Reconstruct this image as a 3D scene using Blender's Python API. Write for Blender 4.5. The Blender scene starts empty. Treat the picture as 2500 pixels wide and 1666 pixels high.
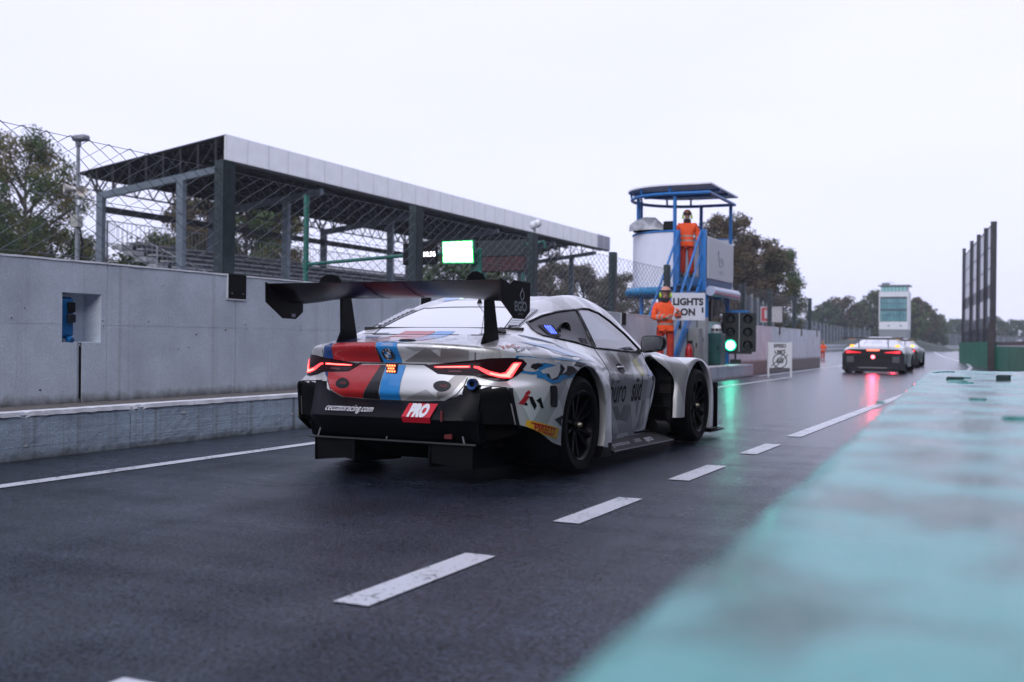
import bpy, bmesh, math, random
import numpy as np
from math import sin, cos, pi, radians, sqrt, atan2, hypot
from mathutils import Vector, Matrix
from mathutils.bvhtree import BVHTree
from mathutils.geometry import tessellate_polygon

random.seed(7)
scene = bpy.context.scene
COL = scene.collection

# ------------------------------------------------------------------ camera
cam_d = bpy.data.cameras.new('camera')
cam = bpy.data.objects.new('camera', cam_d); COL.objects.link(cam)
cam.location = (0, 0, 0.945)
cam.rotation_mode = 'QUATERNION'
_yaw = radians(24.7)
_fw = Vector((-sin(_yaw), cos(_yaw), 0)); _rt = Vector((cos(_yaw), sin(_yaw), 0)); _up = Vector((0, 0, 1))
_ro = radians(0.6)
_R = _rt*cos(_ro) + _up*sin(_ro); _U = -_rt*sin(_ro) + _up*cos(_ro)
cam.rotation_quaternion = Matrix((( _R.x, _U.x, -_fw.x), (_R.y, _U.y, -_fw.y), (_R.z, _U.z, -_fw.z))).to_quaternion()
cam_d.sensor_width = 36.0
cam_d.lens = 36.0*2670/2500
cam_d.clip_start = 0.05; cam_d.clip_end = 3000
cam_d.dof.use_dof = True
cam_d.dof.focus_distance = 8.6
cam_d.dof.aperture_fstop = 2.2
scene.camera = cam

# ------------------------------------------------------------------ sky: overcast cloud sheet over a daylight sky
world = bpy.data.worlds.new('World'); scene.world = world; world.use_nodes = True
nt = world.node_tree; nt.nodes.clear()
n_out = nt.nodes.new('ShaderNodeOutputWorld'); n_bg = nt.nodes.new('ShaderNodeBackground')
sky = nt.nodes.new('ShaderNodeTexSky'); sky.sky_type = 'NISHITA'; sky.sun_disc = False
sky.sun_elevation = radians(37.5); sky.sun_rotation = radians(172)
dim = nt.nodes.new('ShaderNodeMixRGB'); dim.blend_type = 'MULTIPLY'; dim.inputs[0].default_value = 1
dim.inputs[2].default_value = (0.1, 0.1, 0.1, 1)
nt.links.new(sky.outputs[0], dim.inputs[1])
tc = nt.nodes.new('ShaderNodeTexCoord'); mp = nt.nodes.new('ShaderNodeMapping')
mp.inputs['Scale'].default_value = (1.4, 1.4, 5.0)
cn = nt.nodes.new('ShaderNodeTexNoise'); cn.inputs['Scale'].default_value = 1.6; cn.inputs['Detail'].default_value = 5; cn.inputs['Roughness'].default_value = 0.5
cr_ = nt.nodes.new('ShaderNodeValToRGB')
cr_.color_ramp.elements[0].position = 0.3; cr_.color_ramp.elements[0].color = (0.94, 0.965, 1.28, 1)
cr_.color_ramp.elements[1].position = 0.72; cr_.color_ramp.elements[1].color = (1.02, 1.03, 1.36, 1)
nt.links.new(tc.outputs['Generated'], mp.inputs[0]); nt.links.new(mp.outputs[0], cn.inputs['Vector'])
nt.links.new(cn.outputs[0], cr_.inputs[0])
mixs = nt.nodes.new('ShaderNodeMixRGB'); mixs.inputs[0].default_value = 0.94
nt.links.new(dim.outputs[0], mixs.inputs[1]); nt.links.new(cr_.outputs[0], mixs.inputs[2])
nt.links.new(mixs.outputs[0], n_bg.inputs[0]); n_bg.inputs[1].default_value = 1.0
nt.links.new(n_bg.outputs[0], n_out.inputs[0])

sun_d = bpy.data.lights.new('sun', 'SUN'); sun_d.energy = 1.5; sun_d.angle = radians(40); sun_d.color = (1, 0.98, 0.96)
sun = bpy.data.objects.new('sun', sun_d); COL.objects.link(sun)
_sd = Vector((0.12, -0.80, 0.62)).normalized()
sun.rotation_mode = 'QUATERNION'; sun.rotation_quaternion = _sd.to_track_quat('Z', 'Y'); sun.location = (0, 0, 30)

scene.view_settings.view_transform = 'Standard'; scene.view_settings.look = 'None'
scene.view_settings.exposure = 0.0; scene.view_settings.gamma = 1.0
scene.view_settings.use_curve_mapping = False
scene.cycles.use_denoising = True
scene.cycles.max_bounces = 8; scene.cycles.diffuse_bounces = 3; scene.cycles.glossy_bounces = 4
scene.cycles.transmission_bounces = 6; scene.cycles.transparent_max_bounces = 12
scene.cycles.volume_bounces = 1
scene.cycles.sample_clamp_indirect = 6
scene.cycles.caustics_reflective = False; scene.cycles.caustics_refractive = False

# ------------------------------------------------------------------ helpers
def tag(o, label=None, cat=None, group=None, kind=None):
    if label: o['label'] = label
    if cat: o['category'] = cat
    if group: o['group'] = group
    if kind: o['kind'] = kind
    return o

def empty(name, loc=(0, 0, 0), rz=0.0, label=None, cat=None, group=None, kind=None):
    o = bpy.data.objects.new(name, None); COL.objects.link(o)
    o.location = loc; o.rotation_euler = (0, 0, rz); o.empty_display_size = 0.2
    return tag(o, label, cat, group, kind)

def mesh_obj(name, me, mats=None, parent=None):
    o = bpy.data.objects.new(name, me); COL.objects.link(o)
    if mats:
        for m in (mats if isinstance(mats, (list, tuple)) else [mats]): me.materials.append(m)
    if parent: o.parent = parent
    return o

class MB:
    """collects geometry, builds ONE mesh object"""
    def __init__(s): s.v = []; s.f = []; s.m = []
    def add(s, vs, fs, mi=0):
        b = len(s.v); s.v += [tuple(p) for p in vs]
        for f in fs: s.f.append(tuple(b+i for i in f)); s.m.append(mi)
        return s
    def box(s, x0, x1, y0, y1, z0, z1, mi=0, M=None):
        p = [(x, y, z) for z in (z0, z1) for y in (y0, y1) for x in (x0, x1)]
        if M is not None: p = [M @ Vector(q) for q in p]
        return s.add(p, [(0,2,3,1),(4,5,7,6),(0,1,5,4),(2,6,7,3),(0,4,6,2),(1,3,7,5)], mi)
    def bbox(s, x0, x1, y0, y1, z0, z1, b=0.01, mi=0, M=None):
        """box with chamfered edges"""
        bm = bmesh.new(); bmesh.ops.create_cube(bm, size=1)
        for v in bm.verts:
            v.co = Vector(((x0+x1)/2+v.co.x*(x1-x0), (y0+y1)/2+v.co.y*(y1-y0), (z0+z1)/2+v.co.z*(z1-z0)))
        bmesh.ops.bevel(bm, geom=bm.edges[:], offset=b, segments=1, affect='EDGES', profile=0.5)
        bm.verts.index_update()
        s.add([(M @ v.co) if M is not None else v.co for v in bm.verts], [[v.index for v in f.verts] for f in bm.faces], mi)
        bm.free(); return s
    def prism(s, poly, h0, h1, axis='z', mi=0, M=None):
        """poly: list of 2D points, extruded along axis"""
        n = len(poly)
        def P(a, b, h):
            q = {'z': (a, b, h), 'y': (a, h, b), 'x': (h, a, b)}[axis]
            return M @ Vector(q) if M is not None else q
        vs = [P(a, b, h0) for a, b in poly]+[P(a, b, h1) for a, b in poly]
        fs = [(i, (i+1) % n, n+(i+1) % n, n+i) for i in range(n)]+[tuple(range(n))[::-1], tuple(range(n, 2*n))]
        return s.add(vs, fs, mi)
    def tube(s, pts, r, n=8, mi=0, closed=False, cap=True):
        pts = [Vector(p) for p in pts]; N = len(pts)
        rr = r if isinstance(r, (list, tuple)) else [r]*N
        t0 = (pts[1]-pts[0]).normalized()
        up = Vector((0, 0, 1)) if abs(t0.z) < 0.9 else Vector((1, 0, 0))
        u = t0.cross(up).normalized(); b = len(s.v)
        for i, p in enumerate(pts):
            if closed: t = (pts[(i+1) % N]-pts[i-1]).normalized()
            elif i == 0: t = t0
            elif i == N-1: t = (pts[-1]-pts[-2]).normalized()
            else: t = (pts[i+1]-pts[i-1]).normalized()
            u = (u-t*u.dot(t)); u = u.normalized() if u.length > 1e-6 else t.orthogonal().normalized()
            w = t.cross(u)
            for k in range(n):
                a = 2*pi*k/n+pi/n; s.v.append(tuple(p+(u*cos(a)+w*sin(a))*rr[i]))
        M_ = N if closed else N-1
        for i in range(M_):
            for k in range(n):
                a = b+i*n+k; a2 = b+i*n+(k+1) % n; c = b+((i+1) % N)*n+k; c2 = b+((i+1) % N)*n+(k+1) % n
                s.f.append((a, a2, c2, c)); s.m.append(mi)
        if cap and not closed:
            s.f.append(tuple(b+k for k in range(n))[::-1]); s.m.append(mi)
            s.f.append(tuple(b+(N-1)*n+k for k in range(n))); s.m.append(mi)
        return s
    def lathe(s, prof, n=24, M=None, mi=0, closed=False):
        """prof: list of (r, h) about local z"""
        b = len(s.v)
        for r, h in prof:
            for k in range(n):
                a = 2*pi*k/n; q = Vector((r*cos(a), r*sin(a), h)); s.v.append(tuple(M @ q if M is not None else q))
        L = len(prof)
        for i in range(L if closed else L-1):
            for k in range(n):
                a = b+i*n+k; a2 = b+i*n+(k+1) % n; c = b+((i+1) % L)*n+k; c2 = b+((i+1) % L)*n+(k+1) % n
                s.f.append((a, a2, c2, c)); s.m.append(mi)
        return s
    def grid(s, P, mi=0, flip=False):
        """P[i][j] grid of points"""
        b = len(s.v); nj = len(P[0])
        for row in P: s.v += [tuple(p) for p in row]
        for i in range(len(P)-1):
            for j in range(nj-1):
                q = (b+i*nj+j, b+i*nj+j+1, b+(i+1)*nj+j+1, b+(i+1)*nj+j)
                s.f.append(q[::-1] if flip else q); s.m.append(mi)
        return s
    def build(s, name, mats, parent=None, smooth=None, loc=None, rot=None):
        me = bpy.data.meshes.new(name); me.from_pydata(s.v, [], s.f); me.update()
        o = mesh_obj(name, me, mats, parent)
        if any(s.m): me.polygons.foreach_set('material_index', s.m)
        if smooth is not None:
            me.polygons.foreach_set('use_smooth', [True]*len(me.polygons)); me.set_sharp_from_angle(angle=radians(smooth))
        if loc is not None: o.location = loc
        if rot is not None: o.rotation_euler = rot
        return o

def dup(root, loc=None, rz=None, label=None, scale=None):
    r = root.copy(); COL.objects.link(r)
    if loc is not None: r.location = loc
    if rz is not None: r.rotation_euler = (0, 0, rz)
    if scale is not None: r.scale = scale
    if label: r['label'] = label
    for ch in list(root.children):
        c = ch.copy(); COL.objects.link(c); c.parent = r
        for g in list(ch.children):
            d = g.copy(); COL.objects.link(d); d.parent = c
    return r

# ------------------------------------------------------------------ materials
MATS = {}
def mat(name, col=(0.5, 0.5, 0.5), rough=0.5, metal=0.0, var=0.0, vscale=4.0, bump=0.0, bscale=30.0, coat=0.0, emit=None, estr=0.0,
        spec=None, col2=None, back=None):
    if name in MATS: return MATS[name]
    m = bpy.data.materials.new(name); m.use_nodes = True
    nt = m.node_tree; b = nt.nodes['Principled BSDF']
    b.inputs['Base Color'].default_value = (*col, 1); b.inputs['Roughness'].default_value = rough; b.inputs['Metallic'].default_value = metal
    if coat: b.inputs['Coat Weight'].default_value = coat; b.inputs['Coat Roughness'].default_value = 0.04
    if spec is not None: b.inputs['Specular IOR Level'].default_value = spec
    tcn = nt.nodes.new('ShaderNodeTexCoord')
    src = None
    if var or col2:
        nz = nt.nodes.new('ShaderNodeTexNoise'); nz.inputs['Scale'].default_value = vscale; nz.inputs['Detail'].default_value = 6
        nt.links.new(tcn.outputs['Object'], nz.inputs['Vector'])
        rp = nt.nodes.new('ShaderNodeValToRGB'); rp.color_ramp.elements[0].position = 0.35; rp.color_ramp.elements[1].position = 0.68
        c2 = col2 if col2 else tuple(min(1, c*(1+var)) for c in col)
        c1 = col if col2 else tuple(c*(1-var) for c in col)
        rp.color_ramp.elements[0].color = (*c1, 1); rp.color_ramp.elements[1].color = (*c2, 1)
        nt.links.new(nz.outputs[0], rp.inputs[0]); src = rp.outputs[0]
        nt.links.new(src, b.inputs['Base Color'])
    if back is not None:
        g = nt.nodes.new('ShaderNodeNewGeometry'); mx = nt.nodes.new('ShaderNodeMixRGB')
        mx.inputs[1].default_value = (*col, 1); mx.inputs[2].default_value = (*back, 1)
        if src is not None: nt.links.new(src, mx.inputs[1])
        nt.links.new(g.outputs['Backfacing'], mx.inputs[0]); nt.links.new(mx.outputs[0], b.inputs['Base Color'])
    if bump:
        nb = nt.nodes.new('ShaderNodeTexNoise'); nb.inputs['Scale'].default_value = bscale; nb.inputs['Detail'].default_value = 4
        nt.links.new(tcn.outputs['Object'], nb.inputs['Vector'])
        bp = nt.nodes.new('ShaderNodeBump'); bp.inputs['Strength'].default_value = bump; bp.inputs['Distance'].default_value = 0.01
        nt.links.new(nb.outputs[0], bp.inputs['Height']); nt.links.new(bp.outputs[0], b.inputs['Normal'])
    if emit is not None:
        b.inputs['Emission Color'].default_value = (*emit, 1); b.inputs['Emission Strength'].default_value = estr
    MATS[name] = m
    return m

def N(nt, typ, **kw):
    n = nt.nodes.new(typ)
    for k, v in kw.items():
        if k.startswith('i_'):
            key = k[2:]
            n.inputs[int(key) if key.isdigit() else key].default_value = v
        else: setattr(n, k, v)
    return n

def mat_glass(name, tint=(0.8, 0.85, 0.9), rough=0.0):
    m = bpy.data.materials.new(name); m.use_nodes = True; nt = m.node_tree; nt.nodes.clear()
    out = N(nt, 'ShaderNodeOutputMaterial'); tr = N(nt, 'ShaderNodeBsdfTransparent'); tr.inputs[0].default_value = (*tint, 1)
    gl = N(nt, 'ShaderNodeBsdfGlossy'); gl.inputs['Roughness'].default_value = max(rough, 0.01); gl.inputs[0].default_value = (1, 1, 1, 1)
    fr = N(nt, 'ShaderNodeFresnel'); fr.inputs[0].default_value = 1.5
    g = N(nt, 'ShaderNodeNewGeometry')
    # same reflectance from both sides of the thin pane
    ior = N(nt, 'ShaderNodeMix'); ior.data_type = 'FLOAT'; ior.inputs[2].default_value = 1.52; ior.inputs[3].default_value = 1/1.52
    nt.links.new(g.outputs['Backfacing'], ior.inputs[0])
    fr2 = N(nt, 'ShaderNodeFresnel'); fr2.inputs[0].default_value = 1.52; nt.links.new(ior.outputs[0], fr2.inputs[0])
    # two faces of the pane: R = 2F/(1+F)
    a = N(nt, 'ShaderNodeMath'); a.operation = 'MULTIPLY'; a.inputs[1].default_value = 2; nt.links.new(fr2.outputs[0], a.inputs[0])
    b2 = N(nt, 'ShaderNodeMath'); b2.operation = 'ADD'; b2.inputs[1].default_value = 1; nt.links.new(fr2.outputs[0], b2.inputs[0])
    dv = N(nt, 'ShaderNodeMath'); dv.operation = 'DIVIDE'; nt.links.new(a.outputs[0], dv.inputs[0]); nt.links.new(b2.outputs[0], dv.inputs[1])
    mx = N(nt, 'ShaderNodeMixShader')
    nt.links.new(dv.outputs[0], mx.inputs[0]); nt.links.new(tr.outputs[0], mx.inputs[1]); nt.links.new(gl.outputs[0], mx.inputs[2])
    nt.links.new(mx.outputs[0], out.inputs[0])
    return m

def mat_asphalt(name='wet_asphalt'):
    m = bpy.data.materials.new(name); m.use_nodes = True; nt = m.node_tree; b = nt.nodes['Principled BSDF']; L = nt.links.new
    tc = N(nt, 'ShaderNodeTexCoord')
    def noise(sc, det, scale=None, rough=.55):
        n = N(nt, 'ShaderNodeTexNoise'); n.inputs['Scale'].default_value = sc; n.inputs['Detail'].default_value = det; n.inputs['Roughness'].default_value = rough
        if scale:
            mp = N(nt, 'ShaderNodeMapping'); mp.inputs['Scale'].default_value = scale; L(tc.outputs['Object'], mp.inputs[0]); L(mp.outputs[0], n.inputs['Vector'])
        else: L(tc.outputs['Object'], n.inputs['Vector'])
        return n.outputs[0]
    def rng(src, a, b_, c, d):
        r = N(nt, 'ShaderNodeMapRange'); r.inputs[1].default_value = a; r.inputs[2].default_value = b_; r.inputs[3].default_value = c; r.inputs[4].default_value = d; L(src, r.inputs[0]); return r.outputs[0]
    big = noise(.5, 6, (1.5, .42, 1)); patch = noise(1.1, 7, None, .65); streaks = noise(1.3, 6, (.55, 1.9, 1), .6)
    # standing water: thin film over the lane further on, only damp near the camera where the grain stays open
    sp = N(nt, 'ShaderNodeSeparateXYZ'); L(tc.outputs['Object'], sp.inputs[0])
    def math(op, a, c, d=None):
        q = N(nt, 'ShaderNodeMath'); q.operation = op; q.use_clamp = False
        for k, v in enumerate((a, c, d)):
            if v is None: continue
            if isinstance(v, (int, float)): q.inputs[k].default_value = v
            else: L(v, q.inputs[k])
        return q.outputs[0]
    lanes = noise(1.0, 4, (2.2, .035, 1), .5)          # drier, rubbered wheel lines along the lane
    film = math('MULTIPLY_ADD', sp.outputs[1], .075, math('MULTIPLY_ADD', sp.outputs[0], .05, math('MULTIPLY_ADD', big, 1.7, math('MULTIPLY_ADD', streaks, 1.2, math('MULTIPLY_ADD', lanes, .9, -1.72)))))
    wet = rng(film, 0.0, 1.0, 0.0, 1.0)
    vo = N(nt, 'ShaderNodeTexVoronoi'); vo.inputs['Scale'].default_value = 95; L(tc.outputs['Object'], vo.inputs['Vector'])
    fine = noise(210, 4, None, .7); crack = noise(30, 9, None, .78); pores = noise(60, 5, None, .7)
    hs = N(nt, 'ShaderNodeSeparateColor'); L(vo.outputs['Color'], hs.inputs[0])
    cr = N(nt, 'ShaderNodeValToRGB'); cr.color_ramp.elements[0].color = (.001, .0012, .0018, 1); cr.color_ramp.elements[1].color = (.045, .058, .09, 1); cr.color_ramp.elements[0].position = .3; cr.color_ramp.elements[1].position = 1.0
    L(hs.outputs[0], cr.inputs[0])
    mu = N(nt, 'ShaderNodeMixRGB'); mu.blend_type = 'MULTIPLY'; mu.inputs[0].default_value = 1; L(cr.outputs[0], mu.inputs[1]); L(rng(patch, .3, .7, .4, 1.5), mu.inputs[2]); L(mu.outputs[0], b.inputs['Base Color'])
    # open pores hold no film and swallow the reflection
    pz = rng(pores, .4, .52, .08, 1.0); 
    L(math('MULTIPLY', rng(wet, 0, 1, .2, .95), pz), b.inputs['Specular IOR Level'])
    L(rng(wet, 0, 1, .34, .2), b.inputs['Roughness']); b.inputs['Specular Tint'].default_value = (.68, .86, 1, 1)
    def madd(src, k, base=None):
        q = N(nt, 'ShaderNodeMath'); q.operation = 'MULTIPLY_ADD'; q.inputs[1].default_value = k; L(src, q.inputs[0])
        if base is None: q.inputs[2].default_value = 0
        else: L(base, q.inputs[2])
        return q.outputs[0]
    h = madd(vo.outputs['Distance'], -.8); h = madd(fine, .6, h); h = madd(crack, 1.2, h)
    bp = N(nt, 'ShaderNodeBump'); bp.inputs['Distance'].default_value = .008; L(rng(wet, 0, 1, .85, .34), bp.inputs['Strength']); L(h, bp.inputs['Height']); L(bp.outputs[0], b.inputs['Normal'])
    return m

def mat_line(name='road_paint'):
    m = bpy.data.materials.new(name); m.use_nodes = True; nt = m.node_tree; b = nt.nodes['Principled BSDF']
    tc = N(nt, 'ShaderNodeTexCoord')
    f = N(nt, 'ShaderNodeTexNoise'); f.inputs['Scale'].default_value = 34; f.inputs['Detail'].default_value = 6; f.inputs['Roughness'].default_value = 0.7
    nt.links.new(tc.outputs['Object'], f.inputs['Vector'])
    g = N(nt, 'ShaderNodeTexNoise'); g.inputs['Scale'].default_value = 3; g.inputs['Detail'].default_value = 4
    nt.links.new(tc.outputs['Object'], g.inputs['Vector'])
    a = N(nt, 'ShaderNodeMath'); a.operation = 'ADD'; nt.links.new(f.outputs[0], a.inputs[0])
    g2 = N(nt, 'ShaderNodeMath'); g2.operation = 'MULTIPLY'; g2.inputs[1].default_value = 0.5
    nt.links.new(g.outputs[0], g2.inputs[0]); nt.links.new(g2.outputs[0], a.inputs[1])
    cr = N(nt, 'ShaderNodeValToRGB'); cr.color_ramp.elements[0].position = 0.58; cr.color_ramp.elements[0].color = (0.07, 0.075, 0.085, 1)
    cr.color_ramp.elements[1].position = 0.7; cr.color_ramp.elements[1].color = (0.6, 0.62, 0.66, 1)
    nt.links.new(a.outputs[0], cr.inputs[0]); nt.links.new(cr.outputs[0], b.inputs['Base Color'])
    bp = N(nt, 'ShaderNodeBump'); bp.inputs['Strength'].default_value = 0.4; bp.inputs['Distance'].default_value = 0.004
    nt.links.new(f.outputs[0], bp.inputs['Height']); nt.links.new(bp.outputs[0], b.inputs['Normal'])
    b.inputs['Roughness'].default_value = 0.38
    return m

def mat_concrete(name, col=(0.5, 0.53, 0.6), dirt=(0.2, 0.19, 0.17), base_z=0.0, base_h=0.0, streak=0.0, board=0.0, bump=0.5):
    """painted concrete: soft mottling, pits, rain streaks of dirt, mossy foot"""
    m = bpy.data.materials.new(name); m.use_nodes = True; nt = m.node_tree; b = nt.nodes['Principled BSDF']
    tc = N(nt, 'ShaderNodeTexCoord')
    def noise(sc, det, scale=None, rough=0.55):
        n = N(nt, 'ShaderNodeTexNoise'); n.inputs['Scale'].default_value = sc; n.inputs['Detail'].default_value = det; n.inputs['Roughness'].default_value = rough
        if scale is not None:
            mp = N(nt, 'ShaderNodeMapping'); mp.inputs['Scale'].default_value = scale
            nt.links.new(tc.outputs['Object'], mp.inputs[0]); nt.links.new(mp.outputs[0], n.inputs['Vector'])
        else: nt.links.new(tc.outputs['Object'], n.inputs['Vector'])
        return n
    n1 = noise(2.2, 7)
    r1 = N(nt, 'ShaderNodeMapRange'); r1.inputs[1].default_value = 0.3; r1.inputs[2].default_value = 0.7; r1.inputs[3].default_value = 0.84; r1.inputs[4].default_value = 1.1
    nt.links.new(n1.outputs[0], r1.inputs[0])
    c = N(nt, 'ShaderNodeMixRGB'); c.blend_type = 'MULTIPLY'; c.inputs[0].default_value = 1; c.inputs[1].default_value = (*col, 1)
    nt.links.new(r1.outputs[0], c.inputs[2]); last = c.outputs[0]
    nsp = noise(90, 4, None, .8); rsp = N(nt, 'ShaderNodeMapRange'); rsp.inputs[1].default_value = .3; rsp.inputs[2].default_value = .7; rsp.inputs[3].default_value = .80; rsp.inputs[4].default_value = 1.2
    nt.links.new(nsp.outputs[0], rsp.inputs[0]); c3 = N(nt, 'ShaderNodeMixRGB'); c3.blend_type = 'MULTIPLY'; c3.inputs[0].default_value = 1; nt.links.new(last, c3.inputs[1]); nt.links.new(rsp.outputs[0], c3.inputs[2]); last = c3.outputs[0]
    def over(fac, color):
        nonlocal last
        x = N(nt, 'ShaderNodeMixRGB'); x.inputs[2].default_value = (*color, 1)
        nt.links.new(fac, x.inputs[0]); nt.links.new(last, x.inputs[1]); last = x.outputs[0]
    if streak:
        n2 = noise(1.0, 5, (1.0, 8.0, 0.12), 0.7)
        r2 = N(nt, 'ShaderNodeMapRange'); r2.inputs[1].default_value = 0.53; r2.inputs[2].default_value = 0.72; r2.inputs[3].default_value = 0; r2.inputs[4].default_value = streak
        nt.links.new(n2.outputs[0], r2.inputs[0]); over(r2.outputs[0], dirt)
    if base_h:
        sp = N(nt, 'ShaderNodeSeparateXYZ'); nt.links.new(tc.outputs['Object'], sp.inputs[0])
        n3 = noise(9, 5)
        ad = N(nt, 'ShaderNodeMath'); ad.operation = 'MULTIPLY_ADD'; ad.inputs[1].default_value = -base_h*1.8; nt.links.new(n3.outputs[0], ad.inputs[0]); nt.links.new(sp.outputs[2], ad.inputs[2])
        r3 = N(nt, 'ShaderNodeMapRange'); r3.inputs[1].default_value = base_z-base_h; r3.inputs[2].default_value = base_z+base_h*0.4; r3.inputs[3].default_value = 0.85; r3.inputs[4].default_value = 0
        nt.links.new(ad.outputs[0], r3.inputs[0]); over(r3.outputs[0], (0.07, 0.068, 0.05))
    nt.links.new(last, b.inputs['Base Color'])
    # relief: paint texture, pits, board marks
    h1 = noise(55, 5, None, 0.6); vr = N(nt, 'ShaderNodeTexVoronoi'); vr.inputs['Scale'].default_value = 7.0
    mpv = N(nt, 'ShaderNodeMapping'); mpv.inputs['Rotation'].default_value = (0.4, 0.2, 0.7); nt.links.new(tc.outputs['Object'], mpv.inputs[0]); nt.links.new(mpv.outputs[0], vr.inputs['Vector'])
    pr = N(nt, 'ShaderNodeMapRange'); pr.inputs[1].default_value = 0.0; pr.inputs[2].default_value = 0.07; pr.inputs[3].default_value = -1.6; pr.inputs[4].default_value = 0
    nt.links.new(vr.outputs['Distance'], pr.inputs[0])
    a = N(nt, 'ShaderNodeMath'); a.operation = 'ADD'; nt.links.new(h1.outputs[0], a.inputs[0]); nt.links.new(pr.outputs[0], a.inputs[1])
    lasth = a.outputs[0]
    hl = noise(6, 4); a2 = N(nt, 'ShaderNodeMath'); a2.operation = 'MULTIPLY_ADD'; a2.inputs[1].default_value = 2.5; nt.links.new(hl.outputs[0], a2.inputs[0]); nt.links.new(lasth, a2.inputs[2]); lasth = a2.outputs[0]
    if board:
        nb_ = noise(1.0, 3, (0.3, 0.25, 26), 0.7); a3 = N(nt, 'ShaderNodeMath'); a3.operation = 'MULTIPLY_ADD'; a3.inputs[1].default_value = board
        nt.links.new(nb_.outputs[0], a3.inputs[0]); nt.links.new(lasth, a3.inputs[2]); lasth = a3.outputs[0]
    bp = N(nt, 'ShaderNodeBump'); bp.inputs['Strength'].default_value = bump; bp.inputs['Distance'].default_value = 0.006
    nt.links.new(lasth, bp.inputs['Height']); nt.links.new(bp.outputs[0], b.inputs['Normal'])
    b.inputs['Roughness'].default_value = 0.55
    return m

def mat_mesh_sheet(name, col, cover, scale=14.0, pattern=True):
    """far-off wire netting: procedural see-through weave on a thin sheet"""
    m = bpy.data.materials.new(name); m.use_nodes = True; nt = m.node_tree; nt.nodes.clear()
    out = N(nt, 'ShaderNodeOutputMaterial'); tr = N(nt, 'ShaderNodeBsdfTransparent'); d = N(nt, 'ShaderNodeBsdfDiffuse'); d.inputs[0].default_value = (*col, 1)
    mx = N(nt, 'ShaderNodeMixShader'); mx.inputs[0].default_value = cover
    nt.links.new(tr.outputs[0], mx.inputs[1]); nt.links.new(d.outputs[0], mx.inputs[2]); nt.links.new(mx.outputs[0], out.inputs[0])
    return m

STEEL_DK = mat('fence_post_paint', (0.03, 0.045, 0.05), 0.5, var=0.2, vscale=12, spec=.3)
WIRE = mat('galvanised_wire', (0.075, 0.09, 0.1), 0.5, 0.0)
BLACK = mat('black_plastic', (0.005, 0.005, 0.006), 0.5, spec=.18)
RUBBER = mat('rubber', (0.006, 0.006, 0.007), 0.7, bump=0.2, bscale=80, spec=.2)
WHITE = mat('white_paint', (0.72, 0.74, 0.78), 0.45, var=0.05)
WHITE_TOP = mat('white_coping_paint', (0.78, 0.8, 0.84), 0.5, var=0.08, vscale=9, bump=0.5, bscale=40)
BLUE = mat('tower_blue', (0.015, 0.16, 0.46), 0.35, var=0.12, vscale=5)
GREEN = mat('gantry_green', (0.01, 0.12, 0.09), 0.4, var=0.15)
GREY = mat('steel_grey', (0.2, 0.22, 0.25), 0.5, var=0.15, vscale=3)
GREY_DK = mat('dark_steel', (0.025, 0.028, 0.032), 0.5, var=0.2, spec=.2)
def text_mesh(body, size=1.0, bold=0.0, xs=1.0, shear=0.0, align='CENTER', space=1.0):
    """2D verts + faces of a text string"""
    cu = bpy.data.curves.new('lettering', 'FONT'); cu.body = body; cu.size = size; cu.offset = bold; cu.shear = shear
    cu.align_x = align; cu.align_y = 'CENTER'; cu.fill_mode = 'FRONT'; cu.resolution_u = 4; cu.space_character = space
    o = bpy.data.objects.new('lettering', cu); COL.objects.link(o)
    dg = bpy.context.evaluated_depsgraph_get(); me = o.evaluated_get(dg).to_mesh()
    v = [(p.co.x*xs, p.co.y) for p in me.vertices]; f = [tuple(p.vertices) for p in me.polygons]
    o.evaluated_get(dg).to_mesh_clear(); bpy.data.objects.remove(o); bpy.data.curves.remove(cu)
    return v, f
def text_flat(name, body, origin, ux, uy, size, m, parent, **kw):
    v, f = text_mesh(body, size, **kw)
    o = Vector(origin); ux = Vector(ux).normalized(); uy = Vector(uy).normalized()
    return MB().add([o+ux*a+uy*b for a, b in v], f).build(name, m, parent)
# ================================================================== THE SETTING
ASPH = mat_asphalt(); LINE = mat_line()
GRASS = mat('grass', (0.035, 0.06, 0.018), 0.8, col2=(0.085, 0.095, 0.035), vscale=0.6, bump=0.8, bscale=6)
g = MB().add([(-1500, -400, -0.03), (1500, -400, -0.03), (1500, 2500, -0.03), (-1500, 2500, -0.03)], [(0, 1, 2, 3)]).build('ground', GRASS)
tag(g, 'damp grass stretching away beyond the track', kind='structure')
road = MB().add([(-26, -30, 0), (40, -30, 0), (40, 46, 0), (6, 52, 0), (0.5, 62, 0), (-4, 140, 0), (-14, 260, 0), (-34, 260, 0), (-26, 140, 0), (-24, 60, 0)],
                [(0, 1, 2, 3, 4, 5, 6, 7, 8, 9)]).build('pit_lane_road', ASPH)
tag(road, 'wet dark asphalt of the pit lane', kind='structure')
def strip(pts, w, name='white_line', m=LINE, z=0.005):
    L = []
    for i, p in enumerate(pts):
        p = Vector(p); a = Vector(pts[max(0, i-1)]); b = Vector(pts[min(len(pts)-1, i+1)])
        t = (b-a).normalized(); nrm = Vector((t.y, -t.x)); L.append([(p.x-nrm.x*w/2, p.y-nrm.y*w/2, z), (p.x+nrm.x*w/2, p.y+nrm.y*w/2, z)])
    return MB().grid(L, flip=True).build(name, m, road)
strip([(-5.75, -12), (-5.75, 10), (-5.745, 31.5)], 0.13)
strip([(-6.72, 31.7), (-6.77, 38.5), (-6.9, 49), (-8.6, 75), (-15, 150)], 0.14)
def xl(y): return -2.14+(y-3.3)*0.0131
for y0 in (1.28, 3.30, 5.29, 7.29, 9.32): strip([(xl(y0), y0), (xl(y0+1.02), y0+1.02)], 0.15)
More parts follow.
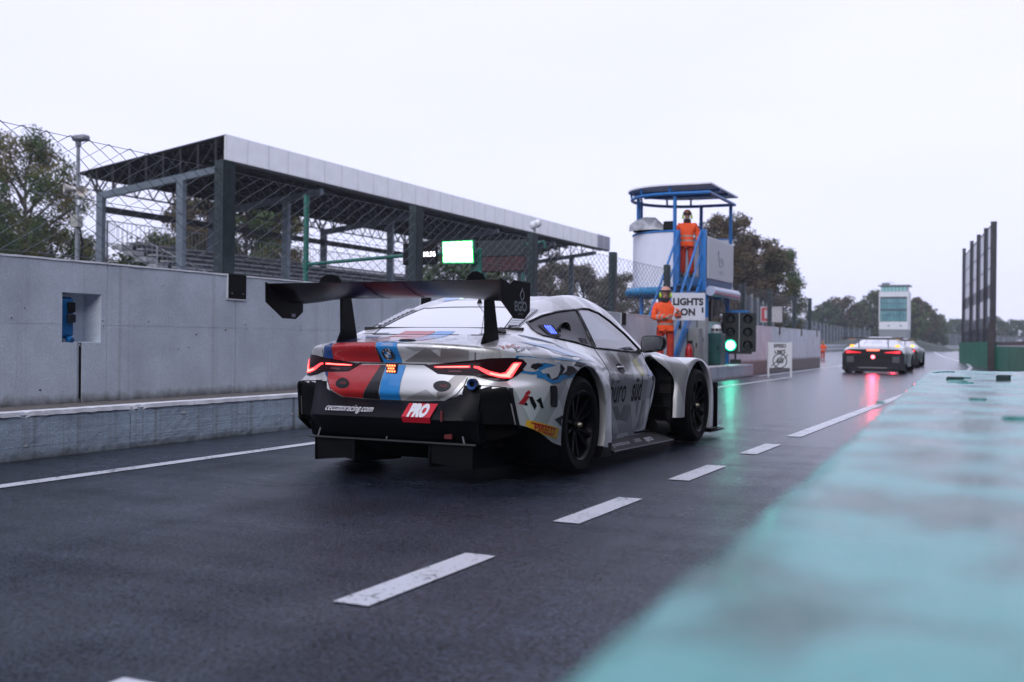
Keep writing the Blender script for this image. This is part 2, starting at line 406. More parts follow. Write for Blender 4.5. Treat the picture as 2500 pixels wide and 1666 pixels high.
strip([(xl(y), y) for y in (11.3, 15, 20, 26, 33, 40)]+[(-1.62, 46), (-1.75, 52), (-2.4, 65), (-5.2, 95), (-9.3, 150), (-13.6, 215)], 0.15)

CON_W = mat_concrete('pit_wall_paint', (0.62, 0.69, 0.77), (0.30, 0.31, 0.33), 0.365, 0.07, streak=0.4)
CON_K = mat_concrete('kerb_concrete', (0.44, 0.54, 0.64), (0.15, 0.14, 0.12), 0.0, 0.06, streak=0.85, board=1.0, bump=0.8)
KTOP = mat('kerb_top', (0.13, 0.115, 0.105), 0.6, var=0.3, vscale=14, bump=0.4, bscale=60)
# raised kerb along the wall
kerb = empty('pit_kerb', (0, 0, 0), label='long low concrete kerb ledge with white painted edge along the pit wall foot', cat='kerb')
def rough_front(y0, y1, x, z0, z1, dx, amp, seed):
    r = random.Random(seed); ny = max(2, int((y1-y0)/0.07)); nz = 6
    P = []
    for i in range(ny+1):
        y = y0+(y1-y0)*i/ny; row = []
        for k in range(nz+1):
            z = z0+(z1-z0)*k/nz; e = amp*(0.4 if 0 < k < nz else 1.0)
            row.append((x+r.uniform(-e, e)*0.6, y, z+(r.uniform(-e, e)*0.5 if k == nz else 0)))
        P.append(row)
    return P
kcuts = [-6, -1.5, 2.6, 7.1, 11.6, 16.2, 20.7, 25.2, 30.0]
for i in range(len(kcuts)-1):
    a, b_ = kcuts[i]+0.003, kcuts[i+1]-0.003
    m_ = MB(); m_.box(-7.45, -6.85, a, b_, 0, 0.362); m_.build('kerb_block', CON_K, kerb)
    if b_ > 3: MB().grid(rough_front(a, b_, -6.832, 0.0, 0.345, 0, 0.006, i)).build('kerb_face', CON_K, kerb)
    P = []
    r = random.Random(40+i); ny = int((b_-a)/0.06)
    for j in range(ny+1):
        y = a+(b_-a)*j/ny; ch = r.random() < 0.06
        e = r.uniform(-0.004, 0.004)-(0.022 if ch else 0)
        P.append([(-6.822+r.uniform(-0.003, 0.003)-(0.012 if ch else 0), y, 0.333+e*0.8), (-6.828+e, y, 0.367+e*0.6), (-6.93+r.uniform(-0.012, 0.012), y, 0.3715), (-6.94, y, 0.362)])
    MB().grid(P).build('white_edge', WHITE_TOP, kerb, smooth=40)
    MB().add([(-7.45, a, 0.366), (-6.9, a, 0.366), (-6.9, b_, 0.366), (-7.45, b_, 0.366)], [(0, 1, 2, 3)]).build('ledge_top', KTOP, kerb)
m_ = MB(); m_.bbox(-7.45, -6.84, 30.01, 31.5, 0, 0.35, 0.015); m_.build('kerb_end_block', CON_K, kerb)

# pit wall
HOLE_M = mat('tie_hole', (0.06, 0.06, 0.06), 0.9)
wall = empty('pit_wall', (-7.45, 0, 0), label='long painted concrete pit wall with white coping and blue socket niche', cat='wall')
wcuts = [-4, 1.0, 5.12, 9.235, 13.29, 17.55, 21.8, 25.95, 30.2, 34.3, 38.4, 42.7, 47.2]
wtop = [1.612, 1.612, 1.612, 1.612, 1.604, 1.58, 1.555, 1.535, 1.525, 1.52, 1.515, 1.505, 1.495]
def W(mb, name, m=CON_W, smooth=None):
    o = mb.build(name, m, wall, smooth); o.location = (7.45, 0, 0); return o
for i in range(len(wcuts)-1):
    a, b_, za, zb = wcuts[i]+0.004, wcuts[i+1]-0.004, wtop[i]-0.012, wtop[i+1]-0.012
    core = MB(); core.add([(-7.456, a, 0), (-7.70, a, 0), (-7.70, b_, 0), (-7.456, b_, 0), (-7.456, a, za-.004), (-7.70, a, za-.004), (-7.70, b_, zb-.004), (-7.456, b_, zb-.004)],
        [(0, 1, 2, 3), (4, 7, 6, 5), (1, 5, 6, 2), (0, 4, 5, 1), (3, 2, 6, 7)] + ([] if i == 2 else [(0, 3, 7, 4)])); W(core, 'wall_core')
    def slab(y0, y1, z0, z1a, z1b, nm='wall_slab'):
        W(MB().add([(-7.45, y0, z0), (-7.45, y1, z0), (-7.45, y1, z1b), (-7.45, y0, z1a), (-7.46, y0, z0), (-7.46, y1, z0), (-7.46, y1, z1b), (-7.46, y0, z1a)],
                   [(0, 1, 2, 3), (0, 4, 5, 1), (1, 5, 6, 2), (2, 6, 7, 3), (3, 7, 4, 0)]), nm)
    if i != 2:
        slab(a, b_, 0.0, 1.0475, 1.0475); slab(a, b_, 1.050, za, zb)
    else:   # the panel with the niche and the cable chase
        n0, n1, nz0, nz1 = 6.93, 7.37, 0.892, 1.325
        slab(a, n0, 0, 1.0475, 1.0475); slab(a, n0, 1.050, za, za)
        slab(n0, n1, nz1, za, za)
        slab(n0, 7.10, 0, nz0, nz0); slab(7.155, n1, 0, nz0, nz0)
        slab(n1, 7.438, 0, 1.0475, 1.0475); slab(n1, 7.438, 1.050, za, za)
        slab(7.443, b_, 0, 1.0475, 1.0475); slab(7.443, b_, 1.050, za, zb)
        MB_n = MB(); bx = -7.60
        MB_n.add([(-7.455, n0, nz0), (-7.455, n1, nz0), (-7.455, n1, nz1), (-7.455, n0, nz1), (bx, n0+.02, nz0+.01), (bx, n1-.06, nz0+.01), (bx, n1-.06, nz1-.01), (bx, n0+.02, nz1-.01)],
                 [(0, 1, 5, 4), (1, 2, 6, 5), (2, 3, 7, 6), (3, 0, 4, 7), (4, 5, 6, 7)])
        W(MB_n, 'niche')
        ch = MB().add([(-7.455, 7.10, 0.36), (-7.455, 7.155, 0.36), (-7.455, 7.155, nz0), (-7.455, 7.10, nz0), (-7.464, 7.112, 0.36), (-7.464, 7.15, 0.36), (-7.464, 7.15, nz0), (-7.464, 7.112, nz0)],
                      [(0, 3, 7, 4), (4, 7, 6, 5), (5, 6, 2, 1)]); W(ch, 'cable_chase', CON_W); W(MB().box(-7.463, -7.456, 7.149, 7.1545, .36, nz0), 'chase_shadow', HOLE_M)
        for (y0, y1, z0, z1) in ((a, n0, 0, za), (n1, b_, 0, zb), (n0, n1, nz1, za), (n0, 7.1, 0, nz0), (7.155, n1, 0, nz0)):
            W(MB().add([(-7.458, y0, z0), (-7.458, y1, z0), (-7.458, y1, z1-.005), (-7.458, y0, z1-.005)], [(0, 1, 2, 3)]), 'wall_core')
    P = []; r = random.Random(i); ny = max(6, int((b_-a)/0.12))
    for j in range(ny+1):
        t = j/ny; y = a+(b_-a)*t; z = za+(zb-za)*t+0.012; e = r.uniform(-.003, .003)
        P.append([(-7.443+e, y, z-0.016+r.uniform(-.003, .003)), (-7.445+e, y, z+e*0.5), (-7.70, y, z), (-7.703, y, z-0.014)])
    W(MB().grid(P), 'coping', WHITE_TOP, 40)
# end cap of the wall
W(MB().box(-7.7, -7.448, 47.19, 47.26, 0, 1.49), 'wall_end')
HOLE = mat('tie_hole', (0.06, 0.06, 0.06), 0.9)
for y, dz in ((4.2, 0), (5.4, 0), (6.406, 0), (7.39, 0), (7.40, -.05), (7.964, 0), (9.40, 0), (9.41, -.045), (10.388, 0), (10.39, -.04), (11.6, 0)):
    Mx = Matrix.Translation((-7.449, y, 1.092+dz)) @ Matrix.Rotation(pi/2, 4, 'Y')
    W(MB().lathe([(0.014, 0.001), (0.011, 0.004), (0.0075, 0.002)], 10, Mx), 'hole_rim'); W(MB().lathe([(0.0085, 0.0015), (0.0005, 0.0015)], 10, Mx), 'tie_hole', HOLE)
# rubber joint plates hooked over the wall top
for i, y in enumerate([9.235, 13.29, 17.55, 21.75, 25.95, 30.2, 34.3, 38.4, 42.7, 46.3]):
    z = float(np.interp(y, wcuts, wtop))
    W(MB().bbox(-7.447, -7.436, y-.135, y+.155, z-.255, z+.004, .003), 'joint_plate', RUBBER)
    W(MB().box(-7.449, -7.437, y-.15, y-.136, z-.262, z), 'joint_edge', WHITE_TOP); W(MB().box(-7.449, -7.437, y-.15, y+.155, z-.268, z-.256), 'joint_edge', WHITE_TOP)
    if i < 3:
        for yy in (y-.08, y+.1): W(MB().lathe([(0.009, 0), (0.009, .004), (0.001, .006)], 8, Matrix.Translation((-7.436, yy, z-.2)) @ Matrix.Rotation(pi/2, 4, 'Y')), 'bolt', GREY)

# knocks and chips in the painted faces
CHIP = mat('bare_chip', (.62, .63, .64), .8); CHIPD = mat('dark_chip', (.10, .10, .10), .9)
rc = random.Random(21)
def chip(x, y, z, s, m, par, nm):
    n = 7; pts = [(s*rc.uniform(.5, 1.1)*cos(2*pi*k/n), s*rc.uniform(.25, .6)*sin(2*pi*k/n)) for k in range(n)]
    MB().add([(x+.0012, y+a, z+b_) for a, b_ in pts]+[(x+.003, y, z)], [(k, (k+1) % n, n) for k in range(n)]).build(nm, m, par)
for k in range(34):
    y = rc.uniform(5.3, 12.8)
    if 6.85 < y < 7.5: continue
    o = chip(0, y, rc.uniform(.45, 1.5), rc.uniform(.006, .02), CHIPD if rc.random() < .5 else CHIP, wall, 'paint_chip')
for k in range(16):
    chip(-6.8275, rc.uniform(4.5, 12), rc.uniform(.05, .3), rc.uniform(.012, .035), CHIP if rc.random() < .6 else CHIPD, kerb, 'kerb_chip')
# blue socket box in the niche
sock = empty('socket_box', (-7.55, 6.99, 1.0), label='blue industrial socket box hanging in the wall niche', cat='socket')
SB = mat('socket_blue', (0.004, 0.13, 0.35), 0.4, var=0.1)
def K(mb, name, m, smooth=None):
    return mb.build(name, m, sock, smooth)
K(MB().bbox(-.03, .055, -.05, .10, -.075, .29, .014), 'body', SB, 30)
K(MB().bbox(.055, .078, -.04, .09, -.05, .27, .008), 'cover', SB, 30)
K(MB().bbox(.078, .108, .01, .085, .155, .245, .006), 'breaker_flap', BLACK, 30)
K(MB().bbox(.078, .112, .005, .088, .065, .14, .008), 'switch_window', mat('smoke_plastic', (.02, .022, .03), .12), 30)
K(MB().lathe([(.001, 0), (.026, 0), (.03, .012), (.032, .05), (.026, .055), (.001, .055)], 14, Matrix.Translation((.08, .045, -.085)) @ Matrix.Rotation(radians(120), 4, 'Y') @ Matrix.Translation((0, 0, -.03))), 'outlet', SB, 40)
K(MB().tube([(.0, .03, -.09), (.0, .05, -.115), (.03, .1, -.125), (.07, .14, -.11), (.088, .148, -.15), (.088, .15, -.6)], .007, 7), 'cable', BLACK)

# unseen pit building added right of the lane to dim wall and car side
pb_ = empty('shading_building', (5.2, -30, 0), label='long unseen pit building added on the right to shade the lane and car side', cat='building')
PBW = mat('shading_building_wall', (.08, .085, .1), .6, var=.1, vscale=.4)
MB().box(0, 14, -45, 74, 0, 10.5).build('wall', PBW, pb_)
MB().box(-1.6, 14.3, -45.5, 74.5, 10.5, 10.9).build('roof', GREY, pb_)
MB().box(-1.4, 0, -45, 74, 4.4, 4.65).build('balcony', PBW, pb_)
for k in range(20):
    y = -44+k*5.85
    gd = MB().box(-.06, 0, y, y+4.6, 0, 3.4).build('garage_door', mat('garage_door', (.18, .19, .2), .5), pb_); MB().box(-.1, -.06, y+2, y+2.6, .8, .9).build('handle', GREY_DK, gd)
    wn = MB().box(-.05, 0, y, y+4.6, 5.4, 8.4).build('window', mat('pit_window', (.03, .04, .05), .1), pb_); MB().box(-.09, -.05, y+2.25, y+2.35, 5.4, 8.4).build('mullion', GREY, wn)
# ------------------------------------------------------------------ catch fence on the wall
fence = empty('catch_fence', (-7.77, 0, 1.5), label='chain link catch fence on dark steel posts above the pit wall', cat='fence')
FP = [1.1, 5.2, 9.43, 13.58, 17.72, 21.98, 25.95, 30.1, 34.2, 38.3, 42.95, 46.5]
ib = [(-.1, -.06), (.1, -.06), (.1, -.046), (.008, -.046), (.008, .046), (.1, .046), (.1, .06), (-.1, .06), (-.1, .046), (-.008, .046), (-.008, -.046), (-.1, -.046)]
ibp = [(b_, a) for a, b_ in ib]
post_me = None
for y in FP:
    if post_me is None:
        o = MB().prism([(-.06, -.1), (.06, -.1), (.06, .1), (-.06, .1)], 0, 1.33).prism([(.06, -.085), (.066, -.085), (.066, .085), (.06, .085)], 0, 1.33).build('post', STEEL_DK, fence); post_me = o.data
    else:
        o = bpy.data.objects.new('post', post_me); COL.objects.link(o); o.parent = fence
    o.location = (0, y, 0.02)
def chain(y0, y1, z0, z1, x, parent, r=0.0021, cell=0.125, ch=0.14, sides=4, seed=0):
    mb = MB(); n = max(1, int(round((y1-y0)/cell))); c = (y1-y0)/n; rnd = random.Random(seed)
    rows = int(round((z1-z0)/(ch/2)))
    jit = {}
    for i in range(n):
        pts = []
        for k in range(rows+1):
            side = 0.5 if ((k+i) % 2) else -0.5
            yy = y0+(i+0.5+side*1.02)*c; zz = z0+(z1-z0)*k/rows
            key = (round((i+0.5+side)*2), k)
            if key not in jit: jit[key] = (rnd.gauss(0, .006), rnd.gauss(0, .005), rnd.gauss(0, .006))
            j = jit[key]
            pts.append((x+(0.004 if i % 2 else -0.004)*(1 if k % 2 else -1)+j[2], yy+j[0], zz+(j[1] if 0 < k < rows else 0)))
        mb.tube(pts, r, sides, cap=False)
    return mb.build('chain_link', WIRE, parent)
for i in range(len(FP)-1):
    chain(FP[i]+.07, FP[i+1]-.07, 1.66-1.5, 2.75-1.5, 0.03, fence, r=0.0042 if i < 4 else 0.0046, seed=i)
def sag(y0, y1, z, s, x=0.035): return [(x, y0+(y1-y0)*t/6, z-s*4*(t/6)*(1-t/6)) for t in range(7)]
for z in (2.75, 2.21, 1.68):
    for i in range(len(FP)-1):
        MB().tube(sag(FP[i], FP[i+1], z-1.5, 0.012), 0.003, 5).build('tension_wire', WIRE, fence)

# white dome cameras on a fence post
camt = empty('dome_cameras', (-7.75, 17.75, 2.87), label='pair of white dome cameras on top of a fence post', cat='camera')
MB().tube([(0, 0, 0), (0, 0, .08)], .025).tube([(0, -.07, .1), (0, .09, .12)], .018).build('bracket', WHITE, camt)
for yy, zz in ((-.09, .12), (.1, .17)):
    MB().lathe([(.001, .075), (.04, .065), (.06, .04), (.068, 0), (.06, -.03), (.045, -.055), (.02, -.07), (.001, -.075)], 14, Matrix.Translation((.02, yy, zz))).build('dome', WHITE, camt, 60)

# ------------------------------------------------------------------ gantry with boards behind the fence
ga = empty('board_gantry', (-11.66, 16.4, 0), label='green steel pole with horizontal arm behind the fence', cat='gantry')
MB().tube([(0, 0, 0), (0, 0, 3.54)], .05, 12).build('pole', GREEN, ga, 40)
MB().tube([(0, 0, 2.29), (2.4, 0, 2.42), (3.45, 0, 2.42)], .032, 10).build('arm', GREEN, ga, 40)
MB().tube([(0.0, 0, 2.22), (0, 0, 2.36)], .065, 12).build('clamp', GREEN, ga, 40)
MB().tube([(2.15, 0, 2.35), (2.15, 0, 2.46)], .045, 12).build('clamp', GREEN, ga, 40)
MB().bbox(3.28, 3.48, .1, .16, 0, 2.5, .01).build('rear_pole', GREEN, ga)
ck = empty('clock_board', (-9.27, 16.33, 2.42), label='black clock board with glowing white digits 18:36', cat='clock')
MB().bbox(-.33, .33, 0, .06, -.185, .18, .006).build('panel', BLACK, ck)
text_flat('digits', '18:36', (.188, -.004, -.013), (1, 0, .02), (0, 0, 1), .112, mat('clock_digits', (1, 1, 1), emit=(1, .96, 1), estr=5), ck, bold=.003)
gp = empty('light_panel', (-8.53, 16.33, 2.43), label='bright green glowing light panel behind the fence', cat='panel')
Mr = Matrix.Rotation(radians(3), 4, 'Y')
MB().bbox(-.3, .3, .004, .07, -.2, .2, .005).build('housing', GREEN, gp)
MB().add([(-.285, 0, -.175), (.295, 0, -.185), (.275, 0, .19), (-.3, 0, .185)], [(0, 1, 2, 3)]).build('rim_glow', mat('panel_halo', (0, .6, .1), emit=(0.0, 1, .12), estr=1.6), gp)  # glowing border stands in for the green halo of the lit screen
MB().add([(-.27, -.004, -.16), (.28, -.004, -.17), (.26, -.004, .176), (-.286, -.004, .171)], [(0, 1, 2, 3)]).build('screen', mat('panel_screen', (.6, 1, .7), emit=(.5, 1, .6), estr=7), gp)
db = empty('dark_board', (-9.7, 20.5, 2.72), label='dark sponsor board with deep red lower half behind the fence', cat='board')
MB().bbox(-.54, .54, 0, .1, -.02, .31, .01).build('upper_panel', mat('board_dark', (.01, .018, .02), .5, var=.5, vscale=9), db)
MB().bbox(-.56, .54, 0, .1, -.33, -.025, .01).build('lower_panel', mat('board_red', (.05, .004, .006), .5, col2=(.015, .006, .008), vscale=7), db)
for sx in (-.45, .45): MB().box(sx-.03, sx+.03, .1, .16, -2.72, .3).build('leg', GREEN, db)
MB().tube([(.54, .05, .22), (.95, .05, .26), (.97, .05, .12)], .03, 8).build('bracket_arm', GREEN, db, 40)
# short green post behind the fence
gpo = MB().tube([(0, 0, 0), (0, 0, 1.93)], .045, 10).box(-.01, .12, -.03, .03, 1.86, 1.93).build('green_post', GREEN, None, 40); gpo.location = (-9.6, 15.9, 0)
tag(gpo, 'short green stub post just behind the pit wall left of the clock board', 'post')

# ------------------------------------------------------------------ grandstand
gs = empty('grandstand', (-30, 36.4, 0), label='long covered grandstand with white fascia and steel frames', cat='grandstand')
FAS = mat('fascia_white', (0.84, 0.85, 0.86), .5, var=.05, vscale=1.5)
COLM = mat('grandstand_steel', (0.11, 0.14, 0.17), .5, var=.15, spec=.3)
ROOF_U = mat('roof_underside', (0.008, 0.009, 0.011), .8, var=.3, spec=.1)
L = 47.7
for i in range(16):
    a, b_ = L*i/16, L*(i+1)/16
    last = i == 15
    MB().box(-.05, .0, a+.008, b_-.008, 8.40, 9.46).build('fascia_panel', mat('fascia_grey', (.25, .26, .32), .5) if last else FAS, gs)
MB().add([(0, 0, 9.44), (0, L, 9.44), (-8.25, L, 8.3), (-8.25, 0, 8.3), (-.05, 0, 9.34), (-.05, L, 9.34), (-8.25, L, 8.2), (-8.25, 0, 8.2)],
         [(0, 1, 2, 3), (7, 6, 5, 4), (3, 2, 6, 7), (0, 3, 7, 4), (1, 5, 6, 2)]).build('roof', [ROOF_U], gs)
for i in range(10):
    x = -.4-i*.82; z = 9.3-(-x)*.139
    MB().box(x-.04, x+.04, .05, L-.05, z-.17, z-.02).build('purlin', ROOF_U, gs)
for i in range(33): MB().box(.0, .025, L*i/33-.02, L*i/33+.02, 8.40, 9.46).build('cover_strip', mat('strip_dull', (.6, .61, .63), .5), gs)
MB().box(-.3, -.06, 0, L, 8.30, 8.42).build('gutter', GREY_DK, gs)
FR = [0.02, 7.4, 17.2, 27.1, 36.6, 45.1]
def bar(mb, a, b_, w=.05): mb.tube([a, b_], w, 5)
for y in FR:
    MB().box(-7.05, -6.7, y-.12, y+.12, 0, 7.2).build('column', COLM, gs)
    MB().box(-2.5, -2.15, y-.12, y+.12, 0, 7.72).build('column', COLM, gs)
    MB().add([(-7.0, y-.11, 7.02), (-.25, y-.11, 7.87), (-.25, y-.11, 8.15), (-7.0, y-.11, 7.34), (-7.0, y+.11, 7.02), (-.25, y+.11, 7.87), (-.25, y+.11, 8.15), (-7.0, y+.11, 7.34)],
             [(0, 1, 2, 3), (7, 6, 5, 4), (0, 4, 5, 1), (3, 2, 6, 7), (0, 3, 7, 4), (1, 5, 6, 2)]).build('rafter', COLM, gs)
    t = MB()
    for k in range(8):
        x0 = -.5-k*.95; x1 = x0-.95
        f = lambda x: 7.34+(x+7.0)*.12; h = lambda x: 9.32+x*.139
        bar(t, (x0, y, max(f(x0), 7.3)), (x0, y, h(x0))); bar(t, (x0, y, h(x0)), (x1, y, max(f(x1), 7.3)), .035)
    t.tube([(-6.7, y, 6.6), (-7.6, y, 8.2)], .06, 5)
    t.build('truss', GREY_DK, gs)
for x in (-.8, -4.4, -7.4):     # lattice girders along the stand
    t = MB(); zt = 9.25+x*.139; n = 44
    for k in range(n):
        y0 = L*k/n; y1 = L*(k+1)/n; ym = (y0+y1)/2
        bar(t, (x, y0, zt), (x, ym, zt-.75), .035); bar(t, (x, ym, zt-.75), (x, y1, zt), .035)
    bar(t, (x, 0, zt-.75), (x, L, zt-.75), .045); t.build('lattice_girder', GREY_DK, gs)
for x, z in ((-6.9, 6.75),): MB().box(x-.1, x+.1, 0, L, z-.28, z).build('tie_beam', GREY_DK, gs)
BEN = mat('bench_grey', (0.30, 0.31, 0.33), .5, var=.15, vscale=1.2)
for k in range(11):
    x = .6-k*.68; z = 2.3+k*.285
    MB().box(x-.4, x, 1.2, L-1, z, z+.07).build('bench_row', BEN, gs)
    MB().box(x-.42, x-.39, 1.2, L-1, z-.285, z-.05).build('riser', GREY_DK, gs)
    MB().box(x-.68, x-.02, 1.2, L-1, z-.36, z-.29).build('tread', GREY, gs)
st = MB()
for k in range(11):
    x = .6-k*.68; z = 2.3+k*.285; st.box(x-.5, x+.1, .5, 1.15, z-.3, z-.1)
st.build('end_stair', BEN, gs)
rl = MB()
for k in range(170):
    y = .4+k*.27; rl.tube([(-7.0, y, 5.1), (-7.0, y, 6.15)], .012, 4, cap=False)
rl.tube([(-7.0, .3, 6.15), (-7.0, L-1, 6.15)], .025, 5); rl.tube([(-7.0, .3, 5.15), (-7.0, L-1, 5.15)], .02, 5)
rl.build('back_railing', GREY, gs)
rl = MB()
for k in range(26):
    x = -6.9+k*.29; rl.tube([(x, .42, 5.1-(x+6.9)*.42), (x, .42, 6.1-(x+6.9)*.42)], .014, 4, cap=False)
rl.tube([(-6.9, .42, 6.1), (.6, .42, 2.95)], .025, 5); rl.tube([(-6.9, .42, 5.15), (.6, .42, 2.0)], .025, 5)
for x in (-6.9, -4, -1): rl.tube([(x, .42, 0), (x, .42, 6.1-(x+6.9)*.42)], .05, 5)
rl.build('end_railing', GREY, gs)
MB().box(.7, .85, 1, L-1, 0, 2.2).build('front_wall', mat('stand_concrete', (.25, .26, .28), .7, var=.15), gs)

# fence of the far side of the straight, in front of the stand
tf = empty('trackside_fence', (-26.5, 0, 0), label='low chain link fence on thin posts before the grandstand', cat='fence')
for k in range(24):
    MB().tube([(0, 24+k*3.2, 0), (0, 24+k*3.2, 3.0 if k % 3 else 3.3)], .05, 5).build('post', GREY, tf)
NET = mat_mesh_sheet('far_netting', (.12, .13, .14), .16)
MB().add([(0, 24, .9), (0, 100, .9), (0, 100, 2.95), (0, 24, 2.95)], [(0, 1, 2, 3)]).build('netting', NET, tf)
MB().box(-.1, .1, 20, 110, 0, .9).build('guard_wall', GREY, tf)

# lamp and loudspeaker pole
lp = empty('lamp_pole', (-20, 19.03, 0), label='slim grey pole with lamp head and horn loudspeakers left of the grandstand', cat='lamp pole')
MB().tube([(0, 0, 0), (0, 0, 5.45)], [.06, .042], 10).build('pole', GREY, lp, 40)
MB().bbox(-.12, .28, -.12, .12, 5.52, 5.66, .04).tube([(0, 0, 5.4), (0, 0, 5.55)], .07, 8).build('lamp_head', GREY, lp, 40)
for s, c_ in ((-1, (-.28, -.02, 4.42)), (1, (.2, -.05, 4.33))):
    Mh = Matrix.Translation(c_) @ Matrix.Rotation(radians(35*s), 4, 'Z') @ Matrix.Rotation(pi/2, 4, 'X')
    MB().lathe([(.001, -.12), (.05, -.12), (.07, -.05), (.12, .09), (.13, .1), (.11, .09), (.03, -.02)], 14, Mh).tube([c_, (0, 0, 4.4)], .02, 6).build('horn_speaker', mat('horn_beige', (.45, .42, .38), .5), lp, 40)
MB().bbox(-.13, .1, -.1, .08, 3.5, 3.78, .01).build('junction_box', mat('box_beige', (.3, .31, .28), .5), lp)
MB().bbox(.03, .12, -.05, .05, 4.02, 4.14, .01).build('small_box', WHITE, lp)
MB().tube([(.08, 0, 3.5), (.15, .02, 3.1), (.09, .02, 2.7), (.12, 0, 2.2), (.1, 0, 1.0), (.08, 0, 0)], [.02, .03, .02, .05, .06, .06], 6).tube([(-.05, 0, 3.5), (-.22, 0, 3.0), (-.08, 0, 2.6), (-.06, 0, 0)], .012, 5).build('cable_bundle', BLACK, lp)
# ------------------------------------------------------------------ foreground barrier
def mat_barrier():
    m = bpy.data.materials.new('barrier_green'); m.use_nodes = True; nt = m.node_tree; b = nt.nodes['Principled BSDF']
    tc = N(nt, 'ShaderNodeTexCoord')
    n1 = N(nt, 'ShaderNodeTexNoise'); n1.inputs['Scale'].default_value = 5.5; n1.inputs['Detail'].default_value = 7
    n2 = N(nt, 'ShaderNodeTexNoise'); n2.inputs['Scale'].default_value = 60; n2.inputs['Detail'].default_value = 4
    for n in (n1, n2): nt.links.new(tc.outputs['Object'], n.inputs['Vector'])
    cr = N(nt, 'ShaderNodeValToRGB'); cr.color_ramp.elements[0].position = .42; cr.color_ramp.elements[0].color = (.001, .10, .075, 1)
    cr.color_ramp.elements[1].position = .57; cr.color_ramp.elements[1].color = (.08, .38, .35, 1)
    nt.links.new(n1.outputs[0], cr.inputs[0])
    nt.links.new(cr.outputs[0], b.inputs['Base Color'])
    rg = N(nt, 'ShaderNodeMapRange'); rg.inputs[1].default_value = .3; rg.inputs[2].default_value = .7; rg.inputs[3].default_value = .08; rg.inputs[4].default_value = .28
    nt.links.new(n1.outputs[0], rg.inputs[0]); nt.links.new(rg.outputs[0], b.inputs['Roughness'])
    ad = N(nt, 'ShaderNodeMath'); ad.operation = 'MULTIPLY_ADD'; ad.inputs[1].default_value = 3.0
    nt.links.new(n1.outputs[0], ad.inputs[0]); nt.links.new(n2.outputs[0], ad.inputs[2])
    bp = N(nt, 'ShaderNodeBump'); bp.inputs['Strength'].default_value = .4; bp.inputs['Distance'].default_value = .012
    nt.links.new(ad.outputs[0], bp.inputs['Height']); nt.links.new(bp.outputs[0], b.inputs['Normal'])
    return m
BAR = mat_barrier()
br = empty('foreground_barrier', (-.4, 4, 0), label='wide wet green barrier top filling the near right corner', cat='barrier')
r = random.Random(3)
P = []
ny = 110
for i in range(ny+1):
    t = i/ny; y = -.6+8.6*t; xl_ = -.195-.0432*(y-.0)-(.004 if y > 0 else 0)
    xr = 1.25-.02*y; row = []
    for k, (fx, z) in enumerate([(0, .0), (0, .70), (.0, .755), (.012, .772), (.03, .777)]+[(.03+.94*q/16, .777) for q in range(1, 17)]+[(1, .76), (1, 0)]):
        x = xl_+(xr-xl_)*fx
        z2 = z+(r.gauss(0, .0022) if z > .76 else 0) - 0
        yy = y+(.07*(x+.5) if z > .7 else 0)
        row.append((x+.4+(r.gauss(0, .002) if k < 6 else 0), yy-4, z2))
    P.append(row)
mb = MB().grid(P, flip=True)
n0 = ny*len(P[0]); mb.f.append(tuple(n0+i for i in range(len(P[0])))); mb.m.append(0)
mb.build('wall_top', BAR, br, 50)
for k, (x, y, w, d, h) in enumerate([(-.262, 5.71, .078, .06, .02), (-.05, 5.86, .066, .06, .03), (.35, 5.6, .08, .06, .025)]):
    MB().bbox(x-w/2+.4, x+w/2+.4, y-d/2-4, y+d/2-4, .77, .775+h, .006).build('rubber_block', mat('wet_dark_green', (.008, .035, .03), .3), br)
r = random.Random(9)
for k in range(26):    # loose chips and lumps on the top
    y = r.uniform(2.2, 7.9); x = r.uniform(-.35-.04*y+.12, .9); s = r.uniform(.012, .035)
    o = MB().bbox(-s*r.uniform(.7, 2), s*r.uniform(.7, 2), -s*.6, s*.6, -.004, s*.32, .003).build('paint_lump', BAR, br)
    o.location = (x+.4, y-4, .776); o.rotation_euler = (0, 0, r.uniform(0, 3))

# ------------------------------------------------------------------ right side: green wall with tall debris fence
GW = mat('green_wall', (.002, .13, .07), .5, spec=.2, col2=(.006, .18, .10), vscale=2.5, bump=.3, bscale=12)
rw = empty('green_block_wall', (-1.9, 59, 0), label='green painted concrete wall below the tall debris fence', cat='wall')
def along(t): return Vector((-1.05-1.9*t, 49.9+18.6*t, 0))
d_ = Vector((-1.9, 18.6, 0)).normalized(); n_ = Vector((d_.y, -d_.x, 0))
def obox(a, b_, w, z0, z1, name, m, parent, base, off=0):
    a = Vector(a); b_ = Vector(b_); t = (b_-a).normalized(); nn = Vector((t.y, -t.x, 0))
    p = [a+nn*(off), b_+nn*(off), b_+nn*(off+w), a+nn*(off+w)]
    vs = [(q.x-base.x, q.y-base.y, z0) for q in p]+[(q.x-base.x, q.y-base.y, z1) for q in p]
    return MB().add(vs, [(0, 3, 2, 1), (4, 5, 6, 7), (0, 1, 5, 4), (1, 2, 6, 5), (2, 3, 7, 6), (3, 0, 4, 7)]).build(name, m, parent)
for k in range(4): obox(along(k/4+.002), along((k+1)/4-.002), .4, 0, 1.12, 'wall_block', GW, rw, rw.location)
MB().box(-.05, .05, -.05, .05, 0, .1).build('drain', GREY_DK, rw)
rf = empty('debris_fence', (-1.9, 59, 0), label='tall dark debris fence with steel posts on the right of the pit exit', cat='fence')
PD = mat('debris_steel', (.035, .035, .042), .5, var=.2)
ts = [0.0, .2, .42, .66, .98]
for k, t in enumerate(ts):
    q = along(t)+n_*.2-rf.location; w = .12 if k == 0 else .09
    MB().box(q.x-w, q.x+w, q.y-.09, q.y+.09, 1.12, 6.15+.1*k).build('post', PD, rf)
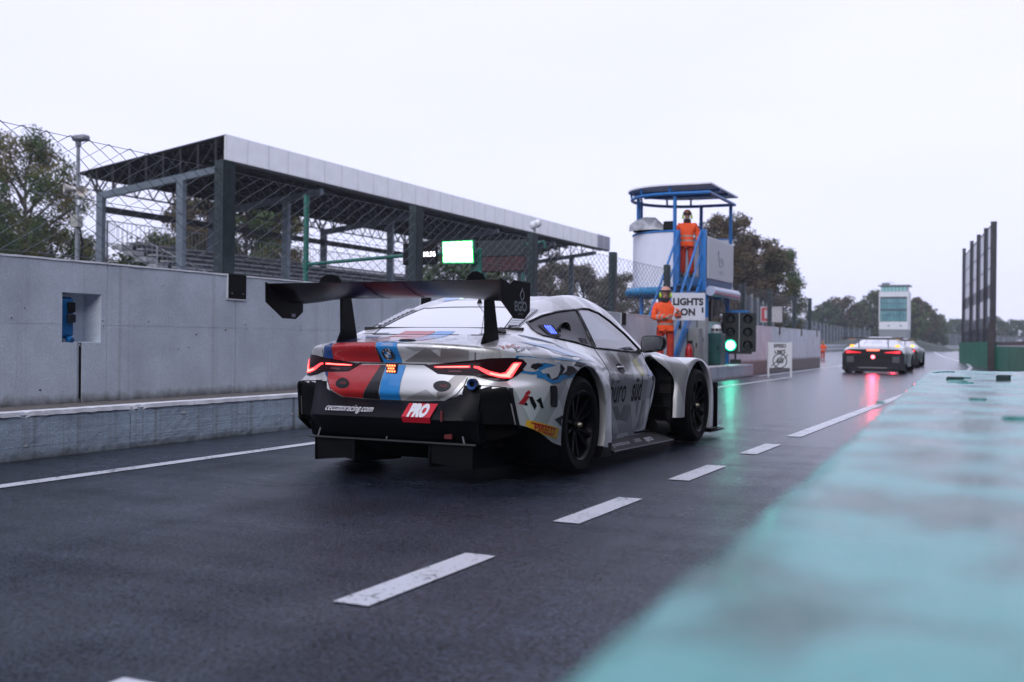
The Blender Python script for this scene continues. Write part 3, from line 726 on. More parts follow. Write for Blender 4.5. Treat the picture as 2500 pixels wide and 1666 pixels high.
SHEET = mat_mesh_sheet('debris_net', (.2, .21, .24), .62); SHEET2 = mat_mesh_sheet('debris_net_dense', (.1, .1, .12), .85)
def sheet(a, b_, z0, z1, m, nm):
    a = along(a)+n_*.2-rf.location; b_ = along(b_)+n_*.2-rf.location
    MB().add([(a.x, a.y, z0), (b_.x, b_.y, z0), (b_.x, b_.y, z1), (a.x, a.y, z1)], [(0, 1, 2, 3)]).build(nm, m, rf)
for i in range(4):
    sheet(ts[i], ts[i+1], 1.12, 6.15, SHEET, 'net_panel'); sheet(ts[i], ts[i+1], 3.0, 3.6, SHEET2, 'net_band'); sheet(ts[i], ts[i+1], 1.12, 1.75, SHEET2, 'net_band')
    for z in (2.2, 4.3, 5.2, 6.1):
        a = along(ts[i])+n_*.2-rf.location; b_ = along(ts[i+1])+n_*.2-rf.location
        MB().tube([(a.x, a.y, z), (b_.x, b_.y, z)], .02, 5).build('cable', PD, rf)
gp_ = MB().bbox(-.14, .14, -.12, .12, 0, 1.12, .01).bbox(-.12, .14, -.1, .1, 1.12, 1.9, .01).build('gate_post', mat('post_brown', (.05, .042, .045), .6, var=.2)); gp_.location = (-.89, 49.4, 0)
tag(gp_, 'dark brown square post at the end of the green wall', 'post')
rb = empty('green_barrier', (0, 44, 0), label='green barrier with dark top rail and white strip at the right edge', cat='barrier')
A_, B_ = Vector((-.72, 49.2, 0)), Vector((.9, 31, 0))
for k in range(3):
    a = A_.lerp(B_, k/3+.002); b_ = A_.lerp(B_, (k+1)/3-.002)
    obox(b_, a, .3, 0, .93, 'barrier_panel', GW, rb, rb.location); obox(b_, a, .26, .93, .985, 'white_strip', WHITE, rb, rb.location, .02); obox(b_, a, .32, .985, 1.1, 'top_rail', mat('rail_brown', (.04, .035, .035), .5), rb, rb.location, -.01)

# ------------------------------------------------------------------ far end of the pit lane
fr = empty('far_guardrail', (-12, 110, 0), label='pale guardrail low along the grass at the far bend', cat='guardrail')
RAIL = mat('guardrail_zinc', (.35, .38, .42), .4, .3, var=.1)
gpts = [Vector((-11.5, 60, 0)), Vector((-15.5, 90, 0)), Vector((-20, 130, 0)), Vector((-24, 190, 0)), Vector((-20, 260, 0)), Vector((-4, 330, 0)), Vector((30, 380, 0))]
for i in range(len(gpts)-1):
    a, b_ = gpts[i], gpts[i+1]
    for z0, z1 in ((.25, .55), (.65, .95)): obox(a, b_, .06, z0, z1, 'rail_beam', RAIL, fr, fr.location)
    nn = int((b_-a).length/6)
    for k in range(nn):
        q = a.lerp(b_, k/nn)-fr.location; MB().box(q.x-.05, q.x+.05, q.y-.05, q.y+.05, 0, 1.0).build('rail_post', GREY, fr)
ff = empty('far_debris_fence', (-16, 130, 0), label='grey debris fence on posts running along the far bend', cat='fence')
NET2 = mat_mesh_sheet('far_fence_net', (.14, .16, .19), .62)
fpts = [Vector((-14, 62, 0)), Vector((-19, 96, 0)), Vector((-24, 135, 0)), Vector((-27, 195, 0)), Vector((-22, 275, 0)), Vector((-3, 345, 0)), Vector((40, 400, 0))]
for i in range(len(fpts)-1):
    a, b_ = fpts[i]-ff.location, fpts[i+1]-ff.location
    MB().add([(a.x, a.y, .3), (b_.x, b_.y, .3), (b_.x, b_.y, 3.8), (a.x, a.y, 3.8)], [(0, 1, 2, 3)]).build('net_panel', NET2, ff)
    nn = int((b_-a).length/5)
    for k in range(nn):
        q = a.lerp(b_, k/nn); MB().box(q.x-.07, q.x+.07, q.y-.07, q.y+.07, 0, 4.0).build('post', GREY, ff)
# grey bank / terrace rising towards the control tower
bank = MB().add([(-27, 150, 0), (-9, 175, 0), (-9, 196, 0), (-30, 196, 0), (-26, 160, .6), (-21, 184, 2.2), (-15, 186, 2.0), (-10, 186, .8), (-15, 196, 2.0), (-26, 196, 2.2)],
    [(0, 5, 4), (0, 1, 7, 6, 5), (1, 2, 7), (5, 6, 8, 9), (6, 7, 2, 8), (2, 3, 9, 8), (0, 4, 5, 9, 3)]).build('bank', mat('bank_grey', (.07, .085, .075), .9, var=.3, vscale=.5, spec=.1))
tag(bank, 'grey green bank below the control tower', kind='structure')

# control tower
ct = empty('control_tower', (-18.25, 190, 0), label='white control tower with bluish glass curtain wall in the distance', cat='tower')
CTW = mat('tower_white', (.6, .62, .66), .5, var=.06); CTG = mat('tower_glass', (.05, .17, .2), .12, col2=(.14, .32, .34), vscale=.7)
MB().box(-2.25, 2.25, 0, 5, 0, 3.5).build('base', mat('bank_grey2', (.2, .22, .24), .8), ct)
MB().box(-2.25, 2.25, -.1, 5, 3.5, 4.8).build('white_band', CTW, ct)
MB().box(-2.15, 2.15, 0, 5, 4.8, 8.9).build('core', mat('tower_dark', (.03, .06, .075), .3), ct)
for s in (-1, 1): MB().box(s*2.2-.08, s*2.2+.08, -.12, 5, 4.8, 8.9).build('corner_fin', CTW, ct)
for j in range(4):
    for i in range(8):
        x0 = -2.06+i*.515; MB().box(x0+.03, x0+.485, -.06, 0, 4.85+j*1.0+.03, 4.85+(j+1)*1.0-(.3 if j in (1, 3) else .05)).build('pane', CTG, ct)
MB().box(-2.3, 2.3, -.1, 5, 8.9, 9.75).build('parapet', CTW, ct)
MB().box(-2.0, 2.0, .1, 4.8, 9.75, 10.7).build('lantern_core', mat('tower_dark', (.03, .06, .075), .3), ct)
for i in range(7):
    x0 = -2.0+i*.571; MB().box(x0+.04, x0+.53, .04, .1, 9.8, 10.6).build('lantern_pane', mat('lantern_glass', (.25, .5, .5), .1), ct)
MB().box(-2.45, 2.5, -.3, 5, 10.7, 10.85).box(-1.9, -.8, .5, 2, 10.85, 11.25).build('roof', mat('tower_roof', (.12, .14, .15), .5), ct)
MB().tube([(-.5, .5, 10.85), (-.5, .5, 11.7)], .03, 5).tube([(-.1, .5, 10.85), (-.1, .5, 11.5)], .03, 5).build('antenna', GREY, ct)
MB().box(-.9, -.6, -.14, -.1, 4.0, 4.25).box(1.0, 1.3, -.14, -.1, 4.0, 4.25).build('emblem', mat('emblem_grey', (.2, .2, .25), .5), ct)

# small board seen behind the far fence posts
sb = empty('red_letter_board', (-9.2, 46.2, 2.2), label='small white board with red lettering between the last fence posts', cat='sign')
MB().box(-.55, .35, 0, .05, -.35, .3).build('panel', mat('dull_white', (.5, .48, .5), .5), sb)
RED = mat('sign_red', (.5, .02, .03), .5)
MB().box(-.5, -.38, -.01, 0, -.3, .25).box(-.38, -.1, -.01, 0, .17, .25).box(-.38, -.1, -.01, 0, -.3, -.2).build('lettering', RED, sb)
MB().tube([(0, .05, -2.2), (0, .05, .25)], .03, 6).build('pole', GREY, sb)
mk = MB().bbox(-.25, .25, -.04, .04, -.2, .2, .01).build('marker_board', mat('sign_slate', (.06, .06, .08), .5)); mk.location = (-8.3, 49.3, 1.2)
tag(mk, 'small dark marker board at the end of the pit wall', 'sign'); MB().tube([(0, .04, -1.2), (0, .04, .1)], .03, 6).build('pole', GREY_DK, mk)

# ------------------------------------------------------------------ trees
def leafmat(name, c1, c2, c3):
    m = bpy.data.materials.new(name); m.use_nodes = True; nt = m.node_tree; b = nt.nodes['Principled BSDF']
    tc = N(nt, 'ShaderNodeTexCoord'); n = N(nt, 'ShaderNodeTexNoise'); n.inputs['Scale'].default_value = .55; n.inputs['Detail'].default_value = 4
    nt.links.new(tc.outputs['Object'], n.inputs['Vector'])
    oi = N(nt, 'ShaderNodeObjectInfo'); ad = N(nt, 'ShaderNodeMath'); ad.operation = 'MULTIPLY_ADD'; ad.inputs[1].default_value = .16
    nt.links.new(oi.outputs['Random'], ad.inputs[0]); nt.links.new(n.outputs[0], ad.inputs[2])
    cr = N(nt, 'ShaderNodeValToRGB'); e = cr.color_ramp.elements; e[0].position = .42; e[0].color = (*c1, 1); e[1].position = .74; e[1].color = (*c3, 1)
    e2 = e.new(.57); e2.color = (*c2, 1)
    nt.links.new(ad.outputs[0], cr.inputs[0]); nt.links.new(cr.outputs[0], b.inputs['Base Color']); b.inputs['Roughness'].default_value = .6
    b.inputs['Specular IOR Level'].default_value = .25
    return m
LF_OAK = leafmat('oak_leaves', (.028, .06, .014), (.05, .085, .018), (.13, .09, .02))
LF_BRN = leafmat('brown_leaves', (.055, .042, .024), (.085, .058, .03), (.06, .065, .03))
LF_GRN = leafmat('green_leaves', (.025, .05, .02), (.045, .075, .03), (.08, .08, .03))
BARK = mat('bark', (.045, .038, .032), .9, var=.3, vscale=6, bump=.6, bscale=12)
def tree_mesh(seed, H, R, nleaf, leaf, trunk=.35, base=.3, tall=1.0):
    """trunk+limbs and a crown of leaf-sized faces gathered in clumps"""
    r = random.Random(seed); tk = MB(); clumps = []
    tk.tube([(0, 0, 0), (r.uniform(-.1, .1), r.uniform(-.1, .1), H*.25), (r.uniform(-.25, .25), r.uniform(-.25, .25), H*.55), (r.uniform(-.3, .3), 0, H*.85)], [trunk, trunk*.75, trunk*.5, trunk*.15], 7)
    nb = 22
    for i in range(nb):
        t = base+(1-base)*(i+.5)/nb; a = i*2.4+r.uniform(-.5, .5)
        prof = sin(pi*min(1, max(0.05, (t-base)/(1-base)*.85+.12)))**.6
        rad = R*prof*r.uniform(.55, 1.05); z0 = H*(t*.78); z1 = min(H*.97, H*t*.95+rad*.25)
        e = Vector((cos(a)*rad, sin(a)*rad, z1)); mid = e*.5; mid.z = (z0+z1)/2+r.uniform(-.2, .3)
        tk.tube([(0, 0, z0), mid, e], [trunk*.32, trunk*.2, .03], 5)
        clumps.append((e, R*r.uniform(.22, .4)))
        clumps.append((mid.lerp(e, .45)+Vector((r.gauss(0, .3), r.gauss(0, .3), r.gauss(0, .3))), R*r.uniform(.2, .34)))
        if r.random() < .6:
            q = e+Vector((r.gauss(0, R*.18), r.gauss(0, R*.18), r.gauss(0, R*.15))); clumps.append((q, R*r.uniform(.12, .22)))
    clumps.append((Vector((0, 0, H*.93)), R*.3))
    tot = sum(c[1]**2 for c in clumps); V = []; F = []
    for c, cr_ in clumps:
        n = int(nleaf*cr_**2/tot)
        for _ in range(n):
            d = Vector((r.gauss(0, 1), r.gauss(0, 1), r.gauss(0, 1))).normalized()*cr_*(r.random()**.45)*r.uniform(.8, 1.15); d.z *= .72
            p = c+d; s = leaf*r.uniform(.6, 1.3)
            nrm = (d.normalized()*.6+Vector((r.gauss(0, .6), r.gauss(0, .6), r.gauss(.3, .6)))).normalized()
            u = nrm.orthogonal().normalized(); w = nrm.cross(u); a = r.uniform(0, 6.28); uu = u*cos(a)+w*sin(a); ww = nrm.cross(uu)
            b0 = len(V); V += [tuple(p-uu*s*.5), tuple(p+ww*s*.32), tuple(p+uu*s*.5+nrm*s*.15), tuple(p-ww*s*.32)]; F.append((b0, b0+1, b0+2, b0+3))
    a = bpy.data.meshes.new('trunk'); a.from_pydata(tk.v, [], tk.f); a.materials.append(BARK)
    b = bpy.data.meshes.new('crown'); b.from_pydata(V, [], F)
    return a, b
def at(px, depth):
    xc = (px-1250)/2670*depth; p = _fw*depth+_rt*xc; return Vector((p.x, p.y, 0))
TM = {}
TM['oak'] = tree_mesh(11, 11.5, 4.2, 21000, .19, .35, .22)
TM['oak2'] = tree_mesh(12, 10, 3.6, 15000, .2, .3, .2)
TM['mid'] = tree_mesh(13, 11, 4.0, 21000, .25, .32, .12)
TM['mid2'] = tree_mesh(14, 11, 3.4, 18000, .25, .3, .15)
TM['thin'] = tree_mesh(15, 11, 3.2, 3800, .3, .26, .25)
TM['far'] = tree_mesh(16, 12, 4.6, 4200, .7, .35, .08)
TM['far2'] = tree_mesh(17, 12, 4.0, 3800, .7, .35, .06)
TM['bush'] = tree_mesh(18, 3.2, 1.9, 3500, .2, .08, .02)
TH = {'oak': 11.5, 'oak2': 10, 'mid': 11, 'mid2': 11, 'thin': 11, 'far': 12, 'far2': 12, 'bush': 3.2}
CRM = {}
def tree(kind, px, depth, topy, leaf, label, group=None, wid=1.0, name='broadleaf_tree', seed=0):
    H = .945+(842-topy)/2670*depth; s = H/TH[kind]
    p = at(px, depth); o = empty(name, p, random.Random(px*7+depth).uniform(0, 6.28), label, 'tree', group); o.scale = (s*wid, s*wid, s)
    tk, cw = TM[kind]
    t = bpy.data.objects.new('trunk', tk); COL.objects.link(t); t.parent = o
    key = (kind, leaf.name)
    if key not in CRM:
        c2 = cw.copy(); c2.materials.clear(); c2.materials.append(leaf); CRM[key] = c2
    c = bpy.data.objects.new('crown', CRM[key]); COL.objects.link(c); c.parent = o
    return o
tree('oak', 58, 60, 348, LF_OAK, 'tall green and bronze oak at the left edge behind the fence', wid=.74)
tree('oak2', -60, 52, 450, LF_OAK, 'oak cut by the left edge of the photo', wid=.75)
tree('oak2', 128, 66, 578, LF_OAK, 'low bronze tree between the oak and the lamp pole', wid=1.2)
tree('oak2', 10, 72, 560, LF_OAK, 'dark tree low behind the tall oak', wid=1.0)
STG = 'trees behind the grandstand'
for k, (kd, px, dp, ty, lf, lab, wd) in enumerate([
    ('mid', 468, 68, 492, LF_BRN, 'bronze tree behind the grandstand, just right of the second column', .75),
    ('mid2', 600, 74, 452, LF_OAK, 'dark dense tree behind the grandstand right of the near fence post', .8),
    ('mid2', 672, 78, 470, LF_OAK, 'dark tree behind the grandstand left of the green pole', .7),
    ('oak2', 400, 60, 590, LF_OAK, 'low green tree at the near end of the grandstand benches', .9),
    ('thin', 1060, 105, 580, LF_BRN, 'thin bare tree seen under the roof at the clock board', .8),
    ('thin', 1290, 110, 560, LF_BRN, 'thin bare tree seen past the dome cameras', .9),
    ('thin', 1230, 110, 570, LF_BRN, 'thin bare tree behind the dark red board', .9)]):
    tree(kd, px, dp, ty, lf, lab, STG, wd)
tree('bush', 1150, 50, 655, LF_GRN, 'green bush below the glowing green panel', wid=1.0, name='bush')
tree('bush', 350, 52, 628, LF_OAK, 'dark bush at the foot of the grandstand end stair', wid=.9, name='bush')
tree('mid', 1345, 125, 650, LF_BRN, 'brown autumn tree right of the dome camera post', wid=.9)
tree('mid2', 1420, 130, 655, LF_BRN, 'brown autumn tree seen over the car roof', wid=1.1)
tree('mid', 1500, 128, 672, LF_BRN, 'brown autumn tree right of the last grandstand column', wid=.9)
tree('thin', 1560, 120, 700, LF_BRN, 'sparse bare tree behind the marshal with the board', wid=1.0)
tree('mid2', 1610, 110, 745, LF_GRN, 'low green tree behind the marshal with the board', wid=1.1)
tree('mid', 1752, 88, 528, LF_BRN, 'tall brown green tree right behind the marshal tower', wid=.8)
tree('mid2', 1838, 92, 572, LF_BRN, 'broad brown tree right of the marshal tower', wid=1.05)
tree('mid', 1893, 98, 612, LF_OAK, 'tree at the right edge of the clump by the marshal tower', wid=.75)
tree('mid2', 1700, 96, 590, LF_BRN, 'tree hidden behind the marshal tower panel', wid=.9)
FW_ = 'trees of the far wood'
for k, (px, dp, ty, lf, wd) in enumerate([(1940, 240, 775, LF_GRN, 1.1), (1985, 230, 760, LF_GRN, 1.0), (2020, 220, 737, LF_GRN, 1.0), (2060, 225, 728, LF_BRN, 1.0), (2098, 235, 738, LF_GRN, 1.0),
        (2132, 215, 712, LF_GRN, .9), (2160, 240, 740, LF_GRN, 1.0), (2222, 220, 738, LF_OAK, .9), (2240, 225, 725, LF_BRN, .9), (2262, 230, 745, LF_GRN, 1.0), (2285, 240, 768, LF_GRN, 1.0),
        (2308, 330, 786, LF_GRN, 1.1), (2335, 340, 776, LF_GRN, 1.1), (2360, 340, 780, LF_GRN, 1.1), (2390, 340, 775, LF_GRN, 1.1), (2420, 330, 772, LF_GRN, 1.1), (2450, 330, 782, LF_GRN, 1.1), (2480, 340, 778, LF_GRN, 1.2), 
        (1900, 230, 780, LF_BRN, 1.1), (1860, 220, 770, LF_BRN, 1.1), (1960, 260, 790, LF_GRN, 1.3), (2045, 260, 780, LF_GRN, 1.3), (2110, 260, 775, LF_GRN, 1.3), (2200, 260, 770, LF_GRN, 1.3), (2300, 300, 800, LF_GRN, 1.3), (2275, 260, 790, LF_GRN, 1.2)]):
    tree('far' if k % 2 else 'far2', px, dp, ty, lf, 'hazy far tree in the wood left of the control tower' if px < 2140 else ('hazy far tree in the wood just right of the control tower' if px < 2300 else 'pale distant tree on the skyline behind the tall debris fence'), FW_, wd)

# a wooded strip closing the horizon further off
# ------------------------------------------------------------------ marshal tower
mt = empty('marshal_tower', (-8.28, 29.27, 0), label='blue and white raised marshal post with curved canopy and stairs', cat='tower')
def Dshape(r, xr, n=16, ov=0):
    """D outline: flat at the pit lane side, round at the far side (local coords)"""
    p = [(xr, -r), ] + [(r*cos(a), r*sin(a)) for a in [-pi/2-pi*k/n for k in range(n+1)]] + [(xr, r)]
    return p
CANV = mat('canopy_panel', (.75, .75, .8), .45, var=.08)
can = Dshape(1.55, 1.12, 20)
mb = MB()
def dome(x, y): return 5.06+.0*x
mb.prism(can, 5.06, 5.1); mb.build('canopy', CANV, mt)
ring = [(x*.93, y*.93, 4.86) for x, y in can]
MB().tube(ring, .045, 8, closed=True).build('canopy_ring', BLUE, mt, 50)
for k in (1, 5, 9, 13, 17, 20): x, y = can[k]; MB().tube([(x*.93, y*.93, 4.86), (x*.95, y*.95, 5.06)], .03, 6).build('canopy_stud', BLUE, mt)
for y in (-.45, .45): MB().box(-1.3, 1.1, y-.03, y+.03, 5.0, 5.06).build('canopy_rib', BLUE, mt)
for x, y in ((-1.28, .1), (-1.15, -.55), (.12, -1.36), (.95, 1.36), (.1, 1.36)):
    MB().tube([(x, y, 2.4), (x, y, 4.88)], .05, 8).build('canopy_post', BLUE, mt, 50)
MB().prism(Dshape(1.38, 1.0, 18), 2.5, 2.66).build('platform', mat('platform_blue', (.01, .08, .22), .5), mt)
PANL = mat('panel_lilac', (.70, .72, .82), .35, var=.03)
def curved(a0, a1, r, z0, z1, n=12, th=.03):
    P = [[(r*cos(a), r*sin(a), z0), (r*cos(a), r*sin(a), z1), ((r-th)*cos(a), (r-th)*sin(a), z1), ((r-th)*cos(a), (r-th)*sin(a), z0)] for a in [a0+(a1-a0)*k/n for k in range(n+1)]]
    return MB().grid(P)
# rounded end and near side panel, then the stair gap, then the pit lane panel
P = []
ol = [(.12-.0, -1.40), (-.0, -1.40)]+[(1.40*cos(-pi/2-pi*k/20), 1.40*sin(-pi/2-pi*k/20)) for k in range(21)]+[(.5, 1.40), (1.02, 1.40)]
for x, y in ol: P.append([(x, y, 2.42), (x, y, 3.86), (x*.98, y*.98, 3.87), (x*.98, y*.98, 2.42)])
MB().grid(P).build('round_panel', PANL, mt, 50)
MB().tube([(x, y, 3.88) for x, y in ol], .03, 6).build('top_rail', BLUE, mt, 50)
MB().bbox(.985, 1.03, -1.38, 1.42, 2.62, 3.72, .02).build('lane_panel', mat('panel_grey', (.50, .52, .56), .4, var=.03), mt)
LG = mat('logo_grey', (.2, .22, .26), .5)
lg = MB()
def st_(a, b_): lg.tube([(1.034, a[0], a[1]), (1.034, b_[0], b_[1])], .008, 4)
for a, b_ in (((-.35, 3.4), (-.18, 3.02)), ((-.18, 3.02), (.12, 3.02)), ((.12, 3.02), (.2, 3.08)), ((.2, 3.08), (.2, 3.2)), ((-.12, 3.22), (.2, 3.22)), ((.0, 3.22), (.0, 3.1)), ((-.35, 3.4), (-.24, 3.38))): st_(a, b_)
lg.build('seat_emblem', LG, mt)
text_flat('lettering', 'MONZA', (1.034, .02, 2.84), (0, 1, 0), (0, 0, 1), .11, LG, mt, space=1.5, bold=-.001)
# padded roll round the platform edge
ol2 = [(.06, -1.50)]+[(1.50*cos(-pi/2-pi*k/20), 1.50*sin(-pi/2-pi*k/20)) for k in range(21)]+[(.9, 1.5)]
rp = MB(); pts = []; rr = []
for i in range(len(ol2)-1):
    for k in range(5):
        t = k/5; pts.append((ol2[i][0]*(1-t)+ol2[i+1][0]*t, ol2[i][1]*(1-t)+ol2[i+1][1]*t, 2.3)); rr.append(.125 if k % 2 else .11)
rp.tube(pts, rr, 10); rp.build('ribbed_roll', mat('roll_blue', (.01, .2, .42), .3), mt, 60)
MB().tube([(1.1, -1.42, 2.3), (1.1, 1.5, 2.3)], .13, 12).build('lane_roll', mat('roll_white', (.4, .45, .6), .3), mt, 50)
MB().box(.4, 1.0, -1.3, 1.3, 2.42, 2.5).build('under_frame', mat('platform_blue2', (.008, .05, .14), .5), mt)
for x, y in ((.95, -1.25), (.95, 1.1), (-.95, -.8), (-.95, .9), (.2, -1.25)):
    MB().tube([(x, y, .2), (x, y, 2.5)], .06, 8).build('leg', BLUE, mt, 50)
MB().tube([(.95, .4, 2.45), (.95, 1.1, 1.9)], .035, 6).tube([(.95, -.5, 2.45), (.95, -1.25, 1.95)], .035, 6).build('brace', BLUE, mt)
# corner posts at the stair gap
for x in (.22, .93): MB().box(x-.06, x+.06, -1.47, -1.36, 2.3, 3.9).build('gate_post', BLUE, mt)
# stairs towards the camera
sx0, sx1, yt, yb, zt, zb = .26, .86, -1.45, -3.95, 2.58, .37
for x in (sx0, sx1):
    MB().add([(x-.025, yt, zt-.28), (x-.025, yt, zt+.03), (x-.025, yb-.2, zb), (x-.025, yb+.2, zb), (x+.025, yt, zt-.28), (x+.025, yt, zt+.03), (x+.025, yb-.2, zb), (x+.025, yb+.2, zb)],
             [(0, 1, 2, 3), (7, 6, 5, 4), (0, 4, 5, 1), (1, 5, 6, 2), (2, 6, 7, 3), (3, 7, 4, 0)]).build('stringer', BLUE, mt)
    MB().tube([(x, yt, zt+1.28), (x, yb-.15, zb+1.05), (x, yb-.15, zb)], .03, 8).tube([(x, yt, zt+.7), (x, yb-.15, zb+.5)], .024, 6).tube([(x, yt, zt+1.3), (x, yt, zt-.2)], .035, 6).build('handrail', BLUE, mt, 50)
    MB().tube([(x, (yt+yb)/2, (zt+zb)/2), (x, (yt+yb)/2, (zt+zb)/2+1.15)], .024, 6).build('baluster', BLUE, mt)
for k in range(9):
    t = (k+.5)/9; y = yt+(yb-yt)*t; z = zt+(zb-zt)*t; MB().box(sx0, sx1, y-.13, y+.13, z-.03, z+.01).build('tread', mat('stair_blue', (.012, .1, .28), .5), mt)

# covered camera on the tower rail
cc = empty('covered_camera', (-9.05, 28.25, 3.9), label='grey rain hooded camera on the tower rail', cat='camera')
HOOD = mat('rain_hood', (.28, .29, .32), .25, var=.35, vscale=6)
MB().grid([[(-.42, -.2, .02), (-.42, -.16, .2), (-.3, 0, .34), (-.42, .2, .2), (-.42, .24, .02)], [(-.1, -.26, .05), (-.1, -.2, .28), (-.05, 0, .42), (-.1, .22, .28), (-.1, .26, .05)],
           [(.3, -.24, .06), (.3, -.18, .28), (.25, 0, .40), (.3, .2, .26), (.3, .24, .05)], [(.52, -.16, .04), (.5, -.1, .16), (.46, 0, .2), (.5, .12, .16), (.52, .16, .04)]]).build('hood', HOOD, cc, 60)
MB().bbox(-.34, .42, -.14, .14, 0, .2, .03).tube([(0, 0, -.2), (0, 0, .05)], .06, 8).build('camera_body', BLACK, cc)
MB().bbox(.5, .78, -.1, .1, .05, .28, .02).build('monitor', BLACK, cc)

# things stored under the tower, on the kerb ledge
CAB = mat('cabinet_grey', (.22, .23, .24), .5, var=.15)
def cab(name, label, cat, x0, x1, y0, y1, z1, m, z0=.37):
    e = empty(name, ((x0+x1)/2, (y0+y1)/2, z0), label=label, cat=cat); hx, hy = (x1-x0)/2, (y1-y0)/2
    MB().bbox(-hx, hx, -hy, hy, 0, z1-z0, .012).build('body', m, e); MB().bbox(-hx+.03, hx-.03, -hy-.012, -hy, .04, z1-z0-.04, .004).build('door', m, e)
    MB().box(hx-.08, hx-.05, -hy-.03, -hy-.012, (z1-z0)*.5, (z1-z0)*.5+.1).build('handle', BLACK, e); return e
cab('grey_cabinet', 'tall grey steel cabinet under the marshal tower stairs', 'cabinet', -7.42, -7.12, 26.6, 26.95, 1.32, CAB)
cab('pale_cabinet', 'pale narrow cabinet behind the tall grey cabinet', 'cabinet', -7.42, -7.2, 27.5, 27.8, 1.6, mat('cabinet_pale', (.32, .34, .36), .5, var=.1))
cab('green_locker', 'dark green locker under the marshal tower', 'locker', -7.4, -6.98, 28.2, 28.75, 1.2, mat('locker_green', (.012, .07, .07), .45, var=.2))
ex = empty('fire_extinguisher', (-7.2, 25.95, .37), label='red fire extinguisher standing beside the tower stairs', cat='extinguisher')
MB().lathe([(.001, 0), (.085, 0), (.09, .03), (.09, .42), (.06, .5), (.03, .53), (.03, .56), (.001, .56)], 14).build('cylinder', mat('ext_red', (.4, .012, .012), .35), ex, 40)
MB().box(-.02, .09, -.02, .02, .56, .63).build('valve', BLACK, ex); MB().tube([(.05, 0, .58), (.12, 0, .45), (.1, 0, .2)], .012, 6).build('hose', BLACK, ex)
hb = empty('helmet', (-7.15, 28.4, 1.2), label='white helmet lying on the dark green locker', cat='helmet')
MB().lathe([(.001, .24), (.07, .23), (.12, .18), (.145, .1), (.14, .03), (.12, 0), (.001, 0)], 16).build('shell', mat('helmet_white', (.7, .7, .74), .25), hb, 60)
MB().lathe([(.148, .06), (.15, .13), (.14, .13), (.14, .06)], 10).build('visor', BLACK, hb)
bn = empty('dark_bin', (-7.3, 29.25, .37), label='dark rubbish bin between the locker and traffic light', cat='bin')
MB().lathe([(.14, 0), (.18, .62), (.19, .66), (.17, .66)], 12).build('bucket', mat('bin_dark', (.02, .03, .035), .5), bn, 40); MB().lathe([(.19, .66), (.17, .72), (.001, .74)], 12).build('lid', BLACK, bn, 40)

# ------------------------------------------------------------------ traffic light
tl = empty('traffic_light', (-7.0, 30.4, .37), label='twin column black traffic light on the kerb showing a lit green lamp', cat='traffic light')
tl.rotation_euler = (0, 0, radians(12))
HSG = mat('signal_housing', (.01, .016, .018), .45)
for s, cx in ((-1, -.235), (1, .235)):
    MB().bbox(cx-.225, cx+.225, -.06, .12, .34, 1.43, .02).build('housing', HSG, tl)
    for k in range(3):
        z = .52+k*.365
        Mz = Matrix.Translation((cx, -.06, z)) @ Matrix.Rotation(pi/2, 4, 'X')
        lit = s < 0 and k == 0
        MB().lathe([(.001, .012), (.06, .02), (.115, .01), (.125, 0)], 20, Mz).build('lens', mat('lens_green_lit', (.2, 1, .6), emit=(.28, 1, .68), estr=10) if lit else mat('lens_dark', (.015, .02, .022), .15), tl, 60)
        if lit: MB().lathe([(.12, .006), (.125, .012), (.155, .008), (.16, 0)], 24, Mz).build('lens_halo', mat('lens_green_halo', (.05, .8, .4), emit=(.0, 1, .5), estr=1.3), tl, 60)  # glowing ring imitates the green halo round the lit lens
        P = []
        for q in range(15):
            a = radians(-20)+radians(220)*q/14; P.append([(cx+.14*cos(a), -.06, z+.14*sin(a)), (cx+.14*cos(a), -.06-(.16 if 3 < q < 11 else .1), z+.14*sin(a)*.96)])
        MB().grid(P).build('visor_hood', HSG, tl)
MB().box(-.012, .012, -.075, -.06, .34, 1.43).build('divider_strip', mat('strip_grey', (.4, .42, .45), .4), tl)
MB().box(-.25, .25, -.05, .1, 1.43, 1.5).build('top_bracket', BLUE, tl)
MB().box(-.3, .35, -.06, .1, .28, .34).tube([(-.1, 0, 0), (-.1, 0, .3)], .03, 8).bbox(-.24, .06, -.14, .14, 0, .13, .01).build('stand', HSG, tl)
gl_d = bpy.data.lights.new('green_lamp', 'SPOT'); gl_d.energy = 12; gl_d.color = (.04, 1, .62); gl_d.shadow_soft_size = .12; gl_d.spot_size = radians(150); gl_d.spot_blend = .6
gl_o = bpy.data.objects.new('green_lamp', gl_d); COL.objects.link(gl_o); gl_o.parent = tl; gl_o.location = (-.235, -.25, .52); gl_o.rotation_euler = (radians(-80), 0, 0)

# ------------------------------------------------------------------ speed limit sign
sg = empty('speed_sign', (-6.08, 31.46, 0), label='white SPEED LIMIT sign with crossed out 60 standing on two legs', cat='sign')
sg.rotation_euler = (0, 0, radians(30)); SW = mat('sign_white', (.74, .76, .82), .5); SK = mat('sign_ink', (.02, .02, .025), .5)
for x in (-.33, .33): MB().box(x-.025, x+.025, -.025, .025, 0, 1.0).build('leg', WHITE, sg)
MB().box(-.305, .305, -.015, .015, .26, .98).build('board', SW, sg)
text_flat('lettering', 'SPEED', (0, -.018, .88), (1, 0, 0), (0, 0, 1), .135, SK, sg, bold=.006, xs=.92, space=1.1)
text_flat('lettering', 'LIMIT', (0, -.018, .715), (1, 0, 0), (0, 0, 1), .135, SK, sg, bold=.006, xs=.92, space=1.1)
text_flat('lettering', '60', (0, -.018, .46), (1, 0, 0), (0, 0, 1), .2, SK, sg, bold=.007, space=1.05)
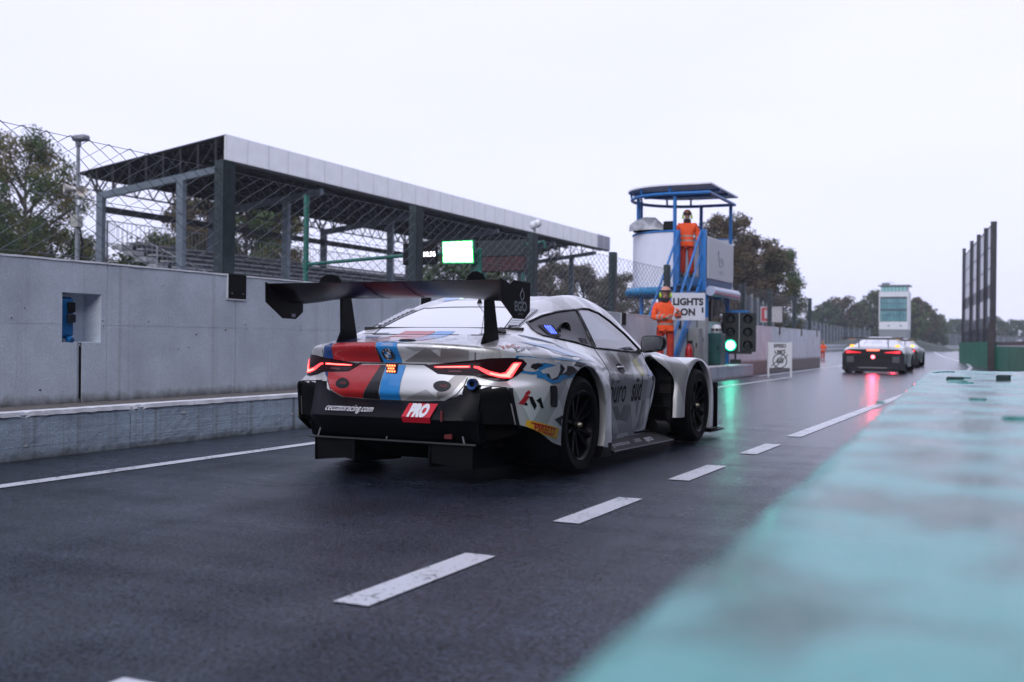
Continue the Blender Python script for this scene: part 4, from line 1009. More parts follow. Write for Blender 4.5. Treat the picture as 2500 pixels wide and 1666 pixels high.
MB().lathe([(.19, 0), (.19, .004), (.215, .004), (.215, 0)], 28, Matrix.Translation((0, -.016, .46)) @ Matrix.Rotation(pi/2, 4, 'X')).build('ring', SK, sg)
for dx in (-.035, .035):
    MB().add([(-.22+dx-.007, -.0185, .27-dx), (.2+dx-.007, -.0185, .68-dx), (.2+dx+.007, -.0185, .665-dx), (-.22+dx+.007, -.0185, .255-dx)], [(0, 1, 2, 3)]).build('strike', SK, sg)
# ================================================================== RACE CAR
CAR_O = Vector((-3.787, 7.306, 0)); CAR_H = radians(1.7)
car = empty('race_car', CAR_O, -CAR_H, 'white grey GT race car with red and blue tail stripes and large rear wing', 'race car')

def pchip(u, Y, q):
    u = np.asarray(u, float); Y = np.asarray(Y, float); q = np.asarray(q, float)
    h = np.diff(u); d = np.diff(Y, axis=0)/h[:, None]; n = len(u); m = np.zeros_like(Y)
    for i in range(1, n-1):
        w1 = 2*h[i]+h[i-1]; w2 = h[i]+2*h[i-1]; a, b = d[i-1], d[i]; ok = a*b > 0
        m[i] = np.where(ok, (w1+w2)/(w1/np.where(ok, a, 1)+w2/np.where(ok, b, 1)), 0)
    m[0] = d[0]; m[-1] = d[-1]
    k = np.clip(np.searchsorted(u, q, side='right')-1, 0, n-2); t = ((q-u[k])/h[k])[:, None]; hk = h[k][:, None]
    return (1+2*t)*(1-t)**2*Y[k]+t*(1-t)**2*hk*m[k]+t*t*(3-2*t)*Y[k+1]+t*t*(t-1)*hk*m[k+1]
def catmull(u, Y, q):
    u = np.asarray(u, float); Y = np.asarray(Y, float); q = np.asarray(q, float)
    h = np.diff(u); d = np.diff(Y, axis=0)/h[:, None]; n = len(u); m = np.zeros_like(Y)
    m[1:-1] = (d[:-1]*h[1:, None]+d[1:]*h[:-1, None])/(h[:-1]+h[1:])[:, None]
    m[0] = d[0]; m[-1] = d[-1]
    k = np.clip(np.searchsorted(u, q, side='right')-1, 0, n-2); t = ((q-u[k])/h[k])[:, None]; hk = h[k][:, None]
    return (1+2*t)*(1-t)**2*Y[k]+t*(1-t)**2*hk*m[k]+t*t*(3-2*t)*Y[k+1]+t*t*(t-1)*hk*m[k+1]
def chord(Y):
    d = np.linalg.norm(np.diff(Y, axis=0), axis=-1)
    d = d if d.ndim == 1 else d.mean(axis=1)
    return np.concatenate([[0], np.cumsum(np.maximum(d, 1e-4))])
def samp(u, step):
    q = [u[0]]
    for a, b in zip(u[:-1], u[1:]):
        n = max(1, int(math.ceil((b-a)/step))); q += [a+(b-a)*(i+1)/n for i in range(n)]
    return np.array(q)

# wall net: stations round the car, 7 points each from the shoulder down
S = [
 [(0, -1.0, .927), (0, -1.012, .90), (0, -.948, .785), (0, -.966, .69), (0, -.975, .595), (0, -.945, .54), (0, -.92, .40)],
 [(.3, -.975, .922), (.3, -.987, .897), (.3, -.932, .783), (.3, -.953, .69), (.3, -.965, .597), (.3, -.937, .54), (.3, -.91, .40)],
 [(.60, -.885, .908), (.605, -.897, .884), (.61, -.885, .80), (.61, -.895, .70), (.60, -.925, .60), (.60, -.915, .54), (.60, -.90, .40)],
 [(.735, -.80, .899), (.748, -.815, .876), (.765, -.81, .80), (.775, -.82, .70), (.825, -.85, .632), (.84, -.825, .52), (.855, -.795, .40)],
 [(.80, -.71, .892), (.822, -.72, .866), (.848, -.715, .80), (.866, -.725, .70), (.90, -.765, .630), (.92, -.76, .50), (.93, -.74, .38)],
 [(.86, -.595, .887), (.89, -.60, .862), (.922, -.60, .80), (.944, -.61, .70), (.962, -.64, .625), (.974, -.635, .49), (.978, -.63, .33)],
 [(.905, -.47, .885), (.938, -.47, .858), (.967, -.47, .80), (.988, -.48, .70), (1.0, -.50, .60), (1.004, -.51, .46), (.995, -.51, .27)],
 [(.925, -.30, .878), (.96, -.30, .852), (.988, -.31, .80), (1.01, -.33, .71), (1.017, -.36, .58), (1.014, -.37, .42), (1.0, -.37, .235)],
 [(.94, 0, .858), (.97, 0, .836), (.998, 0, .805), (1.018, 0, .765), (1.024, 0, .6), (1.022, 0, .4), (1.0, 0, .15)],
 [(.94, .3, .826), (.963, .3, .80), (.985, .3, .765), (1.006, .3, .71), (1.015, .3, .58), (1.01, .3, .38), (1.0, .3, .09)],
 [(.927, .5, .792), (.945, .5, .765), (.963, .5, .73), (.982, .51, .68), (.995, .53, .55), (.988, .56, .32), (.985, .59, .08)],
 [(.917, .61, .772), (.933, .61, .745), (.948, .61, .71), (.960, .61, .668), (.976, .62, .55), (.978, .63, .32), (.978, .64, .08)],
 [(.913, .655, .765), (.928, .655, .738), (.942, .655, .705), (.948, .655, .66), (.915, .655, .55), (.905, .66, .34), (.89, .66, .14)],
 [(.90, 1.0, .745), (.919, 1.0, .716), (.934, 1.0, .69), (.940, 1.0, .653), (.917, 1.0, .5), (.907, 1.0, .33), (.887, 1.0, .16)],
 [(.89, 1.5, .735), (.909, 1.5, .703), (.924, 1.5, .67), (.930, 1.5, .638), (.910, 1.5, .49), (.90, 1.5, .32), (.88, 1.5, .15)],
 [(.868, 1.70, .765), (.884, 1.735, .725), (.898, 1.79, .68), (.905, 1.845, .625), (.895, 1.83, .49), (.88, 1.75, .32), (.865, 1.68, .15)],
 [(.80, 1.80, .80), (.79, 1.83, .75), (.775, 1.875, .70), (.765, 1.915, .63), (.75, 1.90, .49), (.745, 1.83, .32), (.74, 1.78, .15)],
 [(.77, 2.1, .82), (.755, 2.1, .77), (.73, 2.1, .72), (.70, 2.1, .66), (.69, 2.1, .5), (.68, 2.1, .33), (.68, 2.1, .15)],
 [(.75, 2.4, .81), (.735, 2.4, .77), (.70, 2.4, .72), (.66, 2.4, .66), (.63, 2.4, .5), (.62, 2.4, .33), (.62, 2.4, .15)],
 [(.74, 3.0, .76), (.72, 3.0, .73), (.68, 3.0, .68), (.64, 3.0, .62), (.62, 3.0, .5), (.62, 3.0, .33), (.62, 3.0, .15)],
 [(.73, 3.55, .65), (.73, 3.55, .62), (.73, 3.56, .56), (.73, 3.58, .5), (.73, 3.6, .4), (.73, 3.6, .28), (.73, 3.6, .12)],
 [(.66, 3.82, .53), (.68, 3.83, .5), (.69, 3.84, .44), (.70, 3.85, .38), (.70, 3.85, .3), (.70, 3.85, .2), (.70, 3.85, .1)]]
S = np.array(S)
CORN = 4
# rows of the top skin: centre line .. shoulder (last point is the wall shoulder)
T = [
 None,
 [(0, -.74, .944), (.3, -.72, .942), (.59, -.67, .932), (.76, -.615, .918)],
 [(0, -.47, .972), (.3, -.47, .972), (.585, -.45, .972), (.715, -.455, .955)],
 [(0, -.26, 1.055), (.32, -.26, 1.052), (.60, -.27, 1.03), (.745, -.28, .985)],
 [(0, 0, 1.150), (.33, 0, 1.145), (.618, 0, 1.105), (.782, 0, .966)],
 [(0, .3, 1.236), (.34, .3, 1.228), (.612, .3, 1.182), (.808, .3, .934)],
 [(0, .5, 1.276), (.34, .5, 1.268), (.602, .5, 1.220), (.820, .5, .912)],
 [(0, .61, 1.293), (.34, .61, 1.284), (.597, .61, 1.236), (.825, .61, .902)],
 [(0, .655, 1.298), (.34, .655, 1.289), (.595, .655, 1.240), (.827, .655, .899)],
 [(0, 1.0, 1.318), (.34, 1.0, 1.309), (.585, 1.0, 1.253), (.835, 1.0, .878)],
 [(0, 1.5, 1.276), (.36, 1.48, 1.262), (.628, 1.45, 1.178), (.838, 1.5, .857)],
 [(0, 1.76, 1.178), (.38, 1.73, 1.158), (.684, 1.68, 1.048), (.832, 1.74, .849)],
 [(0, 1.98, 1.06), (.40, 1.95, 1.03), (.740, 1.87, .918), (.790, 1.86, .865)],
 [(0, 2.2, .945), (.42, 2.15, .935), (.715, 2.08, .885), (.760, 2.09, .862)],
 [(0, 2.45, .893), (.4, 2.43, .897), (.655, 2.4, .872), (.72, 2.4, .848)],
 [(0, 3.0, .835), (.4, 3.0, .835), (.62, 3.0, .808), (.70, 3.0, .79)],
 [(0, 3.6, .73), (.4, 3.58, .72), (.62, 3.56, .695), (.69, 3.55, .675)],
 [(0, 3.93, .56), (.35, 3.9, .56), (.56, 3.86, .55), (.63, 3.83, .54)]]
STEP = .032
uj = chord(S); uk = chord(np.swapaxes(S, 0, 1))
qj = samp(uj, STEP); qk = samp(uk, .028)
Wn = np.stack([pchip(uj, S[:, k, :], qj) for k in range(7)], axis=1)          # (J,7,3)
Wn = np.stack([pchip(uk, Wn[j], qk) for j in range(len(qj))], axis=0)         # (J,K,3)
jc = int(np.argmin(abs(qj-uj[CORN])))
rows = []
for i in range(len(S)-CORN):
    rows.append([tuple(S[j, 0]) for j in range(5)] if i == 0 else T[i]+[tuple(S[CORN+i, 0])])
Tn = np.array(rows)                                                          # (R,5,3)
ur = uj[CORN:]; qr = qj[jc:]
Tn = np.stack([pchip(ur, Tn[:, k, :], qr) for k in range(5)], axis=1)
uc = uj[:5]; qc = qj[:jc+1]
Tn = np.stack([catmull(uc, Tn[i], qc) for i in range(len(qr))], axis=0)       # (Rr, Cc, 3)
Tn[0] = Wn[:jc+1, 0]; Tn[:, -1] = Wn[jc:, 0]

bm = bmesh.new()
def addgrid(P, flip):
    V = [[bm.verts.new(p) for p in row] for row in P]
    for i in range(len(P)-1):
        for j in range(len(P[0])-1):
            q = [V[i][j], V[i][j+1], V[i+1][j+1], V[i+1][j]]
            try: bm.faces.new(q[::-1] if flip else q)
            except ValueError: pass
Lm = np.array([-1, 1, 1])
addgrid(Wn, True); addgrid(Wn*Lm, False); addgrid(Tn, False); addgrid(Tn*Lm, True)
bmesh.ops.remove_doubles(bm, verts=bm.verts[:], dist=.0012)
bmesh.ops.recalc_face_normals(bm, faces=bm.faces[:])
_up = sum(f.normal.z*f.calc_area() for f in bm.faces)
if _up < 0: bmesh.ops.reverse_faces(bm, faces=bm.faces[:])

bm0 = bm.copy(); bm0.normal_update(); bm0.faces.ensure_lookup_table(); BVH0 = BVHTree.FromBMesh(bm0)
from mathutils.interpolate import poly_3d_calc
def smooth_normals(me):
    """shade the cut skin with the normals of the uncut surface"""
    vn = []
    for v in me.vertices:
        p, n, i, d = BVH0.find_nearest(v.co)
        if p is None or d > .004: vn.append(None); continue
        f = bm0.faces[i]; w = poly_3d_calc([q.co for q in f.verts], p); nn = Vector((0, 0, 0))
        for q, k in zip(f.verts, w): nn += q.normal*k
        vn.append(nn.normalized())
    out = [None]*len(me.loops)
    for pl in me.polygons:
        for li in pl.loop_indices:
            n = vn[me.loops[li].vertex_index]
            if n is not None and n.dot(pl.normal) < 0: n = -n
            out[li] = n if n is not None and n.dot(pl.normal) > .78 else pl.normal.copy()
    me.normals_split_custom_set(out)

def seg_sd(poly):
    P = [(float(a), float(b)) for a, b in poly]; n = len(P)
    def f(x, y):
        ins = False; best = 1e9
        for i in range(n):
            x1, y1 = P[i]; x2, y2 = P[(i+1) % n]
            if (y1 > y) != (y2 > y) and x < (x2-x1)*(y-y1)/(y2-y1)+x1: ins = not ins
            dx, dy = x2-x1, y2-y1; t = max(0, min(1, ((x-x1)*dx+(y-y1)*dy)/(dx*dx+dy*dy+1e-12)))
            best = min(best, (x-x1-t*dx)**2+(y-y1-t*dy)**2)
        return -sqrt(best) if ins else sqrt(best)
    return f
def cut(bm, f, where):
    """slice the skin along f=0 among faces accepted by where(); returns faces inside"""
    val = {}
    def F(v):
        if v not in val: val[v] = f(v.co)
        return val[v]
    faces = [fc for fc in bm.faces if where(fc)]
    edges = {e for fc in faces for e in fc.edges}; new = set()
    for e in list(edges):
        a, b = e.verts; fa, fb = F(a), F(b)
        if fa*fb < 0 and abs(fa) > 2e-4 and abs(fb) > 2e-4:
            lo, hi = a.co.copy(), b.co.copy(); flo = fa
            for _ in range(12):
                md = (lo+hi)/2; fm = f(md)
                if fm*flo > 0: lo, flo = md, fm
                else: hi = md
            t = ((lo+hi)/2-a.co).length/max(1e-9, (b.co-a.co).length)
            _, nv = bmesh.utils.edge_split(e, a, t); val[nv] = 0.0; new.add(nv)
    for v, x in val.items():
        if abs(x) <= 2e-4: new.add(v)
    for fc in list({fc for v in new for fc in v.link_faces}):
        on = [v for v in fc.verts if v in new]
        if len(on) == 2 and not any(set(e.verts) == set(on) for e in fc.edges):
            try: bmesh.utils.face_split(fc, on[0], on[1])
            except Exception: pass
    out = []
    for fc in bm.faces:
        if where(fc):
            c = fc.calc_center_median()
            if f(c) < 0: out.append(fc)
    return out
def take(bm, faces):
    """remove faces from bm, return (verts, faces) of the piece"""
    idx = {}; V = []; Fs = []
    for fc in faces:
        row = []
        for v in fc.verts:
            if v not in idx: idx[v] = len(V); V.append(tuple(v.co))
            row.append(idx[v])
        Fs.append(tuple(row))
    bmesh.ops.delete(bm, geom=faces, context='FACES')
    return V, Fs
# side glass, quarter panel, windscreen, arches, louvres
POLY_G = [(.735, 1.196), (.86, 1.208), (1.0, 1.208), (1.17, 1.18), (1.32, 1.118), (1.5, 1.015), (1.69, .872), (1.66, .858), (.66, .897)]
POLY_Q = [(-.16, .985), (-.185, 1.0), (-.175, 1.03), (-.11, 1.078), (.1, 1.13), (.35, 1.168), (.6, 1.189), (.715, 1.194), (.637, .90), (.3, .94)]
fg = seg_sd(POLY_G); fq = seg_sd(POLY_Q)
hi = lambda fc: abs(fc.calc_center_median().x) > .5 and fc.calc_center_median().z > .8
pieces = {}
for sgn, nm in ((1, 'R'), (-1, 'L')):
    side = lambda fc, s=sgn: hi(fc) and fc.calc_center_median().x*s > 0
    pieces['glass'+nm] = take(bm, cut(bm, lambda c: fg(c.y, c.z), side))
    pieces['quarter'+nm] = take(bm, cut(bm, lambda c: fq(c.y, c.z), side))
POLY_W = [(-.55, 1.62), (-.3, 1.585), (0, 1.575), (.3, 1.585), (.55, 1.62), (.675, 1.90), (.66, 2.0), (.4, 2.1), (0, 2.15), (-.4, 2.1), (-.66, 2.0), (-.675, 1.90)]
fw_ = seg_sd(POLY_W)
pieces['wind'] = take(bm, cut(bm, lambda c: fw_(c.x, c.y), lambda fc: fc.calc_center_median().z > .88 and 1.3 < fc.calc_center_median().y < 2.4))
# rear window
POLY_RW = [(-.50, -.425), (.50, -.425), (.515, -.3), (.42, .17), (-.42, .17), (-.515, -.3)]
frw = seg_sd(POLY_RW)
pieces['rearw'] = take(bm, cut(bm, lambda c: frw(c.x, c.y), lambda fc: fc.calc_center_median().z > .9 and -.7 < fc.calc_center_median().y < .4 and abs(fc.calc_center_median().x) < .6))
LOUV = []
for s in (1, -1):
    pl = [(s*.535, -.30), (s*.455, .10), (s*.565, .16), (s*.60, -.22)]; fl = seg_sd(pl); LOUV.append(pl)
    pieces['louv%d' % s] = take(bm, cut(bm, lambda c: fl(c.x, c.y), lambda fc: fc.calc_center_median().z > .95 and -.6 < fc.calc_center_median().y < .4 and fc.calc_center_median().x*s > .3))
AR = .422
def farch(c):
    return hypot(c.y-.03, c.z-.352)-AR
for s in (1, -1):
    fcs = cut(bm, farch, lambda fc: fc.calc_center_median().x*s > .8 and fc.calc_center_median().z < .9 and -.8 < fc.calc_center_median().y < .8)
    bmesh.ops.delete(bm, geom=fcs, context='FACES')
    ed = [e for e in bm.edges if e.is_boundary and all(v.co.x*s > .85 and abs(hypot(v.co.y-.03, v.co.z-.352)-AR) < .004 for v in e.verts)]
    ex_ = bmesh.ops.extrude_edge_only(bm, edges=ed)
    for v in [g for g in ex_['geom'] if isinstance(g, bmesh.types.BMVert)]: v.co.x -= s*.05
bmesh.ops.delete(bm, geom=[v for v in bm.verts if not v.link_faces], context='VERTS')
# paint runs to just behind the door; the inlet behind the front wheel is bare carbon
for fc in bm.faces:
    c = fc.calc_center_median()
    fc.material_index = 1 if (c.y > 1.80+.0*c.z and abs(c.x) < .862 and c.z < .80+.1*max(0, abs(c.x)-.7) and abs(c.x) > .5 and (c.z < .79 or abs(c.x) > .76)) or c.z < .17 else 0
    if c.y < -.55 and c.z < .535 and abs(c.x) < .84: fc.material_index = 1
    if c.y < -.6 and c.z < .643 and abs(c.x) > .55 and abs(c.x) < .85 and fc.normal.y < -.75: fc.material_index = 1
    fc.smooth = True
def mat_paint():
    m = bpy.data.materials.new('car_paint'); m.use_nodes = True; nt = m.node_tree; b = nt.nodes['Principled BSDF']
    tc = N(nt, 'ShaderNodeTexCoord'); sx = N(nt, 'ShaderNodeSeparateXYZ'); nt.links.new(tc.outputs['Object'], sx.inputs[0])
    # large facets of the camouflage livery: a few crossing slanted stripes in grey tones
    last = None; col = N(nt, 'ShaderNodeRGB'); col.outputs[0].default_value = (.76, .77, .77, 1); last = col.outputs[0]
    def band(ax, ay, az, off, w, c, fac):
        nonlocal last
        cm = N(nt, 'ShaderNodeVectorMath'); cm.operation = 'DOT_PRODUCT'; cm.inputs[1].default_value = (ax, ay, az)
        ab = N(nt, 'ShaderNodeVectorMath'); ab.operation = 'ABSOLUTE'; nt.links.new(tc.outputs['Object'], ab.inputs[0])
        cb = N(nt, 'ShaderNodeCombineXYZ'); s2 = N(nt, 'ShaderNodeSeparateXYZ'); nt.links.new(ab.outputs[0], s2.inputs[0])
        nt.links.new(s2.outputs[0], cb.inputs[0]); nt.links.new(sx.outputs[1], cb.inputs[1]); nt.links.new(sx.outputs[2], cb.inputs[2])
        nt.links.new(cb.outputs[0], cm.inputs[0])
        su = N(nt, 'ShaderNodeMath'); su.operation = 'ADD'; su.inputs[1].default_value = off; nt.links.new(cm.outputs['Value'], su.inputs[0])
        aa = N(nt, 'ShaderNodeMath'); aa.operation = 'ABSOLUTE'; nt.links.new(su.outputs[0], aa.inputs[0])
        lt = N(nt, 'ShaderNodeMath'); lt.operation = 'LESS_THAN'; lt.inputs[1].default_value = w; nt.links.new(aa.outputs[0], lt.inputs[0])
        mu = N(nt, 'ShaderNodeMath'); mu.operation = 'MULTIPLY'; mu.inputs[1].default_value = fac; nt.links.new(lt.outputs[0], mu.inputs[0])
        mx = N(nt, 'ShaderNodeMixRGB'); mx.inputs[2].default_value = (*c, 1); nt.links.new(mu.outputs[0], mx.inputs[0]); nt.links.new(last, mx.inputs[1]); last = mx.outputs[0]
    G1, G2 = (.30, .31, .32), (.42, .41, .41)
    band(0, .80, .60, -1.18, .085, G1, .75); band(0, .86, -.5, -.62, .11, G1, .7); band(.3, .75, .55, -.35, .07, G2, .6); band(.5, .6, -.6, .15, .06, G1, .55)
    band(.75, .55, .2, -.25, .045, G2, .7); band(.8, -.2, .55, -1.03, .055, G2, .6); band(.35, .8, .45, .12, .05, G1, .55); band(.1, .9, .42, -2.55, .12, G1, .6); band(.9, .3, -.3, -.1, .04, G2, .55); band(0, .7, .7, -1.62, .05, G1, .6)
    gm = N(nt, 'ShaderNodeNewGeometry'); bk = N(nt, 'ShaderNodeMixRGB'); bk.inputs[2].default_value = (.012, .012, .013, 1)
    nt.links.new(gm.outputs['Backfacing'], bk.inputs[0]); nt.links.new(last, bk.inputs[1]); nt.links.new(bk.outputs[0], b.inputs['Base Color'])
    # rain film
    b.inputs['Roughness'].default_value = .4; b.inputs['Metallic'].default_value = .5; b.inputs['Coat Weight'].default_value = .6; b.inputs['Coat Roughness'].default_value = .06
    dn = N(nt, 'ShaderNodeTexVoronoi'); dn.inputs['Scale'].default_value = 150; nt.links.new(tc.outputs['Object'], dn.inputs['Vector'])
    dr = N(nt, 'ShaderNodeMapRange'); dr.inputs[1].default_value = .1; dr.inputs[2].default_value = .35; dr.inputs[3].default_value = 1; dr.inputs[4].default_value = 0; nt.links.new(dn.outputs['Distance'], dr.inputs[0])
    bp = N(nt, 'ShaderNodeBump'); bp.inputs['Strength'].default_value = .12; bp.inputs['Distance'].default_value = .001; nt.links.new(dr.outputs[0], bp.inputs['Height']); nt.links.new(bp.outputs[0], b.inputs['Coat Normal'])
    return m
PAINT = mat_paint(); CARBON = mat('carbon', (.005, .005, .006), .45, var=.2, vscale=60, spec=.1)
CARB_M = mat('carbon_matt', (.005, .0055, .008), .42, spec=.13)
me = bpy.data.meshes.new('body'); bm.to_mesh(me)
body = mesh_obj('body', me, [PAINT, CARBON], car); smooth_normals(me)
BVH = BVHTree.FromBMesh(bm)
bmB = bm.copy()

GLASS = mat_glass('window_glass', (.62, .68, .74)); GFRAME = mat('window_seal', (.01, .01, .011), .3)
QP = mat('quarter_black', (.012, .0125, .014), .3, spec=.35)
def piece(nm, name, m, off=0.0):
    V, Fs = pieces[nm]; o = MB().add(V, Fs).build(name, m, car, 60); return o
for s in 'RL':
    piece('glass'+s, 'side_window', GLASS); piece('quarter'+s, 'quarter_panel', QP)
piece('wind', 'windscreen', GLASS); rw_o = piece('rearw', 'rear_window', mat('film_white', (.66, .68, .72), .12, coat=1.0))
piece('louv1', 'vent_recess', BLACK); piece('louv-1', 'vent_recess', BLACK)
# rays against the complete outer skin (with the windows) for anything fixed on it
allV = [tuple(v.co) for v in bm.verts]; bm.verts.index_update(); allF = [tuple(v.index for v in f.verts) for f in bm.faces]
for V, Fs in pieces.values():
    b0 = len(allV); allV += V; allF += [tuple(b0+i for i in f) for f in Fs]
SKIN = BVHTree.FromPolygons(allV, allF)
def hit(axis, a, b, s=1):
    if axis == 'y': o, d = Vector((a, -3, b)), Vector((0, 1, 0))
    elif axis == 'x': o, d = Vector((3*s, a, b)), Vector((-s, 0, 0))
    elif axis == 'd':
        nn = Vector((.55*s, 0, .835)); o = Vector((.82*s, a, .90))+Vector((-.835*s, 0, .55))*b+nn*2; d = -nn
    else: o, d = Vector((a, b, 3)), Vector((0, 0, -1))
    p, n, i, dist = SKIN.ray_cast(o, d)
    if p is None:
        p, n, i, dist = SKIN.find_nearest({'y': Vector((a, -.9, b)), 'x': Vector((.95*s, a, b)), 'z': Vector((a, b, 1))}[axis])
    if n.dot(d) > 0: n = -n
    return p, n
def flat_mesh(poly, res):
    tris = tessellate_polygon([[Vector((a, b, 0)) for a, b in poly]])
    bm2 = bmesh.new(); vs = [bm2.verts.new((a, b, 0)) for a, b in poly]
    for t in tris:
        try: bm2.faces.new([vs[i] for i in t])
        except ValueError: pass
    return refine(bm2, res)
def refine(bm2, res):
    for _ in range(7):
        L = [e for e in bm2.edges if e.calc_length() > res]
        if not L: break
        bmesh.ops.subdivide_edges(bm2, edges=L, cuts=1); bmesh.ops.triangulate(bm2, faces=[f for f in bm2.faces if len(f.verts) > 3])
    bm2.verts.index_update()
    v = [(p.co.x, p.co.y) for p in bm2.verts]; f = [tuple(q.index for q in p.verts) for p in bm2.faces]; bm2.free()
    return v, f
def drape(name, vf, axis, m, off=.002, s=1, parent=None, smooth=60):
    v, f = vf; P = []; flipn = 0
    for a, b in v:
        p, n = hit(axis, a, b, s); P.append(p+n*off)
    o = MB().add(P, f).build(name, m, parent or body, smooth); return o
def decal(name, poly, axis, m, off=.003, s=1, res=.02, parent=None): return drape(name, flat_mesh(poly, res), axis, m, off, s, parent)
def dtext(name, txt, c, size, axis, m, off=.003, s=1, rot=0, res=.03, flip=False, **kw):
    v, f = text_mesh(txt, size, **kw)
    bm2 = bmesh.new(); vs = [bm2.verts.new((a, b, 0)) for a, b in v]
    for q in f:
        try: bm2.faces.new([vs[i] for i in q])
        except ValueError: pass
    v, f = refine(bm2, res); ca, sa = cos(rot), sin(rot)
    v = [(c[0]+(a*ca-b*sa)*(-1 if flip else 1), c[1]+a*sa+b*ca) for a, b in v]
    return drape(name, (v, f), axis, m, off, s)
def hem(name, poly, axis, r, m, off=.0, s=1, closed=True, parent=None, res=.03):
    pts = []
    n = len(poly)
    for i in range(n if closed else n-1):
        a, b = Vector(poly[i]), Vector(poly[(i+1) % n]); k = max(1, int((b-a).length/res))
        for j in range(k): q = a.lerp(b, j/k); p, nn = hit(axis, q.x, q.y, s); pts.append(p+nn*off)
    if not closed: p, nn = hit(axis, *poly[-1], s); pts.append(p+nn*off)
    return MB().tube(pts, r, 6, closed=closed).build(name, m, parent or car, 60)
for s in (1, -1):
    hem('window_seal', POLY_G, 'x', .011, GFRAME, .0, s); hem('window_seal', POLY_Q, 'x', .011, GFRAME, .0, s)
hem('windscreen_seal', POLY_W, 'z', .012, GFRAME); hem('rear_window_seam', POLY_RW, 'z', .0045, GFRAME)
hem('wire', [(.02, .24), (.2, 0), (.40, -.42)], 'z', .002, GFRAME, .003, closed=False)
# louvre slats over the side vents
for s in (1, -1):
    for k in range(8):
        t = (k+.5)/8; y = -.27+.38*t; xa = .528-.072*t; xb = .594-.03*t
        pa, na = hit('z', s*xa, y); pb, nb2 = hit('z', s*xb, y+.03)
        pa += na*.012; pb += nb2*.012
        MB().add([pa, pb, pb+Vector((0, .022, .014)), pa+Vector((0, .022, .014)), pa-na*.02, pb-nb2*.02], [(0, 1, 2, 3), (4, 5, 1, 0)]).build('vent_slat', mat('slat_silver', (.45, .46, .5), .3, .4), car)
    hem('vent_frame', LOUV[0 if s > 0 else 1], 'z', .006, mat('slat_silver', (.45, .46, .5), .3, .4))

# ---- livery on the tail
RD = mat('livery_red', (.42, .018, .02), .3, coat=.8); NV = mat('livery_navy', (.012, .05, .19), .3, coat=.8); SK_ = mat('livery_sky', (.02, .24, .62), .3, coat=.8)
BK = mat('livery_black', (.012, .012, .014), .3, coat=.6); GY = mat('livery_grey', (.36, .34, .33), .34, .55, coat=.5); GY2 = mat('livery_grey_light', (.52, .52, .53), .34, .55, coat=.5); GYD = mat('livery_grey_dark', (.2, .2, .2), .34, .55, coat=.5)
ZB, ZT = .792, .925
decal('navy_stripe', [(-.60, ZB+.02), (-.505, ZB+.006), (-.50, ZT-.01), (-.585, ZT-.025)], 'y', NV)
decal('red_stripe', [(-.503, ZB+.004), (-.088, ZB), (-.098, ZT), (-.498, ZT-.01)], 'y', RD)
decal('black_edge', [(-.087, ZB), (-.062, ZB), (-.095, ZT)], 'y', BK)
decal('sky_stripe', [(-.06, ZB), (.085, ZB), (.075, ZT), (-.094, ZT)], 'y', SK_)
decal('grey_shard', [(.10, .80), (.42, .798), (.30, .90)], 'y', GY, .0015); decal('grey_shard', [(.36, .797), (.56, .80), (.57, .88), (.40, .905)], 'y', GY, .0015); decal('grey_shard', [(.12, .905), (.30, .915), (.52, .90), (.20, .87)], 'y', GY2, .0012)
# deck lid stripes continuing over the top towards the window
decal('navy_top', [(-.585, -.87), (-.50, -.915), (-.36, -.6), (-.40, -.47), (-.55, -.45)], 'z', NV, .002); decal('red_top', [(-.49, -.925), (-.1, -.985), (-.05, -.6), (0.0, -.36), (-.26, -.36), (-.36, -.6)], 'z', RD, .002)
decal('sky_top', [(-.09, -.985), (.08, -.985), (.12, -.6), (.16, -.36), (.01, -.36), (-.04, -.6)], 'z', SK_, .002); decal('grey_top', [(.2, -.97), (.5, -.90), (.3, -.7)], 'z', GY2, .0015)
# lower tail panel between the lamps
decal('navy_lower', [(-.58, .765), (-.555, .765), (-.545, .67), (-.575, .70)], 'y', NV)
decal('red_lower', [(-.55, .765), (-.085, .775), (-.20, .60), (-.235, .545), (-.40, .55), (-.50, .60), (-.545, .67)], 'y', RD)
decal('black_lower', [(-.082, .775), (-.045, .775), (-.075, .66), (-.085, .60), (-.09, .542), (-.232, .544), (-.196, .60)], 'y', BK)
decal('sky_lower', [(-.04, .775), (.11, .775), (.085, .66), (.075, .542), (-.087, .542), (-.07, .66)], 'y', SK_)
decal('grey_lower', [(.1, .545), (.38, .552), (.28, .62)], 'y', GY2, .0015); decal('grey_lower', [(.36, .555), (.47, .60), (.56, .72), (.50, .74), (.36, .60)], 'y', GY, .0015); decal('grey_lower', [(.62, .69), (.74, .66), (.66, .63)], 'y', GY2, .0015)
hem('panel_gap', [(-.55, .735), (-.545, .66), (-.50, .59), (-.41, .545), (-.2, .536), (.2, .536), (.41, .545), (.50, .59), (.545, .65), (.56, .70)], 'y', .004, GFRAME, 0, closed=False)
hem('lid_gap', [(.61, .905), (.608, .86), (.605, .815)], 'y', .0035, GFRAME, 0, closed=False); hem('lid_gap', [(-.61, .905), (-.608, .86), (-.605, .815)], 'y', .0035, GFRAME, 0, closed=False)
hem('lid_gap', [(-.27, .783), (0, .785), (.27, .783)], 'y', .0045, GFRAME, 0, closed=False)
hem('door_gap', [(.615, .90), (.625, .85), (.65, .77), (.665, .68), (.665, .42), (.68, .25)], 'x', .003, GFRAME, 0, closed=False)
hem('door_gap', [(.615, .90), (.625, .85), (.65, .77), (.665, .68), (.665, .42), (.68, .25)], 'x', .003, GFRAME, 0, -1, closed=False)
hem('door_gap', [(1.70, .85), (1.73, .7), (1.73, .3)], 'x', .003, GFRAME, 0, closed=False)
